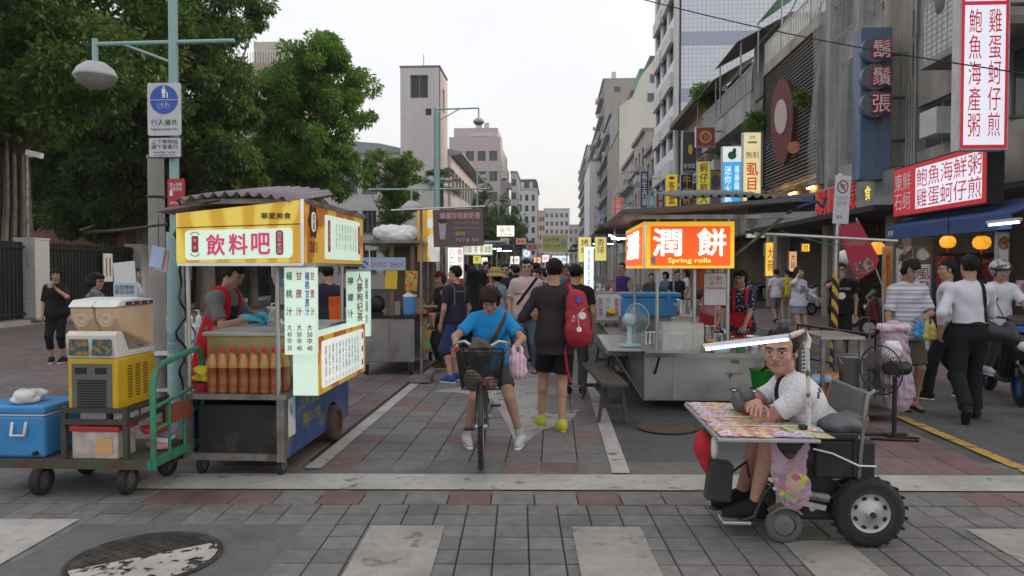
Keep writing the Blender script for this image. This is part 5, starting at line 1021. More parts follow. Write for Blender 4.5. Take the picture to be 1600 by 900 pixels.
def wavy(name,m,parent,x0,x1,y0,y1,z0,z1,amp=.02,per=.08,bow=0.,axis='x',thick=.006):
    "corrugated sheet, waves across x; height runs from z0 at y0 to z1 at y1, bowed upward across x"
    b=B();n=max(8,int((x1-x0)/per*6));R_=[];
    for j,(y,z)in enumerate(((y0,z0),((y0+y1)/2,(z0+z1)/2),(y1,z1))):
        for i in range(n+1):
            t=i/n;x=x0+(x1-x0)*t;b.v.append((x,y,z+amp*math.sin(2*math.pi*(x-x0)/per)+bow*4*t*(1-t)))
    for j in range(2):
        for i in range(n):k=j*(n+1)+i;b.f.append((k,k+1,k+n+2,k+n+1));b.sm.append(True)
    o=b.mk(name,m,parent);s_=o.modifiers.new('thick','SOLIDIFY');s_.thickness=thick;return o

# ------------------------------------------------------------ LEFT: drink cart
c1=thing('drink_cart','blue and steel drink cart with glowing orange and white sign box, first on the left','food cart')
XL,XRt,YF,YB=-2.84,-2.05,5.48,7.28
for (x,y)in ((XL+.1,YF+.1),(XRt-.06,YF+.1)):caster(c1,x,y,.075)
wheel(c1,(XRt+.005,6.72,.165),.165,.09,'x',mat('wheel_red_rust',(.12,.04,.03),.7),tm=mat('muddy_tyre',(.075,.055,.04),.9,var=.3,bump=.6,bscale=60));wheel(c1,(XL-.01,6.72,.165),.165,.09,'x',m_steeld)
sp_=B().prism([(0,.13),(1.06,.13),(1.06,.24),(1.09,.3),(1.16,.35),(1.26,.36),(1.35,.31),(1.41,.22),(1.42,.13),(1.76,.13),(1.76,.60),(0,.60)],(XRt-.03,YF+.03,0),(0,1,0),(0,0,1),(.02,0,0)).mk('side_panel',m_bluep,c1)
txt(c1,'北市 建成',mat('stencil_yellow',(.42,.32,.05),.7),(XRt-.006,YF+.62,.50),.48,.10,'R',.01);txt(c1,'第357號',mat('stencil_yellow',(0,0,0)),(XRt-.006,YF+.66,.36),.46,.10,'R',.01)
pn=B().bx(-.003,.003,-.075,.075,-.15,.15).mk('permit_notice',m_paper,c1,(XRt-.004,YF+.17,.44));txt(pn,'N',k_blk,(.005,-.02,.06),.05,.1,'R');box('blue_field',mat('notice_blue',(.3,.5,.62),.6),pn,(.004,.045,.06),(.003,.05,.16))
bxx('side_panel',m_bluep,c1,XL,XL+.02,YF+.03,YB,.13,.6);bxx('rear_panel',m_steeld,c1,XL+.02,XRt-.03,YB-.02,YB,.13,.6);bxx('floor_pan',m_steeld,c1,XL+.02,XRt-.03,YF+.03,YB-.02,.12,.14)
bxx('front_panel',mat('front_dark',(.018,.018,.017),.7,var=.3,rgb2=(.06,.05,.04),f2=(.55,.7),s2=5),c1,XL+.09,XRt-.06,YF+.06,YF+.08,.16,.545)
for x in (XL+.02,XRt-.035):bxx('corner_post',m_steeld,c1,x-.025,x+.035,YF,YF+.05,.12,.60)
bxx('bottom_rail',m_steeld,c1,XL+.04,XRt-.05,YF+.005,YF+.045,.13,.18);bxx('shelf',m_steeld,c1,XL-.02,XRt+.02,YF-.01,YB,.60,.64)
bxx('bumper_block',mat('dark_timber2',(.05,.035,.025),.9),c1,XL-.2,XL-.03,YF-.1,YF+.1,.13,.27)
# counter set back behind the bottles
bxx('counter_front',mat('amber_steel',(.42,.31,.17),.35,.6,var=.2),c1,XL+.05,XRt-.06,YF+.30,YF+.32,.64,1.06);bxx('counter_side',m_steel,c1,XRt-.05,XRt-.03,YF+.34,YB,.64,1.06)
bxx('counter_top',m_steel,c1,XL+.02,XRt-.02,YF+.27,YB,1.06,1.09,.004);bxx('glass_guard',m_glassc,c1,XL+.1,XRt-.1,YF+.285,YF+.292,1.09,1.14)
for (x,y)in ((XL+.03,YF+.04),(XRt-.06,YF+.04),(XL+.03,YB-.04),(XRt-.06,YB-.04)):B().cyl((x,y,.64),(x,y,1.70),.018,n=8).mk('roof_post',m_steel,c1)
# sign box on top
SX0,SX1,SY0,SY1,SZ0,SZ1=-2.76,-1.82,5.25,6.95,1.645,2.105
bxx('roof_slab',m_steeld,c1,SX0+.02,SX1+.02,SY0+.05,SY1+.05,2.08,2.115)
bxx('sign_core',m_steeld,c1,SX0+.03,SX1-.03,SY0+.12,SY1,SZ0+.02,SZ1-.1)
fp=B().prism([(0,0),(.94,0),(.94,.455),(0,.36)],(SX0,SY0,SZ0),(1,0,0),(0,0,1),(0,.10,0)).mk('front_sign',m_art,c1)
def rr_poly(w,h,r=.03,n=4):
    o=[]
    for cx,cz,a0 in ((w/2-r,h/2-r,0),(-w/2+r,h/2-r,90),(-w/2+r,-h/2+r,180),(w/2-r,-h/2+r,270)):
        for k in range(n+1):a=R(a0+90*k/n);o.append((cx+r*math.cos(a),cz+r*math.sin(a)))
    return o
B().prism(rr_poly(.80,.215),(SX0+.47,SY0-.001,SZ0+.135),(1,0,.022),(0,0,1),(0,-.006,0)).mk('white_panel',e_menu,fp)
for k,ch in enumerate('飲料吧'):txt(fp,ch,k_pnkl,(SX0+.30+k*.168,SY0-.010,SZ0+.13+k*.004),.135,.15,'F',.022)
B().prism(rr_poly(.055,.18,.02),(SX0+.775,SY0-.008,SZ0+.145),(1,0,0),(0,0,1),(0,-.002,0)).mk('red_label',k_red,fp);txt(fp,vt('百年老店'),k_wht,(SX0+.775,SY0-.013,SZ0+.145),.036,.155,'F')
B().prism(rr_poly(.05,.12,.008),(SX0+.145,SY0-.008,SZ0+.135),(1,0,0),(0,0,1),(0,-.002,0)).mk('red_label',k_red,fp);txt(fp,vt('蓮 香'),k_wht,(SX0+.145,SY0-.013,SZ0+.135),.026,.075,'F')
for sg in (1,-1):
    q=B();q.tube([(SX0+.145+.032*math.cos(a),SY0-.010,SZ0+.135+sg*(.066+.022*math.sin(a)))for a in [k*math.pi/8 for k in range(9)]],.003,4);q.mk('ornament',k_grn,fp)
txt(fp,'寧夏美食',k_blk,(SX0+.75,SY0-.008,SZ0+.34),.22,.045,'F',.02)
box('seam',k_blk,fp,(SX0+.47,SY0-.002,SZ0+.268),(.93,.004,.006),(0,R(-1.6),0))
spn=B().prism([(.04,0),(1.70,0),(1.70,.43),(.04,.45)],(SX1-.02,SY0,SZ0),(0,1,0),(0,0,1),(.02,0,0)).mk('side_sign',m_art2,c1)
B().prism(rr_poly(1.05,.355,.02),(SX1+.001,SY0+1.05,SZ0+.21),(0,1,0),(0,0,1),(.005,0,0)).mk('white_panel',e_menu,spn)
rr=random.Random(2)
for k in range(8):txt(spn,vt(['紅茶','甘蔗汁','楊桃汁','酸梅湯','檸檬汁','青草茶','冬瓜茶','仙草蜜'][k]),[k_red,k_grn,k_blk,k_grn,k_blu,k_grn,k_red,k_blk][k],(SX1+.009,SY0+.82+k*.085,SZ0+.225),.036,.22,'R',.008)
for yy in (.62,1.53):B().prism(rr_poly(.06,.26,.02),(SX1+.007,SY0+yy,SZ0+.22),(0,1,0),(0,0,1),(.002,0,0)).mk('red_label',k_red,spn);txt(spn,vt('古早味'),k_wht,(SX1+.012,SY0+yy,SZ0+.22),.034,.18,'R')
txt(spn,'001',k_blk,(SX1+.004,SY0+.24,SZ0+.12),.17,.09,'R',.01)
B().prism([(.10*math.cos(a)*(1+.12*math.cos(6*a)),.12*math.sin(a)*(1+.12*math.cos(6*a)))for a in [k*math.pi/24 for k in range(48)]],(SX1+.001,SY0+.24,SZ0+.31),(0,1,0),(0,0,1),(.003,0,0)).mk('crest',k_blk,spn);B().prism(rr_poly(.10,.15,.04),(SX1+.005,SY0+.24,SZ0+.31),(0,1,0),(0,0,1),(.002,0,0)).mk('crest_field',mat('crest_cream',(.7,.6,.4),.5,emit=.3),spn);txt(spn,vt('寧夏'),k_blk,(SX1+.009,SY0+.24,SZ0+.31),.06,.12,'R')
for (x,y,z0,z1)in ((SX1+.002,SY0-.004,SZ0-.01,SZ1),):B().cyl((x,y,z0),(x,y,z1),.016,n=8).mk('corner_trim',m_chrome,c1)
for q in (SZ0-.012,):bxx('lower_trim',m_chrome,c1,SX0,SX1,SY0+.01,SY0+.04,q-.012,q+.01);bxx('lower_trim',m_chrome,c1,SX1-.03,SX1,SY0+.042,SY1,q-.012,q+.01)
wavy('corrugated_roof',mat('mauve_sheet',(.22,.19,.21),.6,.2,var=.15),c1,-2.74,-1.90,5.22,6.3,2.10,2.26,.018,.085,.045)
B().prism([(0,0),(.5,-.05),(.5,-.04),(0,.02)],(-2.95,5.3,2.02),(1,0,.25),(0,0,1),(0,.7,0)).mk('roof_flap',mat('mauve_sheet',(0,0,0)),c1)
# hanging vertical menu lamps
def vmenu(x0,x1,y,z0,z1,cols,lab):
    t=thing('hanging_menu',lab,'sign',((x0+x1)/2,y,z0),0,'lit vertical menus of the drink cart');w_,h_=x1-x0,z1-z0
    B().box((0,.035,h_/2),(w_,.07,h_)).mk('light_box',e_menu,t);B().box((0,.035,h_+.012),(w_+.01,.06,.02)).mk('cap',m_alu,t);B().cyl((0,.035,h_+.02),(0,.035,h_+.09),.008,n=6).mk('hanger',m_steeld,t)
    for body,m_,u,v,tw_,th2 in cols:txt(t,body,m_,(u*w_,-.004,v*h_),tw_*w_,th2*h_,'F',.018)
vmenu(-1.985,-1.755,5.33,.965,1.61,[('楊\n \n桃\n \n汁',k_grn,-.34,.70,.20,.50),('甘\n \n蔗\n \n汁',k_red,-.02,.70,.20,.50),(vt('楊桃甘蔗汁'),k_blu,.25,.70,.14,.50),('甘\n \n蔗\n \n汁',k_red,.42,.70,.12,.50),(vt(['大','40','中','30']),k_gry,-.34,.2,.15,.3),(vt(['大','50','中','40']),mat('ink_maroon',(.25,.08,.08),.5),-.02,.2,.15,.3),(vt(['大','50','中','40']),mat('ink_maroon',(0,0,0)),.32,.2,.17,.3)],'lit vertical menu with green, red and blue characters at the cart corner')
vmenu(-1.965,-1.745,6.88,.96,1.575,[('檸\n \n檬\n \n汁',k_grn,-.3,.6,.25,.62),(vt('人蔘枸杞茶'),mat('ink_maroon',(0,0,0)),.1,.6,.26,.74),(vt('酸梅湯水'),k_gry,.4,.55,.12,.7)],'lit vertical ginseng tea menu at the rear of the drink cart')
# lower side menu box
mb=thing('menu_box','lit side menu box with red patterned border on the drink cart','sign',(-1.95,5.40,.65))
B().box((.095,.68,.22),(.19,1.36,.44)).mk('light_box',e_menu,mb);B().bx(.191,.195,0,1.36,0,.44).mk('border',m_art2,mb);B().prism(rr_poly(1.22,.36,.03),(.196,.68,.22),(0,1,0),(0,0,1),(.004,0,0)).mk('white_panel',e_menuw,mb)
for k in range(11):txt(mb,vt(['酸梅湯','甘蔗牛奶','楊桃汁','金桔檸檬','檸檬愛玉','洛神花茶','桂花釀','蜂蜜檸檬','百香果汁','仙草茶','冬瓜檸檬'][k]),[k_red,k_grn,k_blk,k_red,k_blu,k_grn,k_red,k_blu,k_grn,k_blk,k_grn][k],(.203,.16+k*.092,.24),.045,.24,'R',.008);txt(mb,'25',k_red,(.203,.16+k*.092,.075),.04,.03,'R')
for k in range(3):B().prism([(.025*math.cos(a),.032*math.sin(a))for a in [j*math.pi/8 for j in range(16)]],(.201,1.24,.1+k*.12),(0,1,0),(0,0,1),(.002,0,0)).mk('seal',k_pnk,mb)
# bottles: each its own
bm=bottle_mesh(.33,.043).me('bottle');m_jui=mat('brown_juice',(.26,.075,.025),.2,var=.2,rgb2=(.38,.14,.05),f2=(.45,.6),s2=8);bm.materials.append(m_jui)
cm_=B().cyl((0,0,.305),(0,0,.335),.016,n=10).me('cap');cm_.materials.append(mat('cap_red',(.6,.03,.02),.4))
up_=B().lathe([(.0425,.195),(.043,.2),(.0425,.225),(.031,.265),(.014,.3)],n=12).me('shoulder');up_.materials.append(mat('pale_juice',(.50,.25,.08),.25))
for r_ in range(2):
    for k in range(7):
        o=meshobj('juice_bottle',bm,None,None,(XL+.20+k*.083+(.04 if r_ else 0)-(.0 if r_==0 else .01),YF+.075+r_*.10,.641));tag(o,'%s brown juice bottle from the left in the %s row on the drink cart'%(['first','second','third','fourth','fifth','sixth','seventh'][k],['front','back'][r_]),'bottle',['front row of juice bottles','back row of juice bottles'][r_]);meshobj('cap',cm_,None,o);meshobj('shoulder',up_,None,o,(0,0,0),None,(1.02,1.02,1))
t=thing('red_tray','red plastic tray with yellow cloth beside the bottles','tray',(XL+.085,YF+.12,.641));B().lathe([(.05,0),(.085,.07),(.09,.07),(.055,.006),(.001,.006)],n=4,sm=False).mk('tray',m_redp,t)
Fd=Field()
for k in range(14):Fd.ell((rnd.uniform(-.05,.06),rnd.uniform(-.04,.04),.09+rnd.uniform(0,.08)),(.04,.035,.025),None,.02)
t2=fobj('yellow_cloth',Fd.mesh(.008,None,.004,60),mat('yellow_cloth',(.62,.48,.03),.9),None);t2.location=(XL+.09,YF+.12,.645);tag(t2,'crumpled yellow cloth in the red tray on the drink cart','cloth')
# things on the counter
for k,(x,y,h_,lb)in enumerate(((-2.50,6.4,.16,'small clear pump bottle left on the drink cart counter'),(-2.42,6.55,.17,'small clear pump bottle in the middle of the drink cart counter'),(-2.33,6.35,.16,'small clear pump bottle right on the drink cart counter'))):
    t=thing('pump_bottle',lb,'bottle',(x,y,1.091),0,'pump bottles on the drink cart');B().lathe([(.001,0),(.035,0),(.035,h_*.7),(.012,h_*.85)],n=10).mk('bottle',m_clear,t);B().tube([(0,0,h_*.8),(0,0,h_*1.25),(.04,-.02,h_*1.28)],.008,5).mk('pump',m_white,t)
t=thing('juice_press','black and steel hand juice press on the drink cart counter','juicer',(-2.62,6.7,1.091));B().box((0,0,.01),(.16,.2,.02)).mk('base',m_black,t);B().cyl((0,.05,.02),(0,.05,.36),.022,n=8).mk('column',m_black,t);B().tube([(0,.05,.34),(.03,-.08,.42),(.05,-.18,.36)],.014,6).mk('lever',m_black,t);B().lathe([(.02,.08),(.06,.13),(.055,.16)],(0,-.02,0),12).mk('cup',m_steel,t)
t=thing('ladle_canister','steel canister with ladle on the drink cart counter','canister',(-2.22,6.0,1.091));B().lathe([(.001,0),(.05,0),(.05,.1),(.045,.1),(.045,.02)],n=14).mk('canister',m_steel,t);B().tube([(0,0,.03),(.02,0,.24)],.007,6).mk('ladle',m_steel,t)
for (x0,nm,c,m_,h_,lb)in ((-2.46,'paper_bags',None,mat('bag_orange',(.70,.22,.03),.7),.22,'orange snack bags hanging under the drink cart sign'),(-2.56,'hanging_cloth',None,mat('cloth_white_print',(.6,.6,.6),.9,rgb2=(.2,.3,.5),f2=(.55,.6),s2=9),.36,'white printed cloth hanging under the drink cart sign')):
    t=thing(nm,lb,'bag' if 'bag' in nm else 'cloth',(x0,6.9,1.62));B().add([(x+.012*math.sin(k),.02*math.sin(k*2.1+j),-j*h_/4)for j in range(5)for k,x in enumerate([-.08,-.04,0,.04,.08])],[(j*5+k,j*5+k+1,j*5+k+6,j*5+k+5)for j in range(4)for k in range(4)],True).mk('sheet',m_,t);B().cyl((0,0,0),(0,0,.05),.004,n=4).mk('hook',m_steeld,t)

# ------------------------------------------------------------ LEFT: trolley with slush machine
tr_=thing('platform_trolley','green and rusty platform trolley carrying the slush machine','trolley');m_rusty=mat('rusty_deck',(.09,.06,.04),.8,var=.3,rgb2=(.05,.09,.05),f2=(.5,.6),s2=6)
bxx('deck',m_rusty,tr_,-4.05,-2.82,4.95,5.62,.215,.255);bxx('deck_edge',m_rusty,tr_,-4.05,-2.82,4.93,4.95,.20,.26);bxx('deck_edge',m_grnp,tr_,-2.82,-2.80,4.93,5.64,.20,.26)
for (x,y)in ((-3.02,5.03),(-3.62,4.98),(-2.98,5.5),(-3.62,5.5)):wheel(tr_,(x,y,.105),.105,.065,'x',m_steeld);bxx('fork',m_steeld,tr_,x-.04,x+.04,y-.03,y+.03,.195,.215)
hp=[(-2.80,4.98,.2),(-2.80,4.98,.80),(-2.80,5.02,.88),(-2.80,5.10,.92),(-2.79,5.6,.98),(-2.79,5.66,.95),(-2.79,5.68,.85),(-2.79,5.68,.2)]
B().tube(hp,.022,8).mk('handle',m_grnp,tr_)
for yy,z_ in ((5.2,.66),(5.42,.66)):B().cyl((-2.80,yy,.25),(-2.80,yy,z_),.012,n=6).mk('handle_bar',m_grnp,tr_)
B().cyl((-2.80,4.98,.46),(-2.79,5.68,.52),.014,n=6).mk('handle_bar',m_grnp,tr_);B().cyl((-2.80,4.98,.62),(-2.79,5.68,.70),.014,n=6).mk('handle_bar',m_grnp,tr_)
tag(B().bx(-2.83,-2.78,5.2,5.5,.47,.60).mk('brown_cloth',mat('brown_rag',(.22,.06,.03),.9)),'brown rag hung on the green trolley handle','cloth')
rk=thing('angle_rack','rusty slotted angle rack under the slush machine','rack',(0,0,.256));m_ang=mat('slotted_angle',(.055,.05,.04),.7,var=.3)
for (x,y)in ((-3.45,4.99),(-3.0,4.99),(-3.45,5.52),(-3.0,5.52)):bxx('leg',m_ang,rk,x-.018,x+.018,y-.018,y+.018,0,.37)
for z_ in (.25,.33):bxx('rail',m_ang,rk,-3.46,-2.99,4.968,4.985,z_,z_+.035);bxx('rail',m_ang,rk,-3.0,-2.982,4.99,5.53,z_,z_+.035)
bxx('shelf',m_ang,rk,-3.43,-3.02,5.01,5.5,.325,.34)
t=thing('storage_box','clear storage box with red lid on the trolley','box',(-3.23,5.1,.256));B().box((0,0,.1),(.34,.22,.2)).mk('tub',mat('clear_tub',(.45,.40,.36),.3,var=.4,scale=12),t,bevel=.01);B().box((0,0,.215),(.37,.25,.035)).mk('lid',m_redp,t,bevel=.008);box('contents',mat('snack_pack',(.6,.35,.12),.6),t,(.07,-.113,.09),(.12,.004,.11))
t=thing('cooler','blue cooler with white handle at the left edge on the trolley','cooler',(-3.86,5.2,.256));t.scale=(1,1,.92);B().box((0,0,.165),(.52,.42,.33)).mk('tub',m_blupl,t,bevel=.025);B().box((0,0,.37),(.53,.43,.07)).mk('lid',m_blupl,t,bevel=.02);B().tube([(.03,-.215,.28),(.03,-.235,.18),(.13,-.235,.18),(.13,-.215,.28)],.012,6).mk('handle',m_white,t);box('seal',m_white,t,(0,0,.333),(.525,.425,.008));B().cyl((.2,-.21,.04),(.2,-.235,.04),.018,n=8).mk('drain_plug',m_black,t)
Fd=Field();[Fd.ell((rnd.uniform(-.1,.1),rnd.uniform(-.1,.1),.02+rnd.uniform(0,.04)),(.07,.06,.03),None,.03)for k in range(7)];o=fobj('plastic_bag',Fd.mesh(.012,None,.006,50),mat('white_bag',(.62,.62,.62),.4),None);o.location=(-3.86,5.15,.632);tag(o,'crumpled white plastic bag on top of the blue cooler','bag')
sm=thing('slush_machine','yellow and white two-tank slush machine on the trolley','drink machine',(-3.43,5.0,.60));sm.scale=(1,1,.92);sw_,sd_=.36,.50;m_wp=mat('machine_white',(.66,.64,.58),.4,var=.08)
B().bx(0,sw_,.0,sd_,0,.40).mk('body',m_yel,sm,bevel=.015);bxx('grille_panel',mat('machine_grey',(.13,.125,.115),.5),sm,.035,sw_-.035,-.006,.004,.02,.36)
me=B().box((0,0,0),(.21,.006,.012)).me('vent');me.materials.append(m_black)
for k in range(11):meshobj('vent',me,None,sm,(sw_/2,-.008,.03+k*.020))
for k in range(2):bxx('vent_block',m_black,sm,.06+k*.145,.145+k*.145,-.008,-.004,.28,.33)
me=B().box((0,0,0),(.004,.06,.012)).me('side_vent');me.materials.append(mat('vent_brown',(.2,.12,.01),.6))
for c_ in range(3):
    for k in range(12):meshobj('side_vent',me,None,sm,(sw_+.001,.16+c_*.10,.08+k*.022))
B().prism([(0,.40),(.50,.40),(.50,.44),(.16,.445),(.08,.60),(.02,.61),(-.02,.58)],(0,0,0),(0,1,0),(0,0,1),(sw_,0,0)).mk('head',m_wp,sm,bevel=.008)
for k in range(2):
    p_=B().prism([(-.07,-.075),(.07,-.075),(.07,.075),(-.07,.075)],(.095+k*.17,-.016,.50),(1,0,0),(0,.11,.99),(0,-.006,0)).mk('picture',printed('fruit_print',[(.02,.05,.09),(.03,.09,.14),(.22,.10,.02),(.26,.17,.03),(.04,.12,.05),(.02,.06,.1)],42),sm)
m_tank=mat('slush_orange',(.82,.60,.38),.2,var=.12,scale=5,alpha=.72);
for k in range(2):
    x0_=.005+k*.18;B().prism([(.10,.60),(.5,.45),(.52,.74),(.48,.80),(.02,.79),(.03,.70)],(x0_,0,0),(0,1,0),(0,0,1),(.17,0,0)).mk('tank',m_tank,sm,bevel=.02);B().lathe([(.055,0),(.06,.004),(.045,.006),(.04,.0),(.012,.0),(.012,.01),(.001,.01)],(x0_+.085,.022,.70),18,'y').mk('paddle',mat('paddle_cream',(.75,.62,.45),.4,alpha=.5),sm)
    B().prism([(.0,.79),(.53,.80),(.50,.835),(.3,.86),(.06,.845)],(x0_-.004,0,0),(0,1,0),(0,0,1),(.178,0,0)).mk('lid',m_white,sm,bevel=.012)
bxx('side_decal',mat('decal_navy',(.03,.03,.15),.5),sm,sw_+.0,sw_+.006,.12,.47,.80,.83)
for k in range(3):B().cyl((sw_+.006,.2+k*.1,.815),(sw_+.009,.2+k*.1,.815),.014,n=10).mk('decal_fruit',k_org,sm)
t=thing('trolley_bags','pile of pink and white packets on the trolley beside the handle','packets',(-2.93,5.3,.256));
for k in range(4):box('packet',[mat('packet_pink',(.5,.25,.32),.5),m_paper,mat('packet_violet',(.3,.2,.4),.5),m_redp][k],t,(rnd.uniform(-.02,.02),rnd.uniform(-.08,.08),.03+k*.045),(.13,.16,.04),(rnd.uniform(-.2,.2),.1,rnd.uniform(-1,1)),.01)
# ------------------------------------------------------------ pump table behind the pole
t=thing('sauce_table','white table with cups and crates behind the teal pole','table',(-4.05,7.7,0));bxx('table_top',m_white,t,-.35,.5,-.3,.4,.70,.74);bxx('shelf',m_wmet,t,-.33,.48,-.28,.38,.32,.35);[bxx('leg',m_steeld,t,x-.02,x+.02,y-.02,y+.02,0,.70)for x in (-.3,.45)for y in (-.25,.35)]
for k,(x,y,w_,d_,h_,z_,m_,lb)in enumerate(((.02,.05,.5,.4,.26,.741,mat('crate_white',(.6,.6,.62),.4),'white plastic crate on the sauce table'),(-.1,0,.34,.3,.24,.351,mat('crate_clear',(.5,.5,.5),.3),'grey tub on the lower shelf of the sauce table'),(.25,-.05,.25,.3,.2,.351,m_grnp,'green tub on the lower shelf of the sauce table'))):
    o=B().box((0,0,h_/2),(w_,d_,h_)).mk('plastic_crate',m_,None,(-4.05+x,7.7+y,z_),bevel=.02);tag(o,lb,'crate')
for k in range(5):
    o=thing('syrup_pump','white syrup pump standing on the crate, number %s from the left'%['first','second','third','fourth','fifth'][k],'pump',(-4.2+k*.095,7.72,1.002),0,'syrup pumps');o['label']='%s white syrup pump from the left on the white crate'%['first','second','third','fourth','fifth'][k];B().lathe([(.001,0),(.03,0),(.03,.08),(.012,.10)],n=8).mk('bottle',m_white,o);B().tube([(0,0,.09),(0,0,.15),(-.03,-.02,.15)],.008,5).mk('pump',m_white,o)
pw=thing('white_placard','pale blue and white lettered placard standing above the slush machine','sign',W(196,447,6.2));B().prism([(-.10,-.02),(.10,-.02),(.08,.22),(-.11,.20)],(0,0,0),(1,0,0),(0,0,1),(0,.01,0)).mk('board',m_paper,pw);B().prism([(-.10,-.12),(.11,-.12),(.11,.03),(-.10,.03)],(0,-.012,0),(1,0,0),(0,0,1),(0,.008,0)).mk('blue_board',mat('placard_blue',(.45,.58,.68),.6),pw);txt(pw,'加盟專線\n歡迎洽詢',k_blk,(0,-.018,-.03),.17,.08);B().cyl((0,.02,-.55),(0,.02,.1),.008,n=5).mk('stick',m_steeld,pw)
t=thing('notice_bundle','bundle of pink and blue flyers hung at the drink cart corner','flyers',W(246,402,5.4));box('flyer',mat('flyer_blue',(.4,.5,.72),.7),t,(0,0,0),(.10,.02,.16),(.1,.25,0));box('flyer',mat('flyer_pink',(.62,.45,.48),.7),t,(.02,.025,-.02),(.10,.015,.17),(.1,.18,0));B().cyl((.01,0,.08),(.01,0,.3),.003,n=4).mk('string',m_black,t)

# ------------------------------------------------------------ LEFT: teal street lamp with signs
PX,PY=-3.64,6.9
lp_=thing('street_lamp','teal street lamp pole with dome lamp and traffic signs, nearest on the left','street lamp',(PX,PY,0),0,'teal street lamps')
B().cyl((0,0,0),(0,0,1.95),.082,.078,14).mk('base_sleeve',m_teal,lp_);B().cyl((0,0,1.9),(.02,0,7.5),.045,.042,12).mk('pole',m_teal,lp_)
az_=W(200,68,PY).z;lx=W(149,100,PY).x-PX;rx=W(366,64,PY).x-PX
B().cyl((lx,0,az_),(rx,0,az_+.01),.020,n=8).mk('arm',m_teal,lp_);B().cyl((lx*.62,0,az_-.01),(0,0,az_-.19),.013,n=6).mk('brace',m_teal,lp_);B().cyl((lx,0,az_+.05),(lx,0,az_-.17),.028,n=10).mk('drop_tube',m_teal,lp_)
B().lathe([(.03,0),(.09,-.015),(.16,-.07),(.188,-.125),(.195,-.135),(.19,-.15)],(lx,0,az_-.165),24).mk('lamp_dome',mat('dome_grey',(.42,.42,.43),.4),lp_,rot=None);B().lathe([(.188,-.150),(.15,-.215),(.08,-.255),(.001,-.265)],(lx,0,az_-.165),24).mk('lamp_glass',m_lens,lp_)
txt(lp_,'中山北路\nFILTER',mat('ink_pole',(.1,.2,.2),.6),(-.0,-.084,.9),.10,.2)
def psg(name,label,px0,px1,py0,py1,Y,fm,r=.02,cat='sign'):
    a,b2=W(px0,py1,Y),W(px1,py0,Y);w_,h_=b2.x-a.x,b2.z-a.z;t=thing(name,label,cat,((a.x+b2.x)/2,Y,(a.z+b2.z)/2));B().prism(rr_poly(w_,h_,min(r,w_*.2)),(0,0,0),(1,0,0),(0,0,1),(0,.012,0)).mk('plate',fm,t);B().box((0,.03,0),(.12,.03,.03)).mk('clamp',m_steeld,t);return t,w_,h_
m_plate=mat('plate_white',(.55,.56,.58),.5,var=.06,rgb2=(.4,.4,.4),f2=(.55,.75),s2=8)
t,w_,h_=psg('traffic_sign','white plate with blue pedestrian and bicycle disc on the teal pole',231,282,129,212,PY-.09,m_plate)
B().prism([(.135*math.cos(a),.135*math.sin(a))for a in [k*math.pi/20 for k in range(40)]],(0,-.001,.09),(1,0,0),(0,0,1),(0,-.003,0)).mk('blue_disc',mat('sign_blue',(.02,.09,.42),.4),t);zc=.09;pic=B()
pic.box((0,-.006,zc-.004),(.268,.002,.004));pic.prism([(.010*math.cos(a),.010*math.sin(a))for a in [k*math.pi/5 for k in range(10)]],(0,-.005,zc+.118),(1,0,0),(0,0,1),(0,-.002,0));pic.prism([(-.018,.03),(-.022,.0),(-.014,0),(-.012,-.05),(-.003,-.05),(0,-.01),(.003,-.05),(.012,-.05),(.014,0),(.022,0),(.016,.035),(.008,.04),(-.008,.04)],(0,-.005,zc+.064),(1,0,0),(0,0,1),(0,-.002,0));pic.prism([(-.006,.02),(-.007,-.022),(.007,-.022),(.006,.02)],(.034,-.005,zc+.036),(1,0,0),(0,0,1),(0,-.002,0));pic.prism([(.006*math.cos(a),.006*math.sin(a))for a in [k*math.pi/4 for k in range(8)]],(.034,-.005,zc+.064),(1,0,0),(0,0,1),(0,-.002,0))
for sx in (-.034,.034):pic.tube([(sx+.022*math.cos(a),-.006,zc-.062+.022*math.sin(a))for a in [k*math.pi/8 for k in range(16)]],.0022,4,True)
pic.tube([(-.034,-.006,zc-.062),(-.014,-.006,zc-.034),(.022,-.006,zc-.034),(0,-.006,zc-.064),(-.014,-.006,zc-.034)],.0024,4);pic.tube([(.034,-.006,zc-.062),(.02,-.006,zc-.026),(.032,-.006,zc-.024)],.0024,4);pic.mk('pictogram',k_wht,t)
txt(t,'行人優先',k_blk,(0,-.003,-.125),.26,.055);txt(t,'Pedestrians have Right of Way',k_blk,(0,-.003,-.19),.26,.03)
t,w_,h_=psg('traffic_sign','small white plate with four lines of black lettering on the teal pole',232,284,214,247,PY-.09,k_blk);B().prism(rr_poly(w_-.018,h_-.018,.015),(0,-.001,0),(1,0,0),(0,0,1),(0,-.003,0)).mk('white_field',m_plate,t);txt(t,'上下學時段\n請下車牽行',k_blk,(0,-.007,.03),.26,.095);txt(t,'Please Walk Your Bike\nDuring These Times',k_blk,(0,-.007,-.06),.22,.05)
t,w_,h_=psg('notice_sign','small red notice on the teal pole above the drink cart',262,288,279,325,PY-.12,mat('notice_red',(.42,.03,.04),.5));txt(t,'禁止停車\n違者拖吊',k_wht,(0,-.003,.06),.12,.08);box('white_field',m_paper,t,(-.045,-.003,0),(.03,.004,.05));txt(t,'請勿張貼',k_wht,(.0,-.003,-.09),.12,.03)
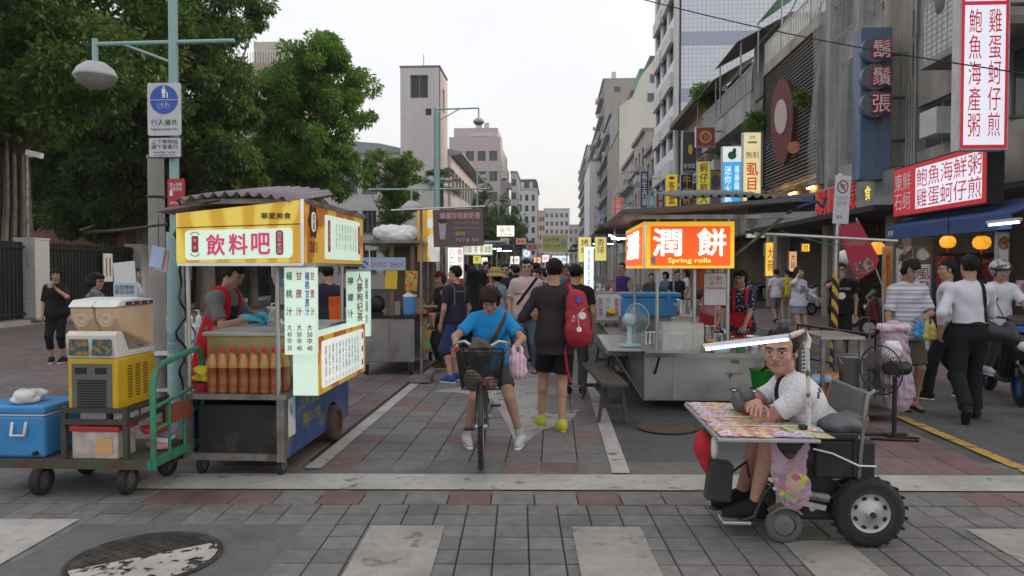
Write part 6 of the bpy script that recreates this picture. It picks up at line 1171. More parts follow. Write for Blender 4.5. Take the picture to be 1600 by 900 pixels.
gp=thing('utility_pole','grey concrete utility pole behind the teal street lamp','pole',(W(244,300,7.5).x,7.5,0));B().cyl((0,0,0),(0,0,2.75),.085,.08,14).mk('shaft',m_conc,gp);B().cyl((0,0,2.75),(0,0,2.78),.09,n=14).mk('cap',m_steeld,gp);B().tube([(.085*math.cos(a),.085*math.sin(a),2.35)for a in [k*math.pi/8 for k in range(16)]],.012,5,True).mk('clamp',m_black,gp)
cb=[]
for k in range(30):t_=k/29;cb.append((-3.52+.03*math.sin(k*.9),6.78-.06*math.cos(k*1.3),2.25-1.9*t_))
tag(B().tube(cb,.012,5).mk('cable',m_black),'black cable hanging down beside the teal pole','cable');tag(B().tube([(c_[0]+.08+.02*math.sin(i*.5),c_[1]-.02,c_[2]-.2)for i,c_ in enumerate(cb)],.008,5).mk('cable',mat('cable_blue',(.03,.05,.3),.5)),'blue cable hanging down beside the teal pole','cable')
tag(B().tube([W(125,360,6.6),W(150,352,6.6),W(130,363,6.6),W(185,360,6.7),W(262,350,6.9)],.014,6).mk('hooked_rod',m_rusty),'thin rusty hooked rod sticking out left of the pole','rod')
t=thing('security_camera','white security camera on a thin pole by the banyan trunk','camera',W(42,245,19));B().cyl((0,0,-3.0),(0,0,.05),.03,n=6).mk('pole',m_steeld,t);B().box((.25,-.05,.06),(.42,.16,.15),(0,R(14),0)).mk('housing',m_white,t,bevel=.02);B().cyl((.0,0,0),(.25,-.05,.0),.02,n=6).mk('arm',m_white,t)
# ------------------------------------------------------------ LEFT: sweet shop cart
s2=thing('dessert_cart','steel dessert cart with pale blue name sign, second on the left','food cart');x0,x1,y0,y1=-2.92,-2.08,10.9,12.9
bxx('body',m_steel,s2,x0,x1,y0,y1,.2,.86,.01);bxx('counter_top',m_black,s2,x0-.03,x1+.04,y0-.04,y1,.86,.90);bxx('door',m_steel,s2,x0+.05,x0+.45,y0-.012,y0-.002,.24,.82);bxx('door',m_steel,s2,x0+.47,x1-.05,y0-.012,y0-.002,.24,.82)
me=B().cyl((0,0,0),(.004,0,0),.012,n=6).me('perforation');me.materials.append(m_dark)
for a in range(6):
    for b_ in range(9):meshobj('perforation',me,None,s2,(x1,y0+.08+a*.07,.28+b_*.065))
bxx('side_poster',printed('poster_fruit',[(.1,.45,.5),(.6,.4,.05),(.65,.25,.03),(.2,.5,.2)],7,.1),s2,x1+.001,x1+.012,y0+.65,y1-.1,.28,.80)
for (x,y)in ((x1-.06,y0+.05),(x0+.1,y0+.05),(x1-.06,y1-.2)):caster(s2,x,y,.08)
for (x,y)in ((x0+.05,y0+.03),(x0+.5,y0+.03),(x1-.03,y0+.03),(x1-.03,y1-.05),(x0+.05,y1-.05)):bxx('post',mat('wood_post',(.18,.12,.07),.8),s2,x-.03,x+.03,y-.025,y+.025,.9,1.98)
bxx('roof',m_steeld,s2,x0-.1,x1+.1,y0-.15,y1+.1,1.98,2.02)
sg=bxx('name_board',mat('sweet_blue',(.32,.46,.60),.5),s2,x0+.02,x0+.72,y0-.06,y0-.02,1.58,1.77);txt(s2,'SWEET  SHOP',k_pnk,(x0+.44,y0-.065,1.665),.50,.07);B().tube([(x0+.10+.045*math.cos(a),y0-.066,1.665+.045*math.sin(a))for a in [k*.33 for k in range(16)]],.010,5).mk('emblem',k_blu,s2)
bxx('back_panel',mat('stall_back',(.14,.10,.07),.8),s2,x0,x1,y1-.02,y1,.9,1.98)
def lump(label,cat,name,c,r,m_,n=8,sq=.5,h=.014,wr=.008):
    F_=Field();[F_.ell((rnd.uniform(-r,r),rnd.uniform(-r,r)*.6,r*sq*rnd.uniform(.5,1.1)),(r*.7,r*.6,r*sq*.8),None,.05)for k in range(n)];o=fobj(name,F_.mesh(h,None,wr,35),m_,None);o.location=c;return tag(o,label,cat)
lump('white tarpaulin bundle on the dessert cart roof','tarpaulin','tarpaulin',(-2.6,11.4,2.02),.28,m_paper);lump('grey bag on the dessert cart roof','bag','roof_bag',(-2.2,11.9,2.02),.2,m_wmet)
t=thing('juice_blender','black round machine on the dessert cart counter','machine',(-2.72,11.1,.90));B().lathe([(.001,-.07),(.11,-.07),(.14,-.02),(.14,.06),(.11,.09),(.001,.09)],(0,0,.16),18,'y').mk('drum',m_black,t);B().box((0,0,.02),(.2,.2,.04)).mk('base',m_black,t)
t=thing('jar','clear jar of blue drink on the dessert cart','jar',(-2.16,10.96,.90));B().lathe([(.001,0),(.09,0),(.10,.05),(.105,.28)],n=16).mk('drink',mat('blue_drink',(.10,.32,.62),.2),t);B().lathe([(.105,.28),(.11,.30),(.05,.34),(.02,.40),(.001,.41)],n=16).mk('lid',m_white,t)
for k,(x,y,m_,w_,h_,lb)in enumerate(((-1.98,11.35,mat('orange_box',(.65,.25,.05),.6),.2,.06,'orange box on the front edge of the dessert cart'),(-2.08,11.7,mat('tan_box',(.42,.3,.17),.8),.18,.22,'tan cardboard box on the dessert cart'),(-2.3,11.1,mat('cup_stack',(.5,.42,.35),.6),.12,.2,'stack of cups on the dessert cart'))):o=B().box((0,0,h_/2),(w_,.16,h_)).mk('box',m_,None,(x-.1,y,.90),(0,0,.3),.008);tag(o,lb,'box')
for k,(x,z_,m_,lb)in enumerate(((-2.42,1.45,mat('mango_pack',(.75,.5,.03),.6),'yellow banner strip hanging in the dessert cart'),(-2.12,1.42,printed('fruit_pack',[(.6,.3,.03),(.7,.5,.1),(.3,.4,.1),(.6,.1,.05)],30),'fruit print packets hanging on the dessert cart corner'))):o=B().box((0,0,0),(.18,.03,.3)).mk('hanging_packet',m_,None,(x,10.88,z_),(.1,.08,0));tag(o,lb,'packet')
tag(B().tube([(-2.75,10.85,1.95),(-2.72,10.82,1.6),(-2.78,10.83,1.2),(-2.74,10.85,.95)],.01,5).mk('hose',m_white),'white hose hanging in the dessert cart','hose')
bn=thing('banner_box','tall glowing orange banner with fruit print above the dessert cart','sign',W(669,368,11.6));B().box((0,0,0),(.16,.12,.83)).mk('side',mat('banner_yellow',(.65,.36,.03),.5,emit=.15),bn,(-.08,0,0));B().box((0,0,0),(.18,.12,.83)).mk('front',printed('banner_print',[(.75,.30,.03),(.8,.5,.1),(.55,.7,.75),(.8,.75,.6)],8,.35),bn,(.09,0.0,0));B().cyl((0,0,-.415),(0,0,-1.4),.015,n=6).mk('stick',m_steeld,bn);txt(bn,vt('珍珠奶茶'),k_red,(.12,-.063,.2),.07,.36)
hb=W(716,356,10.2);hs=thing('hanging_sign','dark brown bubble tea board hanging from a thin pole','sign',hb);w_,h_=.70,.52
B().box((0,0,0),(w_,.012,h_),(0,R(-1.5),0)).mk('board',mat('board_brown',(.115,.08,.085),.6,var=.1),hs);txt(hs,'蜂蜜珍珠鮮奶茶',mat('ink_blush',(.60,.33,.36),.5),(.03,-.012,.17),.56,.09,bold=.02);txt(hs,'Honey pearl milk tea',mat('ink_dim',(.4,.33,.33),.5),(.12,-.012,.07),.34,.035);txt(hs,'蜂蜜とタピオカミルクティー',mat('ink_dim',(0,0,0)),(.12,-.012,0),.36,.03);box('yellow_tag',mat('tag_yellow',(.45,.32,.08),.6),hs,(.03,-.010,-.08),(.13,.004,.05));txt(hs,'NT$ 50',mat('ink_blush',(0,0,0)),(.13,-.012,-.17),.3,.055);txt(hs,'特調',k_blk,(.03,-.014,-.08),.09,.035)
B().prism([(-.055,.10),(-.035,-.14),(.035,-.14),(.055,.10)],(-.22,-.008,-.02),(1,0,0),(0,0,1),(0,-.004,0)).mk('cup_print',mat('cup_print',(.38,.34,.33),.6),hs);B().prism([(.062*math.cos(a),.032*math.sin(a))for a in [k*math.pi/8 for k in range(16)]],(-.22,-.012,.09),(1,0,0),(0,0,1),(0,-.003,0)).mk('cup_top',k_blk,hs)
B().cyl((-.95,.03,h_/2-.01),(.38,.03,h_/2+.04),.014,n=6).mk('pole',m_alu,hs);B().cyl((-.53,.05,h_/2),(-.53,.05,-hb.z+.1),.02,n=8).mk('upright',m_steeld,hs);B().box((-.53,.05,-hb.z+.06),(.3,.3,.08)).mk('foot',m_steeld,hs)
t=thing('street_lamp','small grey dome street lamp behind the dessert cart','street lamp',W(643,330,15));B().lathe([(.02,.22),(.09,.2),(.20,.1),(.22,.02),(.2,0)],(0,0,0),16).mk('lamp_dome',mat('dome_grey',(0,0,0)),t);B().cyl((0,0,.2),(0,0,.45),.02,n=6).mk('drop_tube',m_teal,t);B().cyl((-.9,0,.45),(1.6,0,.45),.018,n=6).mk('arm',m_teal,t);B().cyl((.55,0,-W(643,330,15).z),(.55,0,2.0),.04,n=8).mk('pole',m_teal,t)

# ------------------------------------------------------------ far street lamps
def lamp(label,px,Y,pytop,pyarm,pxl,side=1,dome=True):
    p=W(px,420,Y);zt=W(px,pytop,Y).z;za=W(px,pyarm,Y).z;lx=W(pxl,pyarm,Y).x-p.x;t=thing('street_lamp',label,'street lamp',(p.x,Y,0),0,'teal street lamps');B().cyl((0,0,0),(0,0,zt),.085,.06,10).mk('pole',m_teal,t);B().cyl((0,0,za),(lx,0,za+.03),.03,n=6).mk('arm',m_teal,t)
    B().cyl((lx,0,za+.03),(lx,0,za-.35),.03,n=6).mk('drop_tube',m_teal,t)
    if dome:B().lathe([(.03,0),(.1,-.02),(.19,-.09),(.22,-.16),(.2,-.19)],(lx,0,za-.33),14).mk('lamp_dome',mat('dome_grey',(0,0,0)),t);B().lathe([(.2,-.19),(.14,-.26),(.001,-.30)],(lx,0,za-.33),14).mk('lamp_glass',m_lens,t)
    B().cyl((0,0,za-.5),(lx*.55,0,za),.02,n=6).mk('brace',m_teal,t);return t
lamp('tall teal street lamp rising above the dessert cart',681,28,168,171,748);lamp('teal street lamp between palm and far trees',746,50,262,268,788);lamp('far teal lamp left of the lit white sign',779,70,308,312,812);lamp('farthest teal lamp down the street',791,90,325,328,820)

# ------------------------------------------------------------ generic far stalls
def stall(label,X0,X1,Y0,Y1,roofz,roofm,bodym,goods,postm=m_steeld,lit=None,slope=.0):
    t=thing('market_stall',label,'market stall',((X0+X1)/2,Y0,0),0,'stalls farther down the street');w_,d_=X1-X0,Y1-Y0
    bxx('body',bodym,t,-w_/2+.05,w_/2-.05,.05,d_,.12,.80);bxx('counter_top',m_steel,t,-w_/2,w_/2,0,d_,.80,.84);[bxx('post',postm,t,sx*(w_/2-.04)-.02,sx*(w_/2-.04)+.02,yy-.02,yy+.02,.84,roofz)for sx in (-1,1)for yy in (.05,d_-.05)]
    [bxx('leg',postm,t,sx*(w_/2-.12)-.03,sx*(w_/2-.12)+.03,yy-.03,yy+.03,0,.12)for sx in (-1,1)for yy in (.15,d_-.15)]
    B().prism([(-w_/2-.2,-slope),(w_/2+.2,slope),(w_/2+.2,slope+.05),(-w_/2-.2,.05-slope)],(0,-.2,roofz),(1,0,0),(0,0,1),(0,d_+.3,0)).mk('roof',roofm,t)
    for k in range(goods):
        r_=rnd.uniform(.05,.10);h_=rnd.uniform(.08,.24);B().lathe([(.001,0),(r_*.8,0),(r_,h_),(r_*.9,h_),(.001,h_*.9)],(-w_/2+.15+(w_-.3)*(k+.5)/goods,rnd.uniform(.12,.4),.841),12).mk('goods',[m_steel,m_white,m_redp,m_yel,mat('bowl_cream',(.6,.55,.45),.5)][k%5],t)
    if lit:
        for q in lit:B().cyl((q-.4,.3,roofz-.12),(q+.4,.3,roofz-.12),.02,n=6).mk('tube_lamp',mat('tube_light',(0,0,0)),t);B().box((q,.3,roofz-.085),(.9,.07,.03)).mk('lamp_housing',m_wmet,t)
    return t
m_rd=mat('roof_dark',(.035,.037,.04),.7);m_rw=mat('roof_white_tarp',(.5,.5,.5),.7);m_rg=mat('roof_green_tarp',(.05,.14,.09),.7);m_rb=mat('roof_blue_tarp',(.05,.1,.25),.7)
stall('tea stall with lit white herb signs behind the dessert cart',-3.3,-2.0,15.2,17.2,2.25,m_rd,m_steeld,5);stall('dark roofed stall third on the left',-3.3,-2.0,19,21.5,2.5,m_rd,m_steel,4,lit=(0,));stall('white roofed stall fourth on the left',-3.3,-1.9,25,28,2.5,m_rw,m_steeld,4,lit=(0,));stall('green roofed stall far on the left',-3.4,-2.0,32,35,2.6,m_rg,m_steel,3,lit=(0,));stall('blue roofed stall farthest on the left',-3.4,-2.0,40,44,2.7,m_rb,m_steel,3,lit=(0,))
stall('white roofed stall far on the right',1.2,2.6,19,22,2.5,m_rw,m_steel,4,lit=(0,));stall('dark roofed stall farther on the right',1.1,2.5,26,29,2.6,m_rd,m_steel,4,lit=(0,));stall('green roofed stall farthest on the right',1.1,2.6,34,38,2.7,m_rg,m_steel,3,lit=(0,));stall('blue roofed stall at the end of the right row',1.1,2.6,44,48,2.7,m_rb,m_steel,3,lit=(0,))
def fsign(label,px0,px1,py0,py1,Y,fm,texts,frame=m_alu,name='stall_sign',post=True,d=.06):
    a,b2=W(px0,py1,Y),W(px1,py0,Y);w_,h_=b2.x-a.x,b2.z-a.z
    t=sign(label,((a.x+b2.x)/2,Y,(a.z+b2.z)/2),w_,h_,d,'F',fm,[(q[0],q[1],q[2]*w_,q[3]*h_,q[4]*w_,q[5]*h_)+tuple(q[6:])for q in texts],frame,name,'sign','stall signs down the street',border=min(.02,w_*.05))
    if post:B().cyl((w_*.45,d,-h_/2),(w_*.45,d,-a.z),.02,n=6).mk('post',m_steeld,t)
    return t
fsign('lit white herb tea sign with red columns left of the crowd',699,725,386,436,15.0,e_wht,[(vt('六乙散'),k_grn,-.22,.1,.34,.7),(vt('青草茶'),k_red,.25,.1,.34,.7),('苦',k_red,-.22,-.38,.3,.18)])
fsign('long lit pale green sign behind the herb tea stall',722,770,381,399,16.0,emat('pale_green',(.72,.85,.66),.7),[('冷飲 茶 青草',k_red,-.05,0,.8,.6),('青',k_grn,.4,0,.12,.7)])
fsign('lit yellow green panel in the herb tea stall',739,752,399,412,16.2,emat('lemon',(.75,.72,.12),.6),[('茶',k_grn,0,0,.5,.6)]);fsign('dark red tea sign beside the dessert cart',672,682,412,432,13.6,mat('sign_maroon',(.20,.03,.05),.5),[(vt('苦茶'),k_wht,0,0,.6,.85)]);fsign('white sign with red bitter tea characters under the herb stall',670,694,440,480,13.8,mat('board_white',(0,0,0)),[(vt('苦散'),k_red,-.22,0,.3,.7),(vt('六乙'),k_pnk,.25,0,.3,.7)])
fsign('lit white double character sign above the street',776,804,352,370,26,e_wht,[('童年',k_org,0,.15,.7,.5),('古早味',k_red,0,-.3,.7,.22)]);fsign('yellow purple lettered banner above the crowd',846,888,366,394,24,mat('banner_lime',(.42,.42,.12),.6),[('九份芋圓',mat('ink_purple',(.2,.03,.25),.5),-.15,.2,.6,.22),('豆花 仙草',mat('ink_purple',(0,0,0)),-.1,-.15,.6,.18),('@print',k_gry,.32,0,.2,.5)])
fsign('round white and blue sign deep in the stall row',816,830,389,403,36,emat('roundblue',(.3,.5,.8),.5),[('@disc',e_wht,0,0,.7,.7,.02),('飲',k_blu,0,0,.4,.4,.03)]);fsign('small pinkish square sign deep in the stall row',823,840,380,392,34,mat('dusty_pink',(.45,.28,.25),.5),[('燒',k_dred,-.2,0,.3,.6),('肉',k_dred,.2,0,.3,.6)])
for k,(a,b_,c_,d_,Y,col,lb)in enumerate([(797,812,400,413,33,(.9,.9,.85),'lit white menu panel deep in the left row'),(862,890,399,412,37,(.75,.85,.95),'lit bluish menu panel at the end of the street'),(834,845,402,411,40,(1,.55,.3),'small glowing orange sign at the end of the street'),(752,762,402,418,20,(.95,.9,.7),'lit cream panel in the third left stall'),(868,884,378,388,52,(.3,.45,.7),'bluish sign far down the street centre'),(806,822,372,382,46,(.7,.3,.2),'reddish sign far down the left row'),(847,858,398,410,46,(.95,.8,.9),'small pink lit panel at the end of the street'),(782,795,372,384,40,(.6,.45,.2),'brownish signboard above the left stalls')]):fsign(lb,a,b_,c_,d_,Y,emat('deep%d'%k,col,.75 if k not in (4,5,7)else .15),[('美食',k_red,0,0,.7,.5)])
# ------------------------------------------------------------ RIGHT: second cart with lit tubes
r2c=stall('herb tea cart with two white tubes under a dark canopy, second on the right',.98,2.35,12.4,14.4,2.28,m_rd,m_steeld,4)
for z_ in (2.19,2.12):o=B().cyl((.15,-.1,z_),(1.0,-.1,z_),.016,n=8).mk('tube_lamp',mat('tube_light',(0,0,0)),r2c)
B().cyl((-.75,-.1,2.16),(-.58,-.1,2.08),.016,n=8).mk('tube_lamp',mat('tube_light',(0,0,0)),r2c)
fsign('lit yellow meatball sign left under the dark canopy',903,924,370,410,13.0,emat('meatball',(.8,.68,.2),.5),[('烤\n地',k_blk,0,.12,.6,.6)]);fsign('lit yellow meatball sign right under the dark canopy',929,948,370,408,13.05,emat('meatball',(0,0,0)),[('香\n球',k_blk,0,.12,.6,.6)])
fsign('bright narrow white light box on the herb tea cart',912,928,385,452,12.2,mat('lightbox_white',(.85,.92,.98),.4,emit=.75,var=.02),[(vt('青草茶苦茶'),k_grn,0,0,.3,.85)])
fsign('white herb tea menu with red border on the second right cart',930,990,456,504,12.35,mat('board_rust',(.42,.08,.04),.5),[('#white_field',mat('board_white',(0,0,0)),0,0,.93,.86,.012),(vt('苦茶'),k_red,-.36,0,.13,.6),(vt('六一散'),k_grn,-.16,0,.13,.66),(vt('蜜茶'),k_red,.06,0,.13,.6),(vt('地骨露'),k_grn,.26,0,.13,.66),(vt('冬茶'),k_red,.42,0,.1,.6)],post=False)
for k,(x,y,r_,h_,m_,lb)in enumerate(((1.42,12.7,.10,.32,mat('urn_green',(.12,.14,.10),.4),'dark tea urn on the herb tea cart'),)):t=thing('tea_urn',lb,'urn',(x,y,.841));B().lathe([(.001,0),(r_,0),(r_,h_),(r_*.4,h_*1.1),(.001,h_*1.12)],n=16).mk('urn',m_,t);txt(t,'青草',k_red,(0,-r_-.004,h_*.5),.08,.12);B().tube([(r_,0,.05),(r_+.05,0,.05),(r_+.05,0,.02)],.01,5).mk('tap',m_steel,t)
lump('heap of yellow bananas on the herb tea cart','fruit','bananas',(1.75,12.5,.845),.12,m_yel,6,.3);lump('bunch of yellow flowers by the white light box','flowers','flowers',(.98,12.3,.845),.06,m_yel,6,.6)
# ------------------------------------------------------------ RIGHT: spring roll cart
c3=thing('spring_roll_cart','stainless spring roll cart with glowing orange sign box, first on the right','food cart');x0,x1,y0,y1=1.02,2.36,8.35,10.3
bxx('body',m_steel,c3,x0,x1,y0,y1,.11,.665,.01);bxx('door',m_steel,c3,x0+.32,x1-.12,y0-.01,y0-.002,.13,.64);bxx('counter_top',m_steel,c3,x0-.02,x1+.18,y0-.42,y1,.672,.70,.005);bxx('counter_edge',m_chrome,c3,x0-.02,x1+.18,y0-.435,y0-.42,.655,.702)
bxx('side_leaf',m_steel,c3,x0-.42,x0-.025,y0-.1,y1-.2,.675,.70,.004);bxx('leaf_trim',m_chrome,c3,x0-.435,x0-.42,y0-.1,y1-.2,.66,.702)
for (x,xx)in ((x0+.12,x0+.12),(x1-.1,x1+.06)):B().cyl((x,y0-.01,.42),(xx,y0-.38,.66),.014,n=6).mk('leaf_strut',m_black,c3)
B().cyl((x0-.005,y0+.05,.12),(x0-.35,y0+.05,.66),.012,n=6).mk('leaf_strut',m_steeld,c3);box('plate',mat('brass_plate',(.4,.3,.1),.4),c3,(x1-.33,y0-.013,.56),(.09,.004,.04));B().tube([(x1-.38,y0-.01,.42),(x1-.38,y0-.06,.42),(x1-.38,y0-.06,.37)],.012,6).mk('tap',m_steel,c3);B().cyl((x1-.44,y0-.03,.43),(x1-.25,y0-.03,.43),.008,n=6).mk('tap_bar',m_steel,c3)
wheel(c3,(x0+.22,y0+.35,.13),.13,.07,'x');wheel(c3,(x1-.2,y0+.35,.13),.13,.07,'x');wheel(c3,(x0+.22,y1-.3,.13),.13,.07,'x');wheel(c3,(x1-.2,y1-.3,.13),.13,.07,'x')
for (x,y)in ((x0+.14,y0-.02),(x0+.56,y0+.02),(x1-.42,y0-.02),(x0+.1,y1-.05),(x1-.05,y1-.05)):B().cyl((x,y,.70),(x,y,2.16),.022,n=8).mk('post',m_steel,c3)
gx0,gx1,gy0,gy1,gz0,gz1=1.015,1.965,8.15,10.15,1.605,2.115;e_or=emat('spring_orange',(.92,.11,.012),.60);e_ylw=emat('spring_yellow',(.95,.55,.03),.55)
bxx('sign_core',m_steeld,c3,gx0+.02,gx1-.02,gy0+.03,gy1,gz0+.01,gz1-.01)
fp=bxx('front_sign',e_ylw,c3,gx0,gx1,gy0,gy0+.03,gz0,gz1);L0=((gx0+gx1)/2,gy0+.015,(gz0+gz1)/2)
box('orange_field',e_or,fp,(0,-.018,-.01),(.86,.006,.43));txt(fp,'潤',e_wht,(-.25,-.026,.03),.30,.29,'F',.026);txt(fp,'餅',e_wht,(.23,-.026,.03),.30,.29,'F',.026);txt(fp,'Spring rolls',e_yel,(-.01,-.026,-.175),.46,.062,'F',.02)
box('grey_tag',mat('tag_grey',(.35,.33,.33),.5),fp,(-.40,-.023,-.165),(.05,.003,.08))
sp_=bxx('side_sign',e_ylw,c3,gx0-.03,gx0-.002,gy0+.02,gy1,gz0,gz1);box('orange_field',e_or,sp_,(-.017,0,-.01),(.006,1.8,.43));txt(sp_,'潤餅',e_wht,(-.024,0,.02),1.3,.33,'L',.018)
B().cyl((gx0-.015,gy0+.008,gz0-.005),(gx0-.015,gy0+.008,gz1+.005),.014,n=6).mk('corner_trim',m_chrome,c3)
B().prism([(-.32,.0),(1.5,.12),(1.5,.16),(-.32,.04)],(x0,y0-.7,2.17),(1,0,0),(0,0,1),(0,2.7,0)).mk('roof',mat('roof_grey',(.09,.085,.08),.6,var=.2),c3);wavy('corrugated_roof',mat('green_grey_sheet',(.10,.115,.092),.6,var=.2),c3,1.25,2.3,7.68,9.3,2.33,2.55,.018,.085,.02);bxx('roof_beam',m_steeld,c3,x0-.3,x1+.12,y0-.62,y0-.57,2.12,2.16)
B().cyl((x1-.35,y0-.05,1.75),(x1+.1,y0-.55,2.2),.018,n=6).mk('roof_strut',m_steeld,c3);B().cyl((x1-.2,y0-.3,1.98),(x1+1.6,y0+.4,1.92),.018,n=6).mk('side_pole',m_alu,c3)
tp=thing('rolled_tarp','rolled dark blue tarpaulin at the end of the spring roll cart roof','tarpaulin',(2.62,7.95,2.28));b_=B();spir=[(.03+.012*k*.5,k*.62)for k in range(16)]
for j,(r_,a_)in enumerate(spir[:-1]):
    r2_,a2=spir[j+1];b_.add([(-.55,r_*math.cos(a_),r_*math.sin(a_)),(.12,r_*math.cos(a_),r_*math.sin(a_)),(.12,r2_*math.cos(a2),r2_*math.sin(a2)),(-.55,r2_*math.cos(a2),r2_*math.sin(a2))],[(0,1,2,3)],True)
o=b_.mk('roll',mat('tarp_navy',(.03,.035,.075),.7,var=.3,scale=15,bump=.6),tp,rot=(0,0,R(-25)));B().tube([(-.1,-.11,-.05),(.1,-.14,.02),(.18,-.1,-.04),(.2,-.12,.06)],.02,5).mk('loose_end',mat('tarp_navy',(0,0,0)),tp)
tag(B().tube([(2.5,8.3,2.02),(3.2,8.8,1.88),(3.9,9.4,1.92)],.006,4).mk('green_cord',m_grnp),'thin green cord strung right of the spring roll cart','cord')
# ---- things on the spring roll cart
t=thing('desk_fan','pale turquoise desk fan on the side leaf of the spring roll cart','fan',(.88,8.55,.702),25);t.scale=(.84,.84,.84);m_turq=mat('fan_turquoise',(.38,.55,.55),.4,var=.05)
B().box((0,0,.02),(.26,.2,.04)).mk('base',m_turq,t,bevel=.015);B().lathe([(.06,.04),(.04,.1),(.035,.32)],n=12).mk('neck',m_turq,t);B().lathe([(.001,-.10),(.06,-.1),(.085,-.06),(.085,.04),(.05,.08),(.001,.08)],(0,.02,.37),16,'y').mk('motor',m_turq,t,rot=None)
o=t.children[-1]
fan_rot=R(-62)
gq=bpy.data.objects.new('fan_head',None);
def cage(parent,c,r,m_,rot,wires=26,name='cage',depth=.05):
    b_=B()
    for sg in (-1,1):
        for k in range(wires):
            a=2*math.pi*k/wires;b_.tube([(r*.12*math.cos(a),sg*depth,r*.12*math.sin(a)),(r*.75*math.cos(a),sg*depth*.8,r*.75*math.sin(a)),(r*math.cos(a),0,r*math.sin(a))],.0022,3)
    b_.tube([(r*math.cos(a),0,r*math.sin(a))for a in [k*math.pi/14 for k in range(28)]],.007,5,True);b_.lathe([(.001,-depth-.003),(r*.16,-depth)],axis='y',n=10);return b_.mk(name,m_,parent,c,rot)
cage(t,(.10,-.02,.38),.21,m_turq,(0,0,R(-70)),30)
b_=B()
for k in range(3):
    a=k*2.094;b_.add([(.02*math.cos(a),0,.02*math.sin(a)),(.17*math.cos(a-.25),.02,.17*math.sin(a-.25)),(.19*math.cos(a+.25),0,.19*math.sin(a+.25)),(.15*math.cos(a+.6),-.02,.15*math.sin(a+.6)),(.03*math.cos(a+.6),-.01,.03*math.sin(a+.6))],[(0,1,2,3,4)])
b_.mk('blade',mat('blade_clear',(.4,.5,.5),.3,alpha=.5),t,(.10,-.02,.38),(0,0,R(-70)))
bpy.data.objects.remove(gq)
gc=thing('glass_case','clear acrylic case with white bowls on the spring roll cart','display case',(1.42,8.3,.702));[box('pane',m_clear,gc,c_,s_)for c_,s_ in (((0,-.16,.15),(.44,.006,.3)),((0,.16,.15),(.44,.006,.3)),((-.22,0,.15),(.006,.31,.3)),((.22,0,.15),(.006,.31,.3)))]
t=thing('bowl','stack of white bowls inside the acrylic case','bowls',(1.38,8.3,.702));[B().lathe([(.001,0),(.07,0),(.11,.055),(.115,.06),(.105,.056),(.06,.01)],(0,0,k*.04),16).mk('bowl',m_white,t)for k in range(4)]
def pot(label,x,y,r_,h_,m_,z_=.702,lid=False,name='steel_pot'):
    t=thing(name,label,'pot',(x,y,z_));B().lathe([(.001,0),(r_*.95,0),(r_,.02),(r_,h_),(r_*1.06,h_+.006),(r_*.97,h_),(r_*.96,h_*.3),(.001,h_*.3)],n=20).mk('body',m_,t)
    for sg in (-1,1):B().tube([(sg*r_,-.03,h_*.75),(sg*(r_+.03),-.03,h_*.78),(sg*(r_+.03),.03,h_*.78),(sg*r_,.03,h_*.75)],.005,5).mk('handle',m_,t)
    if lid:B().lathe([(r_*1.03,h_+.01),(r_*.6,h_+.04),(.02,h_+.05),(.02,h_+.07),(.001,h_+.07)],n=20).mk('lid',m_,t)
pot('tall steel pot standing on the white tubs',1.62,9.0,.135,.2,m_chrome,1.02);pot('steel pot with lid at the right of the spring roll counter',1.92,8.55,.11,.16,m_chrome,.702,True)
t=thing('white_tub','white plastic tubs stacked behind the acrylic case','tub',(1.58,8.95,.702));[B().lathe([(.001,0),(.15,0),(.165,.15),(.175,.155),(.001,.15)],(0,0,k*.158),18).mk('tub',[m_white,mat('tub_cream',(.6,.57,.5),.5)][k],t)for k in range(2)]
t=thing('sauce_jar','jar of dark red sauce with orange lid on the spring roll counter','jar',(1.72,8.2,.702));B().lathe([(.001,0),(.045,0),(.048,.08),(.04,.1)],n=12).mk('jar',mat('sauce_red',(.16,.02,.01),.2),t);B().cyl((0,0,.1),(0,0,.125),.045,n=12).mk('lid',k_org,t)
t=thing('cutting_board','wooden rolling board on the spring roll counter','board',(2.15,8.8,.702));B().box((0,0,.02),(.5,.35,.04)).mk('board',mat('wood_light',(.42,.28,.15),.7,var=.2,scale=5),t,bevel=.006);B().box((0,.16,.05),(.48,.02,.03)).mk('ridge',mat('wood_light',(0,0,0)),t)
lump('crumpled white plastic bags on the spring roll counter','bag','plastic_bags',(1.78,9.1,.702),.12,m_paper,8,.8);lump('pale green dish of filling on the spring roll counter','food','filling',(1.78,8.0,.702),.06,mat('filling_teal',(.2,.42,.38),.7),5,.3)
t=thing('blue_cooler','bright blue cooler behind the posts of the spring roll cart','cooler',(1.45,11.2,.88));B().box((0,0,.15),(.85,.45,.3)).mk('tub',m_blupl,t,bevel=.03);B().box((0,0,.33),(.87,.47,.07)).mk('lid',m_blupl,t,bevel=.02);[box('latch',m_blupl,t,(q,-.235,.28),(.06,.02,.08))for q in (-.25,.25)]
tag(B().bx(1.0,1.95,10.95,11.45,.1,.88).mk('cooler_stand',m_steeld),'steel stand under the bright blue cooler','stand')
t=thing('hanging_bags','orange and pink bags hanging from the spring roll cart sign','bags',(1.80,9.2,1.6));
for k,(dx,m_)in enumerate(((-.05,mat('bag_pinkred',(.55,.18,.14),.6)),(.05,k_org),(.12,mat('bag_pale',(.6,.5,.5),.5)))):B().prism([(-.05,0),(.03,0),(.07,-.22),(-.06,-.26)],(dx,k*.03,0),(1,0,0),(0,0,1),(0,.02,0)).mk('bag',m_,t)
B().cyl((0,0,0),(0,0,.12),.004,n=4).mk('hook',m_steeld,t)
lump('pink plastic bags hanging beside the spring roll posts','bag','pink_bags',(1.95,9.3,1.05),.08,mat('bag_rose',(.6,.3,.36),.5),6,1.6)
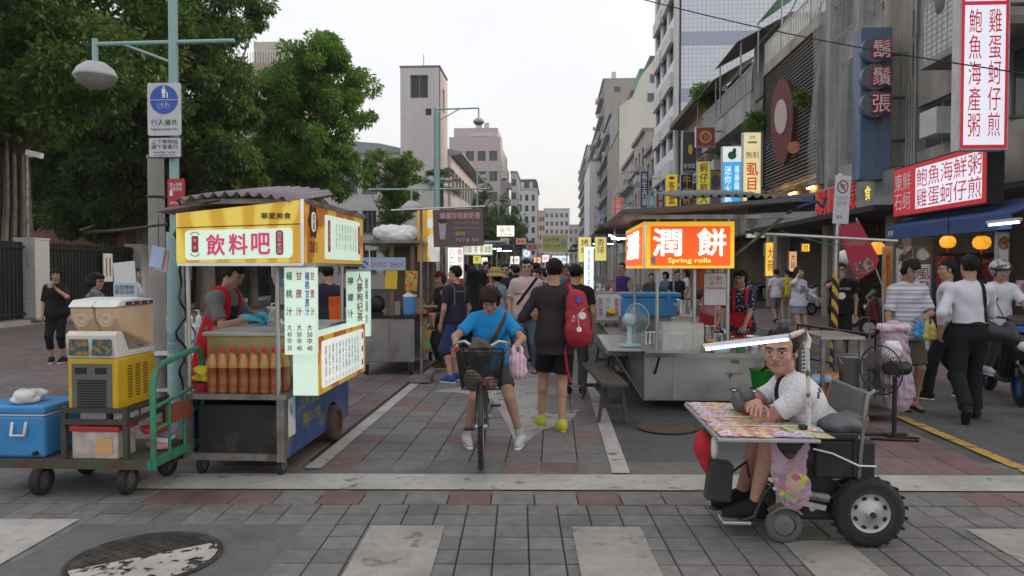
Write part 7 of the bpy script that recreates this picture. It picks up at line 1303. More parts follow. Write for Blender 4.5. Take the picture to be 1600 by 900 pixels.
t=thing('poster_stand','white notice with red heading on the spring roll cart','poster',W(1118,452,9.0));B().box((0,0,0),(.27,.01,.38)).mk('sheet',m_paper,t);box('red_border',k_red,t,(0,.004,0),(.29,.006,.40));txt(t,'行動\n支付',k_red,(0,-.007,.10),.16,.12);box('red_bar',k_pnk,t,(0,-.007,.015),(.22,.002,.018));B().cyl((0,.01,-.19),(0,.01,-.60),.01,n=6).mk('stand',m_steel,t)
tag(B().bx(2.05,2.35,10.4,10.6,.75,1.12).mk('red_crate',m_redp,bevel=.02),'red plastic crate behind the spring roll vendor counter','crate');tag(B().bx(1.95,2.5,10.35,10.75,.0,.745).mk('crate_stand',m_steeld),'steel stand under the red crate','stand')
for k,(x,y,r_,h_,lb)in enumerate(((1.14,8.75,.07,.15,'steel canister left of the acrylic case'),(1.24,9.0,.09,.12,'steel bowl pot behind the desk fan'),(2.08,8.25,.075,.10,'small steel pan at the right end of the counter'),(2.26,8.5,.09,.13,'steel pan before the spring roll vendor'),(1.86,8.85,.08,.22,'tall steel canister beside the plastic bags'))):pot(lb,x,y,r_,h_,m_chrome)
for k,(x,y,m_,lb)in enumerate(((1.66,8.05,mat('tub_yellow',(.55,.42,.08),.5),'small yellow tub before the acrylic case'),(1.82,8.35,mat('tub_white2',(.62,.62,.6),.5),'small white tub beside the sauce jar'),(2.02,8.05,mat('tub_green',(.12,.3,.12),.5),'small green tub at the counter front'))):tag(B().lathe([(.001,0),(.05,0),(.06,.07),(.064,.07),(.05,.06),(.001,.06)],n=14).mk('tub',m_,None,(x,y,.702)),lb,'tub')
# ------------------------------------------------------------ benches, stools, tables
def bench(label,p0,p1,w_,h_,leg=True):
    a,b_=V3(p0),V3(p1);L_=(b_-a).length;ang=math.degrees(math.atan2(b_.y-a.y,b_.x-a.x));t=thing('bench',label,'bench',(a.x,a.y,0),ang,'wooden benches');B().box((L_/2,0,h_-.02),(L_,w_,.04)).mk('seat',m_wood,t,bevel=.006)
    for x in (.18,L_-.18):
        for sg in (-1,1):B().prism([(-.025,0),(.025,0),(.022,h_-.04),(-.022,h_-.04)],(x,sg*(w_*.5+.03),0),(1,0,0),(0,-sg*.14,1),(0,-sg*.035,0)).mk('leg',m_wood,t)
        B().box((x,0,h_*.4),(.03,w_*.8,.04)).mk('rung',m_wood,t)
    B().box((L_/2,0,h_*.4),(L_-.36,.03,.04)).mk('stretcher',m_wood,t);return t
bench('long dark wooden bench beside the white line, nearest',G(962,600,.43),G(926,566,.43),.27,.43);bench('dark wooden bench by the herb tea cart behind the nearest one',(.86,9.9),(.80,11.8),.27,.43)
def table(label,x0,x1,y0,y1,h_,m_,cat='table'):
    t=thing('side_table',label,cat,(0,0,0));bxx('table_top',m_,t,x0,x1,y0,y1,h_-.03,h_,.004);[bxx('leg',m_steeld,t,x-.015,x+.015,y-.015,y+.015,0,h_-.03)for x in (x0+.04,x1-.04)for y in (y0+.04,y1-.04)];bxx('rail',m_steeld,t,x0+.05,x1-.05,y0+.03,y0+.05,h_*.35,h_*.35+.03);return t
table('grey folding table by the herb tea cart',.78,1.28,10.4,11.6,.68,m_steeld);table('low dark table behind the nearest bench',.95,1.35,10.2,10.38,.5,m_wood)
t=thing('stool','round chrome stool in front of the spring roll cart','stool',(1.98,7.75,0));B().lathe([(.001,.36),(.15,.36),(.16,.345),(.15,.33),(.001,.33)],n=20).mk('seat',m_chrome,t);[B().tube([(.12*math.cos(a),.12*math.sin(a),.33),(.15*math.cos(a),.15*math.sin(a),.15),(.16*math.cos(a),.16*math.sin(a),0)],.011,6).mk('leg',m_chrome,t)for a in (.8,2.37,3.94,5.5)];B().tube([(.15*math.cos(a),.15*math.sin(a),.15)for a in [k*math.pi/8 for k in range(16)]],.007,5,True).mk('ring',m_chrome,t)
def bucket(label,p,r_,h_,m_,name='bucket'):
    t=thing(name,label,'bucket',p);B().lathe([(.001,0),(r_*.78,0),(r_,h_),(r_*1.06,h_),(r_*1.06,h_-.02),(r_*.98,h_-.025),(r_*.96,h_-.01),(r_*.75,.02),(.001,.02)],n=20).mk('pail',m_,t);B().tube([(r_*math.cos(a),-.3*r_*abs(math.sin(a))-r_*.3,h_-.03-.5*r_*math.sin(a)*1.2)for a in [math.pi*k/10 for k in range(11)]],.005,5).mk('handle',m_steel,t);return t
gp_=W(1188,610,8.4);bucket('bright green bucket right of the spring roll cart',(gp_.x,8.4,gp_.z),.15,.26,mat('bucket_green',(.03,.50,.06),.4));tag(B().lathe([(.13,0),(.13,gp_.z-.002),(.001,gp_.z-.002)],(gp_.x,8.4,0),14).mk('bucket_stand',m_steeld),'dark round stand under the green bucket','stand')
# work table with grey bucket, railings
wt=thing('work_table','steel work table with lower shelf behind the wheelchair','table',(0,0,0));ya,yb=7.75,8.5;xa,xb=W(1283,525,ya).x,W(1352,525,ya).x;zt_=W(1320,526,ya).z
bxx('table_top',m_steel,wt,xa,xb,ya,yb,zt_-.03,zt_);[bxx('leg',m_steeld,wt,x-.018,x+.018,y-.018,y+.018,0,zt_-.03)for x in (xa+.03,xb-.03)for y in (ya+.03,yb-.03)];bxx('shelf',m_wood,wt,xa+.05,xb+.35,ya+.06,yb-.06,.36,.39);bxx('shelf',m_wood,wt,xa+.05,xb+.35,ya+.06,yb-.06,.08,.11)
zs_=.391;bp_=W(1335,575,7.9);bucket('grey bucket on the work table shelf behind the wheelchair',(bp_.x,7.95,zs_),.155,.3,mat('bucket_grey',(.30,.31,.32),.5));tag(B().bx(xa+.12,xa+.24,7.9,8.2,.112,.5).mk('orange_board',k_org),'orange board standing on the lower shelf of the work table','board')
lump('light blue bag on the lower shelf of the work table','bag','blue_bag',(xa+.06,7.95,.391),.07,mat('bag_ltblue',(.35,.5,.7),.5),5,.8)
rl=thing('metal_railing','low black metal railing behind the work table','railing',(0,0,0));pa,pb_=W(1246,507,10.6),W(1368,524,9.4);B().cyl(pa,pb_,.018,n=6).mk('top_rail',m_black,rl);q0=pa.copy();q0.z-=.45;q1=pb_.copy();q1.z-=.45;B().cyl(q0,q1,.014,n=6).mk('lower_rail',m_black,rl)
for k in range(7):p_=pa.lerp(pb_,k/6);B().cyl((p_.x,p_.y,0 if k in (0,3,6)else p_.z-.45),p_,.012,n=6).mk('bar',m_black,rl)
# rubbish bag stand
tb_=thing('bag_stand','pink and violet rubbish bag hanging on a stand before the striped man','rubbish bag',(W(1395,600,8.0).x,8.0,0))
F_=Field();F_.cap((0,0,.95),(.05,0,.22),.11,.15,.05,sq=((0,1,0),1.3));[F_.cap((.12*math.cos(a),.085*math.sin(a),.95),(.05+.165*math.cos(a),.12*math.sin(a),.25),.012,.018,.012)for a in [k*.45 for k in range(14)]];fobj('bag',F_.mesh(.014,None,.005,40),mat('bag_violet',(.50,.38,.48),.45,var=.15,alpha=.85),tb_);F_=Field();[F_.cap((.14*math.cos(a),.11*math.sin(a),.97+.02*math.sin(3*a)),(.14*math.cos(a+.4),.11*math.sin(a+.4),.985),.026,.034,.02)for a in [k*.4 for k in range(16)]];fobj('bag_rim',F_.mesh(.012,None,.006,60),mat('bag_pink_rim',(.62,.46,.51),.45),tb_);[B().cyl((sx*.17,.18,0),(sx*.17,.18,.98),.012,n=6).mk('stand_leg',m_steeld,tb_)for sx in (-1,1)];B().cyl((-.17,.18,.95),(.17,.18,.95),.012,n=6).mk('stand_bar',m_steeld,tb_)
lump('white carrier bag hanging before the pink rubbish bag','bag','carrier_bag',(W(1398,552,7.75).x,7.75,W(1398,560,7.75).z),.07,m_paper,6,1.5)
# pedestal fan
pf=thing('pedestal_fan','black industrial pedestal fan behind the wheelchair','fan',(W(1392,680,7.1).x,7.08,0));zc=W(1390,575,7.08).z
B().tube([(-.22,-.06,.015),(.18,-.12,.015),(.22,-.06,.015),(.05,0,.02),(.0,.0,.05)],.016,6).mk('foot',m_black,pf);B().tube([(-.2,.12,.015),(.2,.14,.015)],.016,6).mk('foot',m_black,pf);B().tube([(0,-.08,.015),(0,.14,.015)],.016,6).mk('foot',m_black,pf);B().cyl((.02,0,.02),(.02,0,zc-.08),.022,n=8).mk('column',m_black,pf);B().lathe([(.001,-.13),(.05,-.13),(.065,-.1),(.065,.08),(.04,.11),(.001,.11)],(.05,0,zc),14,'x').mk('motor',m_black,pf)
cage(pf,(-.11,0,zc-.02),.23,m_black,(0,0,R(-62)),34,depth=.07);b_=B()
for k in range(3):a=k*2.094;b_.add([(.02*math.cos(a),0,.02*math.sin(a)),(.19*math.cos(a-.3),.03,.19*math.sin(a-.3)),(.2*math.cos(a+.3),0,.2*math.sin(a+.3)),(.17*math.cos(a+.75),-.03,.17*math.sin(a+.75))],[(0,1,2,3)])
b_.mk('blade',mat('blade_smoke',(.06,.05,.04),.4),pf,(-.11,0,zc-.02),(0,0,R(-62)))
# no-parking sign pole + flag
np_=thing('sign_pole','grey pole with no-parking plate and yellow-black striped foot','sign pole',(W(1306,450,12.3).x,12.3,0));B().cyl((0,0,1.5),(.05,0,3.15),.038,n=10).mk('pole',m_alu,np_);B().cyl((-.03,0,0),(0,0,1.5),.055,n=12).mk('striped_sleeve',diagstripes('hazard',(.62,.40,.03),(.02,.02,.02),.12),np_);z0_=W(1308,350,12.3).z;z1_=W(1308,275,12.3).z;hh=z1_-z0_
pl=box('plate',m_plate,np_,(.06,-.05,(z0_+z1_)/2),(.25,.012,hh),(0,R(3),0));B().tube([(.08*math.cos(a),-.008,hh*.27+.10*math.sin(a))for a in [k*math.pi/10 for k in range(20)]],.009,5,True).mk('red_ring',k_dred,pl);txt(pl,'停',k_blk,(0,-.008,hh*.27),.08,.10);B().cyl((-.05,-.01,hh*.27+.07),(.05,-.01,hh*.27-.07),.008,n=5).mk('red_bar',k_dred,pl);txt(pl,'17:00-01:00\n禁止停車',k_gry,(0,-.008,-.02),.19,.16);txt(pl,'拖吊',k_blk,(-.03,-.008,-hh*.36),.1,.06)
fl=thing('feather_flag','slanting red promotional flag with meat photo beside the sign pole','flag',W(1340,395,12.0));poly=[(-.30,.42),(.02,.50),(.34,-.10),(.28,-.26),(.0,-.45),(-.12,-.2)]
B().prism(poly,(0,0,0),(1,0,0),(0,0,1),(0,.008,0)).mk('cloth',mat('flag_red',(.38,.025,.05),.7,var=.12),fl);B().prism([(-.02,-.42),(.26,-.25),(.22,-.06),(-.05,-.16)],(0,-.006,0),(1,0,0),(0,0,1),(0,.004,0)).mk('photo',printed('meat_print',[(.2,.06,.05),(.3,.12,.1),(.4,.25,.2),(.15,.04,.04)],24),fl);B().cyl((-.02,.02,.55),(.42,.05,-.55),.012,n=6).mk('stick',m_alu,fl);B().cyl((.42,.05,-.55),(.45,.05,-W(1340,395,12.0).z),.012,n=6).mk('stick',m_alu,fl);txt(fl,'滷肉飯',mat('ink_flag',(.6,.2,.2),.6),(-.03,-.004,.15),.28,.09)
hd=thing('sculpted_sign','small glossy white rounded sign ornament behind the flag','ornament',W(1322,402,15));B().sph((0,0,0),.2,12,8,(1,.6,.75)).mk('shape',m_white,hd);B().cyl((0,.05,-.1),(0,.05,-W(1322,402,15).z),.02,n=6).mk('pole',m_steeld,hd)
# ------------------------------------------------------------ wheelchair (faces left)
m_blkpl=mat('black_plastic',(.018,.018,.019),.42,var=.2,rgb2=(.05,.047,.045),f2=(.55,.75),s2=6);m_vinyl=mat('grey_vinyl',(.085,.082,.085),.55,var=.15,scale=9,bump=.3);m_whp=mat('chipped_white_paint',(.55,.53,.50),.5,rgb2=(.10,.08,.06),f2=(.56,.62),s2=18)
wc=thing('power_wheelchair','black power wheelchair with big rear wheels and white wheel disc','wheelchair');YN,YFc=4.33,4.88
m_disc=mat('wheel_disc_silver',(.47,.46,.44),.4,.4,var=.1,rgb2=(.25,.2,.16),f2=(.58,.7),s2=9)
for sy,Yw in ((-1,YN),(1,YFc)):
    o=B().lathe([(.115,-.05),(.165,-.055),(.190,-.045),(.20,-.025),(.20,.025),(.190,.045),(.165,.055),(.115,.05),(.115,-.05)],n=36,axis='y').mk('rear_wheel',m_rubber,wc,(1.815,Yw,.20));tr2=B()
    for k in range(40):a=k*math.pi/20;tr2.box((.1975*math.cos(a),0,.1975*math.sin(a)),(.008,.08,.016),(0,-a,.35*(1 if k%2 else -1)))
    tr2.mk('tread',m_rubber,o);B().lathe([(.120,sy*.045),(.128,sy*.052),(.118,sy*.040),(.095,sy*.030),(.06,sy*.040),(.05,sy*.048),(.028,sy*.052),(.026,sy*.07),(.001,sy*.072)],n=32,axis='y').mk('rim',m_disc,o);hl=B()
    for k in range(8):a=(k+.5)*math.pi/4;hl.prism([(.015*math.cos(t),.010*math.sin(t))for t in [j*math.pi/5 for j in range(10)]],(.088*math.cos(a),sy*.0345,.088*math.sin(a)),(-math.sin(a),0,math.cos(a)),(math.cos(a),0,math.sin(a)),(0,sy*.005,0))
    hl.mk('slot',m_black,o);B().cyl((0,sy*.06,0),(0,sy*.078,0),.018,n=12).mk('hub_cap',m_blkpl,o)
    w_=wheel(wc,(1.345,Yw-.02*sy,.105),.105,.055,'y',m_steeld,'front_caster',mat('caster_grey',(.10,.105,.11),.8));B().tube([(1.345,Yw+.05,.12),(1.36,Yw+.02,.23),(1.42,Yw+.0,.25)],.016,6).mk('caster_fork',m_blkpl,wc);B().prism([(.11*math.cos(a),.11*math.sin(a))for a in [R(40+k*11)for k in range(10)]]+[(.125*math.cos(a),.125*math.sin(a))for a in [R(139-k*11)for k in range(10)]],(1.345,Yw-.035,.105),(1,0,0),(0,0,1),(0,.07,0)).mk('fender',m_steeld,wc)
    B().tube([(1.42,Yw+.02*-sy,.25),(1.6,Yw-.02*sy,.27),(1.82,Yw-sy*.05,.22)],.016,7).mk('frame_tube',m_blkpl,wc);B().tube([(1.42,Yw-sy*.03,.25),(1.30,Yw-sy*.06,.34),(1.24,Yw-sy*.07,.25),(1.19,Yw-sy*.07,.13),(1.10,Yw-sy*.07,.10)],.015,7).mk('leg_rest',m_blkpl,wc)
    B().bx(1.0,1.17,Yw-sy*.12-.07,Yw-sy*.12+.07,.085,.105).mk('footplate',m_alu,wc,bevel=.006)
    bxx('armrest',m_blkpl,wc,1.42,1.74,Yw+.0-.04,Yw+.04,.615,.665,.015);B().tube([(1.74,Yw,.40),(1.74,Yw,.63)],.014,6).mk('armrest_post',m_blkpl,wc)
    B().tube([(1.76,Yw,.35),(1.78,Yw,.66),(1.81,Yw,.87),(1.85,Yw,.90)],.013,7).mk('back_tube',m_steeld,wc)
B().cyl((1.815,YN,.2),(1.815,YFc,.2),.02,n=8).mk('axle',m_steeld,wc);bxx('battery_box',m_blkpl,wc,1.50,1.84,YN+.06,YFc-.06,.26,.50,.02);bxx('motor_box',m_blkpl,wc,1.45,1.75,YN+.05,YFc-.05,.12,.26,.02);bxx('side_cover',m_blkpl,wc,1.52,1.86,YN+.0,YN+.05,.38,.61,.02)
bxx('seat',m_vinyl,wc,1.36,1.76,YN+.05,YFc-.05,.475,.52,.03);B().prism([(0,0),(.06,.34),(.03,.35),(-.04,0)],(1.77,YN+.04,.54),(1,0,0),(0,0,1),(0,YFc-YN-.08,0)).mk('backrest',mat('mesh_back',(.11,.115,.115),.7,bump=.3),wc,bevel=.015);B().cyl((1.82,YN,.875),(1.82,YFc,.875),.013,n=7).mk('back_bar',m_steeld,wc)
B().cyl((1.44,YN-.03,.30),(1.58,YN-.03,.28),.026,n=12).mk('cylinder',m_steeld,wc);B().box((1.50,YN-.02,.235),(.14,.02,.03),(0,R(12),0)).mk('bracket',m_alu,wc);B().cyl((1.49,YN-.035,.22),(1.49,YN-.01,.22),.018,n=10).mk('roller',m_chrome,wc)
B().tube([(1.5,YN-.01,.56),(1.6,YN-.03,.54),(1.75,YN-.03,.47),(1.86,YN,.46)],.006,5).mk('cable',m_white,wc);box('yellow_knob',m_yel,wc,(1.475,YN-.02,.65),(.05,.04,.07),(0,.3,0),.01)
hb_=thing('bag_box','black plastic bag box hung before the wheelchair footrest','box',(1.0,4.52,.20));B().prism([(-.075,0),(.07,-.01),(.085,.22),(-.05,.24)],(0,-.06,0),(1,0,0),(0,0,1),(0,.12,0)).mk('box',mat('box_brownblack',(.035,.032,.028),.5),hb_,bevel=.012);B().tube([(.07,0,.15),(.18,.03,.22),(.2,.03,.12)],.009,5).mk('bracket',m_blkpl,hb_)
# lottery table
tb=thing('lottery_table','tilted tray table covered with bright scratch cards on the wheelchair','table',(0,0,.685));tx0,tx1,ty0,ty1=.90,1.43,4.03,5.06
B().bx(tx0,tx1,ty0,ty1,-.016,0).mk('board',m_steel,tb,bevel=.004);B().bx(tx0-.008,tx1+.008,ty0-.008,ty1+.008,-.024,-.004).mk('rim',m_alu,tb,bevel=.004);B().tube([(1.47,4.34,-.02),(1.5,4.34,-.08),(1.55,4.34,-.08)],.014,6).mk('arm',m_blkpl,tb)
cards=[printed('card_print%d'%i,c,34)for i,c in enumerate([[(.55,.16,.14),(.6,.45,.2),(.62,.56,.5),(.45,.16,.3)],[(.42,.32,.45),(.58,.54,.58),(.28,.18,.36),(.52,.45,.35)],[(.52,.46,.2),(.32,.4,.18),(.58,.55,.38),(.5,.25,.12)],[(.58,.38,.34),(.62,.6,.58),(.45,.14,.16),(.25,.28,.42)],[(.5,.28,.14),(.58,.44,.22),(.36,.1,.09),(.62,.56,.44)]])]
ri=random.Random(11);ordn=['first','second','third','fourth','fifth','sixth','seventh','eighth','ninth'];cme=[B().box((0,0,0),(.105,.145,.004)).me('scratch_card')for _ in cards]
for i,q in enumerate(cme):q.materials.append(cards[i])
for i in range(6):
    for j in range(8):
        x,y=tx0+.055+i*.10,ty0+.065+j*.125
        if x>1.30 and 4.35<y<4.85:continue
        o=meshobj('scratch_card',cme[ri.randrange(5)],None,None,(x,y,.6895+ri.random()*.006),(ri.uniform(-.03,.03),ri.uniform(-.05,.05),ri.uniform(-.12,.12)));tag(o,'%s scratch card from the left in the %s row from the near edge'%(ordn[i],ordn[j]),'card','scratch cards on the tray table')
for i,y in enumerate((4.27,4.52,4.77)):tag(B().cyl((tx0+.01,y,.702),(tx1-.02,y,.702),.003,n=4).mk('elastic_band',m_white),['nearest','middle','farthest'][i]+' white elastic band across the scratch cards','band')
tag(B().box((0,0,.012),(.04,.05,.024)).mk('small_gadget',m_black,None,(1.40,4.2,.70),bevel=.004),'small black gadget lying on the scratch cards','gadget')
ca=thing('baseball_cap','red and white cap hanging under the tray table','cap',(.93,4.6,.50));F_=Field();F_.ell((0,0,0),(.06,.075,.10));F_.cap((.02,-.02,-.10),(.05,-.03,-.16),.045,.035,.03);fobj('crown',F_.mesh(.009),mat('cap_cloth_red',(.48,.02,.03),.8),ca);B().sph((.055,-.045,.0),.06,10,7,(.45,.7,1.2)).mk('front_panel',m_white,ca);B().cyl((0,0,.08),(.02,0,.165),.004,n=4).mk('strap',m_black,ca)
lb_=thing('led_lamp','white post with lit LED bar over the tray table','lamp',(1.46,4.28,0));z1_=W(1248,545,4.28).z;pe=W(1098,541,4.28);ps=W(1232,525,4.28)
B().tube([(0,0,.66),(-.005,0,.9),(-.015,0,z1_+.02)],.013,8).mk('post',m_whp,lb_);B().tube([(-.015,0,z1_+.0),(.0,.02,z1_+.05),(-.03,.01,z1_+.10),(ps.x-1.46+.01,0,ps.z)],.018,8).mk('elbow',m_whp,lb_);d_=V3((pe.x-1.46,0,pe.z));s_=V3((ps.x-1.46,0,ps.z));B().cyl(s_,d_,.014,n=8).mk('bar',m_alu,lb_);B().cyl(s_+V3((0,-.01,-.017)),d_+V3((.02,-.01,-.017)),.009,n=8).mk('diffuser',mat('led_violet',(.45,.38,.95),.4,emit=.9,var=.01),lb_)
me=B().sph((0,0,0),.0075,6,4).me('led');me.materials.append(mat('led_white',(.95,.93,1),.4,emit=5,var=.01))
for k in range(26):p_=s_.lerp(d_,.03+.93*k/25);meshobj('led',me,None,lb_,(p_.x,p_.y-.018,p_.z-.018))
for k in range(6):B().tube([(-.035+.012*math.cos(a),-.01,z1_-.02-k*.022+.012*math.sin(a))for a in [j*math.pi/4 for j in range(8)]],.003,4,True).mk('chain_link',m_chrome,lb_)
pbg=thing('shopping_bag','thin pink striped bag with green snack pack hanging from the tray table','bag',(1.33,4.22,.42));F_=Field();F_.cap((-.03,0,.02),(.03,0,-.10),.07,.085,.05,sq=((0,1,0),2.2));F_.cap((.03,0,.04),(.05,0,-.04),.06,.07,.05,sq=((0,1,0),2.2));F_.cap((-.10,0,.25),(-.05,0,.06),.006,.045,.03,sq=((0,1,0),2.4));F_.cap((.12,0,.25),(.05,0,.06),.006,.045,.03,sq=((0,1,0),2.4));[F_.cap((x*1.7,-.035,.12),(x,-.045,-.14),.004,.006,.01)for x in (-.05,-.02,.015,.05)];fobj('bag',F_.mesh(.008,None,.004,70),mat('pink_film',(.66,.42,.56),.25,alpha=.40),pbg);box('snack_pack',printed('snack_print',[(.35,.55,.08),(.6,.5,.05),(.5,.1,.2),(.2,.45,.1)],26),pbg,(.02,-.01,-.05),(.10,.05,.17),(0,.45,0),.012)
cu_=thing('cushion','grey stuffed roll cushion on the tray table under the man\'s arm','cushion',(1.20,4.70,.70));F_=Field();F_.ell((0,0,.06),(.075,.14,.065),None,.04);fobj('pad',F_.mesh(.01,None,.003,40),m_vinyl,cu_);F_=Field();F_.cap((.0,-.1,.11),(.02,.1,.12),.045,.045,.03);fobj('pad',F_.mesh(.01),m_vinyl,cu_)
# ------------------------------------------------------------ bicycle (comes towards the camera)
bc=G(752,733);bk=thing('bicycle','black city bicycle with dark wire basket ridden towards the camera','bicycle',(bc.x,bc.y,0),4.5);m_bk=mat('bike_black',(.02,.02,.022),.35)
def bwheel(y,name,turn=0.):
    o=B().lathe([(.315,-.02),(.335,-.013),(.342,0),(.335,.013),(.315,.02),(.31,0),(.315,-.02)],n=40,axis='x').mk(name,m_rubber,bk,(0,y,.342),(0,0,turn));B().lathe([(.302,-.012),(.314,-.016),(.314,.016),(.302,.012),(.302,-.012)],n=40,axis='x').mk('rim',m_alu,o);sp2=B()
    for k in range(28):a=k*math.pi/14;sp2.tube([(.02*(1 if k%2 else -1),.02*math.cos(a),.02*math.sin(a)),(0,.306*math.cos(a),.306*math.sin(a))],.0016,3)
    sp2.mk('spokes',m_alu,o);B().cyl((-.05,0,0),(.05,0,0),.022,n=10).mk('hub',m_steel,o);B().lathe([(.352,-.025),(.362,0),(.352,.025)],n=40,axis='x');return o
bwheel(0,'front_wheel');bwheel(1.06,'rear_wheel')
fr=B();hd_=(0,.20,.82);bb_=(0,.60,.30);st_=(0,.78,.78)
for a,b_,r_ in (((0,.18,.72),bb_,.020),(bb_,st_,.016),((0,.16,.66),(0,.2,.92),.022)):fr.cyl(a,b_,r_,n=8)
for sx in (-.05,.05):fr.cyl((sx,0,.342),(sx*.6,.16,.68),.012,n=6);fr.cyl((sx,1.06,.342),bb_,.010,n=6);fr.cyl((sx,1.06,.342),(0,.76,.70),.009,n=6)
fr.mk('frame',m_bk,bk);B().tube([(0,.34*math.cos(a)*1.06,.342+.34*1.06*math.sin(a))for a in [R(60+k*12)for k in range(10)]],.018,6).mk('front_fender',m_bk,bk);B().tube([(0,1.06+.36*math.cos(a),.342+.36*math.sin(a))for a in [R(10+k*14)for k in range(12)]],.02,6).mk('rear_fender',m_bk,bk)
B().tube([(-.25,.36,.93),(-.22,.30,.98),(-.14,.24,1.0),(-.04,.2,.94),(.04,.2,.94),(.14,.24,1.0),(.22,.30,.98),(.25,.36,.93)],.013,8).mk('handlebar',m_steel,bk)
for sx in (-1,1):B().cyl((sx*.235,.33,.955),(sx*.26,.42,.91),.018,n=8).mk('grip',m_rubber,bk);B().tube([(sx*.2,.27,.97),(sx*.23,.25,.94),(sx*.26,.33,.91)],.006,5).mk('brake_lever',m_steel,bk)
B().cyl((-.21,.22,.93),(-.21,.27,.93),.025,n=10).mk('bell',m_redp,bk);Fs=Field();Fs.cap((0,.72,.82),(0,.88,.82),.03,.085,.04,sq=((0,0,1),1.8));fobj('saddle',Fs.mesh(.01),m_blkpl,bk);B().cyl(st_,(0,.8,.81),.013,n=8).mk('seat_post',m_steel,bk)
B().cyl((-.07,.6,.30),(.07,.6,.30),.022,n=10).mk('bottom_bracket',m_steel,bk);B().lathe([(.085,-.004),(.095,0),(.085,.004)],(.045,.6,.3),20,'x').mk('chainring',m_steeld,bk);
for sx,a in ((1,.5),(-1,.5+math.pi)):B().cyl((sx*.06,.6,.3),(sx*.07,.6+.16*math.cos(a),.3+.16*math.sin(a)),.010,n=6).mk('crank',m_steel,bk);B().box((sx*.115,.6+.16*math.cos(a),.3+.16*math.sin(a)),(.09,.07,.02)).mk('pedal',m_blkpl,bk)
bs_=B();top=[(-.19,-.17,.955),(.19,-.17,.955),(.17,.11,.955),(-.17,.11,.955)];bot=[(-.15,-.12,.66),(.15,-.12,.66),(.13,.10,.66),(-.13,.10,.66)]
def lerp3(a,b,t):return tuple(a[i]+(b[i]-a[i])*t for i in range(3))
for k in range(12):t_=k/11;bs_.tube([lerp3(bot[i],top[i],t_)for i in range(4)],.003 if 0<k<11 else .006,4,True)
for i in range(4):
    n_=26 if i%2==0 else 18
    for k in range(n_):t_=k/n_;bs_.tube([lerp3(bot[i],bot[(i+1)%4],t_),lerp3(top[i],top[(i+1)%4],t_)],.003,3)
for k in range(9):t_=k/8;bs_.tube([lerp3(bot[0],bot[1],t_),lerp3(bot[3],bot[2],t_)],.0022,3)
bs_.mk('basket',m_bk,bk)
lump('brown cloth bag in the bicycle basket','bag','basket_bag',(bc.x-.06,bc.y-.02,.665),.06,mat('bag_brownish',(.22,.17,.13),.8),6,1.2);lump('red meat pack in the bicycle basket','food','meat_pack',(bc.x+.07,bc.y-.03,.665),.05,mat('meat_red',(.40,.08,.06),.5,rgb2=(.6,.5,.45),f2=(.5,.55),s2=25),5,.7);lump('olive bag hanging inside the bicycle basket','bag','olive_bag',(bc.x-.02,bc.y+.19,.80),.09,mat('olive_cloth',(.09,.085,.05),.8),6,1.3)
# ------------------------------------------------------------ scooters
def scooter(label,p,rz,body,accent,seatm=m_blkpl,dark=m_blkpl):
    t=thing('motor_scooter',label,'scooter',p,rz,'motor scooters on the right')
    for x,nm in ((.62,'front_wheel'),(-.58,'rear_wheel')):wheel(t,(x,0,.23),.23,.10,'y',accent if accent is not None else m_alu,nm,n=26)
    pr=lambda poly,w_,nm,m_,bv=.03:B().prism(poly,(0,-w_/2,0),(1,0,0),(0,0,1),(0,w_,0)).mk(nm,m_,t,bevel=bv)
    pr([(.36,.28),(.46,.30),(.60,.84),(.56,.98),(.46,.97),(.42,.80)],.36,'leg_shield',body,.05);pr([(.52,.50),(.62,.50),(.72,.66),(.64,.86),(.56,.84)],.24,'front_cowl',body,.06);pr([(.40,.44),(.52,.48),(.74,.50),(.88,.40),(.84,.36),(.70,.45),(.55,.42)],.15,'front_fender',body,.02)
    pr([(-.25,.24),(.44,.24),(.44,.31),(-.2,.33)],.30,'floorboard',dark,.02);pr([(-.28,.30),(-.14,.30),(-.10,.66),(-.30,.70),(-.70,.78),(-.98,.74),(-.86,.58),(-.55,.46)],.32,'rear_body',body,.05);pr([(-.06,.68),(-.10,.76),(-.30,.76),(-.45,.80),(-.80,.84),(-.84,.77),(-.4,.69)],.28,'seat',seatm,.04);pr([(-.30,.28),(-.34,.42),(-.66,.38),(-.72,.25),(-.5,.2)],.24,'engine',m_steeld,.03)
    pr([(.46,.95),(.62,.92),(.60,1.03),(.50,1.06),(.44,1.02)],.26,'handlebar_cowl',dark,.03);B().tube([(.48,-.33,1.04),(.52,-.18,1.02),(.53,0,1.0),(.52,.18,1.02),(.48,.33,1.04)],.014,7).mk('handlebar',m_blkpl,t)
    for sg in (-1,1):
        B().cyl((.49,sg*.24,1.03),(.47,sg*.36,1.045),.019,n=8).mk('grip',m_rubber,t);B().tube([(.53,sg*.17,1.03),(.50,sg*.24,1.2)],.006,5).mk('mirror_stalk',m_blkpl,t);B().sph((.49,sg*.27,1.24),.06,10,6,(.3,1,.65)).mk('mirror',m_blkpl,t);B().cyl((.62,sg*.05,.34),(.62,sg*.05,.60),.02,n=8).mk('fork',m_steeld,t)
    B().sph((.70,0,.70),.085,12,8,(.45,1,.7)).mk('headlight',mat('headlight_glass',(.55,.56,.58),.1),t);B().sph((-.95,0,.70),.07,10,6,(.45,1.4,.6)).mk('tail_light',mat('tail_red',(.4,.01,.01),.2),t);B().cyl((-.35,-.17,.26),(-.85,-.19,.36),.05,.06,12).mk('exhaust',m_steeld,t);box('number_plate',m_paper,t,(-1.0,0,.55),(.01,.2,.12),(0,.2,0));B().tube([(-.05,.1,.22),(-.02,.16,.0)],.012,5).mk('kickstand',m_steeld,t)
    return t
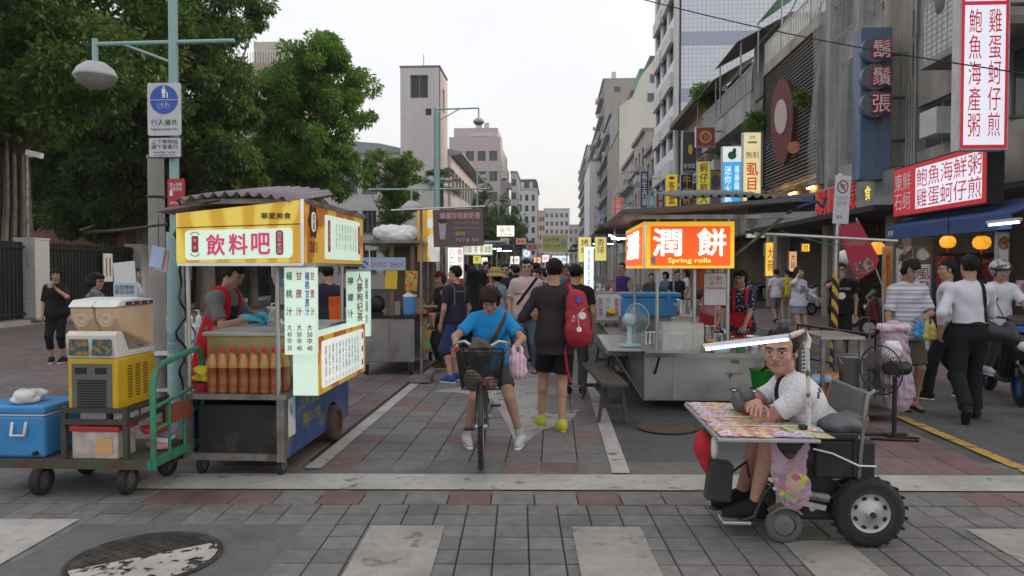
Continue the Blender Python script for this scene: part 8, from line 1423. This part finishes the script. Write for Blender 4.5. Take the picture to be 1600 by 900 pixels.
m_sb=mat('scooter_black',(.016,.016,.018),.22,var=.2);m_sw=mat('scooter_white',(.55,.56,.56),.25);m_sg=mat('scooter_grey',(.16,.16,.15),.3);m_sm=mat('scooter_maroon',(.12,.025,.03),.25);m_sbl=mat('scooter_blue',(.02,.10,.45),.25);m_sbe=mat('scooter_beige',(.38,.35,.27),.4)
sp1=G(1600,634);S1=scooter('black scooter with bright blue trim and wheel at the right edge',(sp1.x+.12,sp1.y+.60,0),-104,m_sb,m_sbl);bxx('blue_trim',m_sbl,S1,.585,.66,-.10,.10,.86,.93,.01)
for k,(px,py,rz,bm_,lb)in enumerate([(1290,492,200,m_sw,'white-fronted scooter beside the woman on the phone'),(1372,512,160,m_sb,'black scooter behind the striped sign pole'),(1352,500,170,m_sbe,'beige scooter beyond the striped sign pole'),(1405,530,150,m_sm,'maroon scooter behind the striped shirt man'),(1190,478,190,m_sg,'grey scooter far down on the right pavement'),(1180,470,185,m_sb,'black scooter farthest down on the right pavement'),(1460,540,140,m_sb,'dark scooter between the striped man and the white shirts'),(1392,500,165,m_sw,'white scooter in front of the milkfish board'),(1278,478,175,m_sb,'black scooter behind the white-fronted scooter'),(1168,466,185,m_sw,'white scooter at the far end of the parked row'),(1338,488,165,m_sg,'grey scooter between pole and beige scooter'),(1428,512,150,m_sg,'grey scooter before the restaurant door')]):
    q=G(px,py);scooter(lb,(q.x,q.y,0),rz,bm_,None)
tag(B().lathe([(.001,0),(.11,0),(.13,.24),(.14,.25),(.001,.24)],n=14).mk('blue_pail',m_sbl,None,(G(1352,500).x-.2,G(1352,500).y-.9,.0)),'blue plastic pail beside the parked scooters','pail')
# ------------------------------------------------------------ people
def at(px,py):g=G(px,py);return (g.x,g.y,0)
def atY(px,Y):q=W(px,420,Y);return (q.x,Y,0)
def cl(name,c,**k):return mat('cloth_'+name,c,.85,var=k.get('var',.12),scale=k.get('scale',5),bump=.25,bscale=220,spec=.2,**{q:v for q,v in k.items()if q not in ('var','scale')})
c_blk=cl('black',(.014,.014,.016));c_navy=cl('navy',(.022,.024,.045));c_white=cl('white',(.60,.60,.66),var=.05);c_grey=cl('grey',(.17,.175,.18));c_khaki=cl('khaki',(.13,.115,.085));c_denim=cl('denim',(.10,.15,.20));c_red=cl('red',(.50,.02,.03));c_orange=cl('orange',(.62,.10,.02));c_pink=cl('pink',(.55,.43,.42),var=.05);c_cyan=cl('cyan',(.02,.26,.60),var=.06);c_plum=cl('plum_dark',(.035,.027,.033));c_dblue=cl('shorts_blue',(.035,.05,.15));c_yel=cl('yellow',(.55,.50,.05));c_purple=cl('purple',(.09,.03,.20));c_dkgrey=cl('darkgrey',(.06,.062,.068));c_lav=cl('lavender',(.27,.25,.36));c_beige=cl('beige',(.42,.35,.26));c_ltblue=cl('ltblue',(.28,.36,.45))
s_blk=cl('shoe_black',(.018,.018,.02));s_wht=cl('shoe_white',(.52,.52,.52));s_lime=cl('shoe_lime',(.48,.50,.06));s_blue=cl('shoe_blue',(.03,.09,.32));s_brown=cl('shoe_brown',(.12,.07,.04))
c_stripe=stripes('cloth_striped_polo',(.60,.61,.66),(.22,.28,.38),.05,.26,2,c3=(.40,.22,.26));c_pattern=cl('pattern_grey',(.22,.23,.26),rgb2=(.06,.06,.08),f2=(.48,.52),s2=40);c_patw=cl('patterned_white',(.66,.65,.67),rgb2=(.56,.55,.58),f2=(.5,.54),s2=60);c_flow=cl('floral_navy',(.02,.025,.05),rgb2=(.5,.4,.38),f2=(.6,.63),s2=35)
# --- wheelchair man
J=person('man in white patterned polo leaning on the scratch-card tray in the wheelchair',(1.71,4.56,0),90,1.78,pel=(0,0,.47),lean=33,head=(56,4,0),la=(.13,.46,.765),ra=(-.12,.50,.80),lp=(-.9,.1,-.35),rp=(.9,.2,-.4),lh=((.9,.5,.02),(0,.1,-1)),rh=((-.9,.35,-.05),(0,.1,-1)),curl=(.4,.4),rf=(.11,.53,.19),lf=(-.10,.50,.19),rk=(0,.5,1),lk=(0,.5,1),fat=1.1,wr=.0035,top=c_patw,sleeve=.56,hem=.06,bot=c_dkgrey,leg=.95,botfat=1.15,shoe=s_blk,toe=m_blkpl,hairs='crop',hairc='dark',hs=1.1,sk='flush',res=.0105,hres=.0036,near=True,collar=cl('collar_mauve',(.17,.10,.15)),fyaw=(6,-6),
    extras=[('strap',c_blk,.020,lambda x,y,z:np.maximum(np.abs(x+.045)-.022,np.maximum(-y,-.05+.25-z))),('diamond_trim',cl('diamond',(.08,.07,.12)),.0185,lambda x,y,z:np.maximum(np.abs(((z*1.0+.0)-.40))-.022+.018*np.abs(np.sin(x*55)),-np.abs(x)+.06))])
lump('bundled grey jacket lying at the wheelchair man\'s waist','jacket','folded_jacket',(1.64,4.38,.665),.12,cl('jacket_grey',(.13,.13,.14)),9,.34,.011,.007)
# --- cyclist
cy=G(752,733);CX,CY=cy.x+.05,cy.y+.92
J=person('woman in bright blue T-shirt straddling the bicycle, head bowed',(CX-.05,CY,0),184,1.53,'f',pel=(0,0,.79),lean=28,head=(-4,40,0),ra=(.29,.54,.92),la=(-.20,.54,.92),rp=(1,-.5,-.2),lp=(-1,-.5,-.2),rh=((.1,.7,-.5),(-.3,-.3,-.9)),lh=((-.1,.7,-.5),(.3,-.3,-.9)),curl=(1.3,1.3),rf=(.22,.12,.085),lf=(-.27,.16,.085),fat=1.16,top=c_cyan,sleeve=.72,hem=.06,bot=c_dkgrey,leg=.72,shoe=s_wht,socks=cl('sock_white',(.5,.5,.5)),hairs='curly',hairc='brown',sk='tan',res=.012,hres=.0045,near=True,fyaw=(14,-14),
    extras=[('bag_strap',cl('strap_brown',(.11,.055,.03)),.022,lambda x,y,z:np.maximum(np.abs(.86*x+.5*(z-.27))-.019,-y))])
T1=J
pbg2=thing('carrier_bag','pink and white striped plastic bag hanging from the bicycle handlebar','bag',W(808,565,CY-.60));F_=Field();F_.cap((0,0,.0),(.01,0,-.08),.055,.075,.04,sq=((0,1,0),1.3));F_.cap((-.03,0,.13),(-.03,0,0),.012,.04,.03);F_.cap((.03,0,.13),(.035,0,0),.012,.04,.03);fobj('bag',F_.mesh(.008,None,.005,50),stripes('bag_stripes',(.62,.36,.48),(.66,.58,.62),.035,.4,0),pbg2);B().tube([(-.03,0,.11),(0,0,.17),(.03,0,.11)],.006,5).mk('handle',c_pink,pbg2)
# --- man with the red backpack
bpos=at(866,668)
J=person('man seen from behind in dark shirt and black shorts with red backpack',bpos,2,1.66,lean=2,head=(6,3,0),ra=(.22,.12,1.02),la=(-.24,.22,1.10),rf=(.07,-.16,.09),lf=(-.13,.10,.085),footp=(0,0),fat=1.05,top=c_plum,sleeve=1.85,hem=.17,bot=c_blk,leg=.78,botfat=1.25,shoe=s_lime,toe=s_lime,hairs='short',hairc='black',sk='tan',res=.012,hres=.0055,fyaw=(12,14),collar=c_plum)
bpk=thing('backpack','red backpack with round badges worn on one shoulder','backpack',(bpos[0]+.215,bpos[1]-.17,1.10),-14);F_=Field();F_.cap((0,0,.20),(.02,-.02,-.14),.10,.135,.05,sq=((0,1,0),1.35));F_.ell((.015,-.07,-.10),(.11,.06,.12),None,.03);fobj('pack',F_.mesh(.010,None,.004,30),mat('backpack_red',(.36,.012,.03),.6,var=.1,bump=.2,bscale=200),bpk)
B().tube([(-.06,.08,.24),(-.11,.14,.33),(-.12,.22,.30)],[.022,.03,.025],6).mk('strap',mat('backpack_red',(0,0,0)),bpk);B().tube([(-.08,.03,-.1),(-.12,.02,-.3),(-.09,.0,-.5),(-.05,.0,-.62)],.013,5).mk('loose_strap',mat('backpack_red',(0,0,0)),bpk);B().tube([(-.11,.05,.2),(-.13,.03,0),(-.11,.03,-.16)],[.03,.035,.025],6).mk('side_panel',c_blk,bpk)
for (x,y,z,r_,m_,nm)in ((.085,-.125,.05,.035,m_white,'badge'),(.06,-.155,-.08,.025,k_wht,'badge'),(.045,-.09,.20,.028,mat('star_blue',(.05,.1,.5),.5),'star_charm')):B().cyl((x,y,z),(x+.004,y-.014,z),r_,n=16).mk(nm,m_,bpk)
B().tube([(-.0+.012*math.cos(a),-.14,.02+.03*math.sin(a))for a in [k*math.pi/6 for k in range(12)]],.005,5,True).mk('carabiner',m_chrome,bpk);B().tube([(.1,-.08,.12),(.04,-.13,.06),(.06,-.155,-.06)],.003,4).mk('cord',m_white,bpk)
# --- pink polo man
pp_=at(822,583)
J=person('man in glasses, pink polo and jeans facing the camera in the lane',pp_,183,1.70,head=(3,2,0),fat=1.14,top=c_pink,sleeve=.75,hem=.10,bot=c_denim,leg=1.95,shoe=s_blk,sandals=True,hairs='short',sk='light',res=.014,hres=.006,glasses=True,collar=c_pink,rf=(.14,.05,.085),lf=(-.14,-.05,.085),extras=[('bag_strap',c_blk,.025,lambda x,y,z:np.maximum(np.abs(.8*x+.6*(z-.30)-.01)-.022,-y)),('chest_stripe',c_red,.0225,lambda x,y,z:np.maximum(np.minimum(np.abs(z-.30)-.006,np.abs(z-.275)-.004),-y))])
# --- navy T-shirt man with blue shorts
np2=at(712,596)
J=person('man in navy T-shirt, baggy blue shorts and blue sneakers turned left',np2,48,1.60,head=(30,0,0),rf=(.10,.10,.085),lf=(-.12,-.04,.085),top=c_navy,sleeve=.7,hem=.04,bot=c_dblue,leg=1.12,botfat=1.6,shoe=s_blue,hairs='short',sk='flush',res=.014,hres=.006,collar=c_navy,fyaw=(30,20),extras=[('strap',c_khaki,.021,lambda x,y,z:np.maximum(np.abs(np.abs(x)-.10)-.012,np.maximum(y-.03,.22-z))),('strap',c_khaki,.021,lambda x,y,z:np.maximum(np.maximum(np.abs(x)-.10,np.abs(z-.43)-.012),y))])
# --- crowd in the lane
G1='people crowding the lane'
person('long-haired woman in dark top behind the navy T-shirt man',atY(738,11.2),20,1.58,'f',top=c_blk,bot=c_blk,leg=1.9,shoe=s_blk,hairs='long',sk='light',group=G1);person('woman with reddish hair holding the toddler',atY(690,11.8),120,1.52,'f',top=c_plum,bot=c_dkgrey,leg=1.9,shoe=s_brown,hairs='bob',hairc='red',sk='light',head=(20,15,0),la=(-.1,.28,1.0),ra=(.1,.28,.95),group=G1)
q=atY(692,11.35);person('toddler in black vest carried at the woman\'s side',(q[0],q[1],.62),130,.80,pel=(0,0,.30),rf=(.05,.18,.08),lf=(-.05,.2,.08),top=c_blk,sleeve=.0,hem=.02,bot=c_dkgrey,leg=.8,shoe=s_brown,hairs='short',sk='light',res=.012,group=None,head=(30,5,0))
J=person('woman in straw bucket hat turned left in the crowd',atY(776,12.6),50,1.55,'f',top=c_ltblue,bot=c_dkgrey,leg=1.9,shoe=s_blk,hairs='bob',sk='light',head=(20,8,0),group=G1)
ht=thing('straw_hat','tan straw bucket hat on the woman in the crowd','hat',J['T'].location,50);hc_=J['ho'];B().lathe([(.175,-.035),(.155,.0),(.11,.025),(.104,.04),(.10,.09),(.075,.118),(.001,.125),(.001,.12),(.095,.06),(.10,.02),(.15,-.008)],(hc_[0],hc_[1]-.012,hc_[2]+.035),24).mk('hat',mat('straw',(.40,.27,.12),.85,var=.2,scale=60,bump=.5),ht);B().lathe([(.112,.022),(.108,.05)],(hc_[0],hc_[1]-.012,hc_[2]+.035),24).mk('hat_band',mat('straw_dark',(.30,.19,.08),.8),ht)
person('man in black T-shirt behind the red backpack, seen from behind',atY(899,9.4),-5,1.62,top=c_blk,bot=c_dkgrey,leg=1.9,shoe=s_blk,hairs='short',sk='tan',group=G1)
crowd=[(790,14.2,175,1.66,'m','short',c_navy,True,'man in glasses and navy shirt facing the camera behind the straw hat'),(759,17,190,1.72,'m','short',c_dkgrey,False,'dark-haired tall man far left in the crowd'),(806,15.5,30,1.63,'m','short',c_dkgrey,False,'man with head turned down behind the pink polo man'),(806,13.6,160,1.45,'f','bob',c_beige,False,'short woman peeking beside the pink polo man'),(839,12.6,150,1.55,'f','pony',c_beige,False,'woman with tied hair right of the pink polo man'),(838,16.8,0,1.70,'m','short',c_blk,False,'dark-haired man seen from behind over the pink polo man'),(854,12.3,5,1.58,'m','short',c_dkgrey,False,'person in grey seen from behind left of the backpack man'),(752,12.2,30,1.55,'f','long',c_plum,False,'woman with black hair left of the straw hat'),(878,19,180,1.66,'m','short',c_red,False,'person in red facing the camera deep in the crowd'),(823,21,0,1.66,'m','short',c_grey,False,'man in grey walking away deep in the crowd'),(780,22,180,1.6,'f','long',c_white,False,'woman in white deep on the left of the crowd'),(860,24,175,1.68,'m','short',c_ltblue,False,'man in light blue deep in the crowd'),(845,29,180,1.62,'f','bob',c_orange,False,'woman in orange far down the lane'),(800,30,0,1.7,'m','short',c_blk,False,'man in black far down the lane'),(888,30,0,1.66,'m','short',c_white,False,'man in white far down the lane'),(713,14.5,60,1.6,'f','bob',c_red,False,'woman in red at the herb tea stall'),(728,15.5,20,1.66,'m','short',c_grey,False,'man in grey at the herb tea stall'),(768,14.8,200,1.5,'f','bob',c_orange,False,'woman in orange left of the man in glasses'),(818,17.5,170,1.64,'m','short',c_white,False,'man in white over the pink polo man\'s shoulder'),(846,14.6,190,1.58,'f','long',c_pink,False,'woman in pink behind the dark shirt man'),(872,15.8,185,1.67,'m','short',c_denim,False,'man in denim blue behind the backpack man'),(912,15.5,10,1.6,'f','pony',c_yel,False,'woman in yellow beside the herb tea cart'),(884,23,180,1.66,'m','short',c_navy,False,'man in navy deep on the right of the crowd'),(832,25,185,1.55,'f','bob',c_lav,False,'woman in lavender deep in the crowd'),(770,19.5,0,1.7,'m','short',c_khaki,False,'man in khaki walking away on the left')]
for px,Y,rz,h_,sx,hs_,tp_,gl,lb in crowd:person(lb,atY(px,Y),rz,h_,sx,top=tp_,bot=[c_dkgrey,c_denim,c_blk][int(Y)%3],leg=1.9,shoe=s_blk,hairs=hs_,sk=['light','tan'][int(Y)%2],glasses=gl,res=.026,hres=.0105,group=G1,head=(rnd.uniform(-15,15),5,0))
# --- left side
lp_=at(90,566)
J=person('woman in black drinking from a white cup by the fence',lp_,196,1.57,'f',head=(12,8,0),la=(-.06,.22,1.27),lp=(-.7,-.1,-.6),lh=((.3,.3,.8),(.6,.4,0)),curl=(.3,.9),top=c_blk,sleeve=.9,hem=.10,bot=c_blk,leg=1.55,shoe=s_blk,hairs='bob',sk='tan',res=.014,hres=.006)
ct=thing('paper_cup','white paper cup in the hand of the woman in black','cup',J['T'].location,196);hw_=J['wL']+np.array((.05,.09,.07));B().lathe([(.001,-.06),(.03,-.06),(.042,.05),(.045,.055),(.001,.05)],tuple(hw_),14).mk('cup',m_white,ct)
person('short woman in grey patterned top behind the slush machine',atY(148,9.3),280,1.50,'f',head=(0,3,0),top=c_pattern,bot=c_dkgrey,leg=1.9,shoe=s_blk,hairs='curly',hairc='dark',sk='tan',res=.016,glasses=True);person('woman with brown hair in white behind the sauce table',atY(210,12.5),300,1.58,'f',top=c_white,bot=c_denim,leg=1.9,shoe=s_blk,hairs='long',hairc='brown',sk='light')
vx,vy=-3.14,6.62
J=person('drink vendor in grey T-shirt and red apron working at the counter',(vx,vy,0),-98,1.66,lean=16,head=(-4,30,0),ra=(.14,.46,1.16),la=(-.14,.46,1.16),rp=(.5,-.7,-.5),lp=(-.5,-.7,-.5),nohands=('l','r'),top=c_grey,sleeve=.8,hem=.10,bot=c_ltblue,leg=1.9,shoe=s_blk,hairs='short',sk='tan',res=.0125,hres=.0048,near=True,extras=[('apron',c_red,.036,lambda x,y,z:np.maximum(np.maximum(-y-.06,np.abs(x)-.15-.2*np.maximum(.3-z,0)),np.maximum(z-.40,-.40-z)),.42),('apron_strap',c_red,.036,lambda x,y,z:np.maximum(np.abs(np.abs(x)-.095)-.022,.34-z)),('apron_bib',c_navy,.0375,lambda x,y,z:np.maximum(np.maximum(-y,np.abs(x)-.07),np.abs(z-.33)-.08))])
for sd_,nm in ((J['wR'],1),(J['wL'],-1)):Hf=Field();handfield(Hf,sd_-np.array((0,.0,0)),(-.2*nm,.9,-.2),(0,-.2,-1),.98,.55,nm);Hf.cap(sd_-np.array((0,.07,0)),sd_,.036,.034,.02);fobj('glove',Hf.mesh(.006),mat('glove_blue',(.04,.42,.62),.45),J['T'])
txt(J['T'],'寧夏',k_yel,(0.05,.30,.98),.12,.05,'B');
person('vendor in navy shirt and orange apron seen from behind',atY(512,9.2),35,1.62,head=(15,12,0),la=(-.26,.30,1.08),top=c_navy,sleeve=.75,bot=c_dkgrey,leg=1.9,shoe=s_blk,hairs='short',sk='tan',res=.014,extras=[('apron',c_orange,.03,lambda x,y,z:np.maximum(np.maximum(y-.30,-x-.03),np.maximum(z-.38,-.45-z)),.42)])
# --- right side
J=person('spring roll vendor in floral shirt and red apron leaning on the counter',(W(1158,430,9.5).x+.03,9.6,0),160,1.55,'f',lean=10,head=(-12,4,0),ra=(.30,.45,.79),la=(-.06,.46,.79),rh=((.1,.9,-.3),(0,-.3,-1)),lh=((0,.9,-.3),(0,-.3,-1)),top=c_flow,sleeve=.75,hem=.08,bot=c_dkgrey,leg=1.9,shoe=s_blk,hairs='fringe',sk='tan',res=.013,hres=.005,near=True,extras=[('apron',c_red,.030,lambda x,y,z:np.maximum(np.maximum(-y-.07,np.abs(x)-.15),np.maximum(z-.24,-.5-z)),.42),('apron_strap',c_red,.028,lambda x,y,z:np.maximum(np.abs(np.abs(x)-.085)-.022,.2-z))])
person('tea vendor in purple vest behind the herb tea cart',atY(972,14.8),130,1.68,fat=1.12,top=c_purple,sleeve=.0,bot=c_dkgrey,leg=1.9,shoe=s_blk,hairs='crop',sk='light',head=(10,0,0),res=.015)
for k,(px,Y,rz,tp_,lb)in enumerate([(1018,19,180,c_dkgrey,'diner in dark grey behind the spring roll cart, leftmost'),(1040,20,120,c_denim,'diner in blue behind the spring roll cart, second'),(1058,18.5,200,c_blk,'diner in black behind the spring roll cart, third'),(1072,21,90,c_white,'diner in white behind the spring roll cart, rightmost'),(1095,23,0,c_dkgrey,'passer-by in grey behind the white notice')]):person(lb,atY(px,Y),rz,1.45+.03*k,['m','f'][k%2],top=tp_,bot=c_dkgrey,leg=1.9,shoe=s_blk,hairs=['short','bob'][k%2],sk='tan',res=.026,hres=.0105,group='people behind the spring roll cart')
person('man in white T-shirt and grey shorts walking away on the right pavement',at(1212,506),5,1.55,rf=(.09,.22,.085),lf=(-.09,-.28,.14),footp=(0,40),top=c_white,bot=c_grey,leg=.85,botfat=1.3,shoe=s_blk,hairs='short',sk='tan',res=.018,hres=.008);person('woman in yellow top walking away beside the white T-shirt man',atY(1230,22.5),5,1.55,'f',top=c_yel,sleeve=1.6,bot=c_beige,leg=1.9,shoe=s_wht,hairs='pony',hairc='brown',sk='light',res=.018,hres=.008)
J=person('woman in white cardigan and lavender dress talking on the phone',atY(1248,15.6),205,1.60,'f',head=(18,0,0),ra=(.13,.10,1.40),rp=(.8,.2,-.6),rh=((-.1,.1,1),(-1,.1,0)),curl=(.9,.4),la=(-.38,.12,.98),top=c_white,sleeve=1.9,hem=.06,skirt=(c_lav,.66,.19),shoe=s_wht,hairs='long',hairc='brown',sk='light',res=.015,hres=.0065,extras=[('dress_front',c_lav,.020,lambda x,y,z:np.maximum(np.abs(x)-.075,np.maximum(-y,z-.40)))])
J=person('man in black printed T-shirt with a hand on his mouth beside the striped pole',atY(1314,13.0),165,1.66,head=(-6,3,0),ra=(.04,.20,1.42),rp=(.8,.2,-.5),rh=((-.4,.1,.8),(-.2,-.9,0)),curl=(.8,.5),top=c_blk,bot=c_blk,leg=1.2,botfat=1.3,shoe=s_blk,hairs='short',sk='tan',glasses=True,res=.014,hres=.006,fat=1.1);txt(J['T'],'NEWYORK',k_wht,(-.02,.155,1.26),.24,.04,'B');B().cyl((0,.165,1.14),(0,.17,1.14),.06,n=16).mk('shirt_print',k_wht,J['T'])
sp2=at(1416,638)
J=person('young man in striped polo and khaki shorts looking down at his bags',sp2,186,1.67,head=(4,24,0),la=(-.03,.26,1.05),lp=(-.7,-.3,-.5),ra=(.28,.10,.85),lh=((.8,.3,-.3),(0,-.4,-.8)),curl=(.5,1.2),top=c_stripe,sleeve=.85,hem=.12,bot=c_khaki,leg=.92,botfat=1.2,shoe=s_blk,sandals=True,hairs='fringe',sk='tan',res=.0125,hres=.005,near=True,collar=cl('collar_white',(.6,.6,.63)))
for k,(dx,m_,lb)in enumerate(((-.02,mat('bag_skyblue',(.05,.33,.66),.4),'small sky blue plastic bag held by the striped man'),(.07,mat('bag_lemon',(.60,.52,.14),.4),'small yellowish plastic bag held by the striped man'))):F_=Field();F_.cap((-.03,0,.05),(-.035,0,-.06),.032,.04,.02,sq=((0,1,0),1.3));F_.cap((.03,0,.05),(.035,0,-.06),.032,.04,.02,sq=((0,1,0),1.3));F_.cap((-.025,0,.14),(-.03,0,.05),.007,.02,.02);F_.cap((.025,0,.14),(.03,0,.05),.007,.02,.02);o=fobj('plastic_bag',F_.mesh(.008,None,.005,55),m_,None);o.location=(sp2[0]+.02+dx,sp2[1]-.30-.02*k,.93-.02*k);tag(o,lb,'bag')
person('man in white shirt half hidden, profile to the left, beside the black bag',atY(1481,9.3),65,1.66,head=(20,0,0),top=c_white,sleeve=1.9,hem=-.06,bot=c_blk,leg=1.98,botfat=1.15,shoe=s_blk,hairs='short',sk='tan',res=.014,hres=.006,belt=c_blk,rf=(.1,-.25,.12),lf=(-.1,.2,.085))
wp=at(1512,655)
J=person('man in white shirt and black trousers walking away with black shoulder bag',wp,-8,1.70,head=(4,2,0),lf=(-.13,-.30,.17),rf=(.12,.14,.085),footp=(0,45),la=(-.27,.04,.93),ra=(.20,.34,1.08),rp=(.5,-.5,-.8),top=c_white,sleeve=1.9,hem=-.07,bot=c_blk,leg=1.98,botfat=1.2,shoe=s_blk,toe=m_blkpl,hairs='short',sk='tan',res=.0125,hres=.0055,fat=1.04,belt=c_blk,collar=c_white,wr=.006,extras=[('bag_strap',c_blk,.024,lambda x,y,z:np.maximum(np.abs(x-.115+.12*(z-.3))-.02,np.maximum(y,.1-z)))])
mb_=thing('messenger_bag','big black shoulder bag on the white-shirted man\'s right side','bag',(wp[0]+.24,wp[1]-.02,1.0),-18);F_=Field();F_.cap((-.10,0,.05),(-.13,0,-.14),.06,.07,.04);F_.cap((.14,0,.0),(.17,0,-.16),.05,.06,.04);F_.cap((-.1,0,-.05),(.14,0,-.10),.09,.09,.05);fobj('bag',F_.mesh(.011,None,.004,26),mat('bag_black',(.018,.019,.021),.5,bump=.2),mb_);B().tube([(-.08,-.03,.1),(-.09,-.06,.3),(-.10,-.08,.46),(-.10,.0,.53)],.018,5).mk('strap',c_blk,mb_);box('buckle',m_chrome,mb_,(-.09,-.065,.16),(.03,.02,.05))
# scooter rider
rp_=(sp1.x+.20,sp1.y+.92,0)
J=person('scooter rider in white T-shirt wearing the silver helmet',rp_,168,1.62,pel=(0,0,.92),lean=10,head=(8,8,0),ra=(.24,.44,1.06),la=(-.24,.44,1.06),rf=(.18,.30,.36),lf=(-.20,.34,.10),curl=(1.2,1.2),top=c_white,sleeve=.75,bot=c_dkgrey,leg=1.9,shoe=s_wht,hairs=None,hairc='black',sk='tan',res=.014,hres=.006)
hm_=thing('helmet','silver and black open-face helmet on the scooter rider','helmet',J['T'].location,168);o_,M_=J['ho'],J['hm'];F_=Field();F_.ell(o_+M_@np.array((0,-.015,.035)),(.125,.14,.125),M_)
def hp_(Fv,X,Y,Z):ly=(X-o_[0])*M_[0,1]+(Y-o_[1])*M_[1,1]+(Z-o_[2])*M_[2,1];lz=(X-o_[0])*M_[0,2]+(Y-o_[1])*M_[1,2]+(Z-o_[2])*M_[2,2];return np.maximum(Fv,np.minimum(np.maximum(ly-.03,-.09-lz),.045-lz))
fobj('shell',F_.mesh(.009,hp_),mat('helmet_silver',(.34,.36,.37),.25,.3,rgb2=(.06,.07,.07),f2=(.5,.54),s2=14),hm_);B().tube([V3(o_+M_@np.array((.118*math.cos(a),-.015+.135*math.sin(a),.042)))for a in [math.pi*k/14 for k in range(15)]],.012,6).mk('visor_rim',m_black,hm_)
# ------------------------------------------------------------ thin evening haze
hz=B().bx(-160,160,-30,600,-1.2,60).mk('haze',None);hz['kind']='stuff'
hmx=bpy.data.materials.new('haze');hmx.use_nodes=True;hn=hmx.node_tree;hn.nodes.clear();ho_=hn.nodes.new('ShaderNodeOutputMaterial');hv=hn.nodes.new('ShaderNodeVolumePrincipled');hv.inputs['Color'].default_value=(.98,.97,.97,1);hv.inputs['Density'].default_value=.0004;hv.inputs['Anisotropy'].default_value=.2;hn.links.new(hv.outputs[0],ho_.inputs['Volume']);hz.data.materials.append(hmx)
# ------------------------------------------------------------ finish
bpy.data.objects.remove(_to);bpy.data.scenes.remove(_ts)
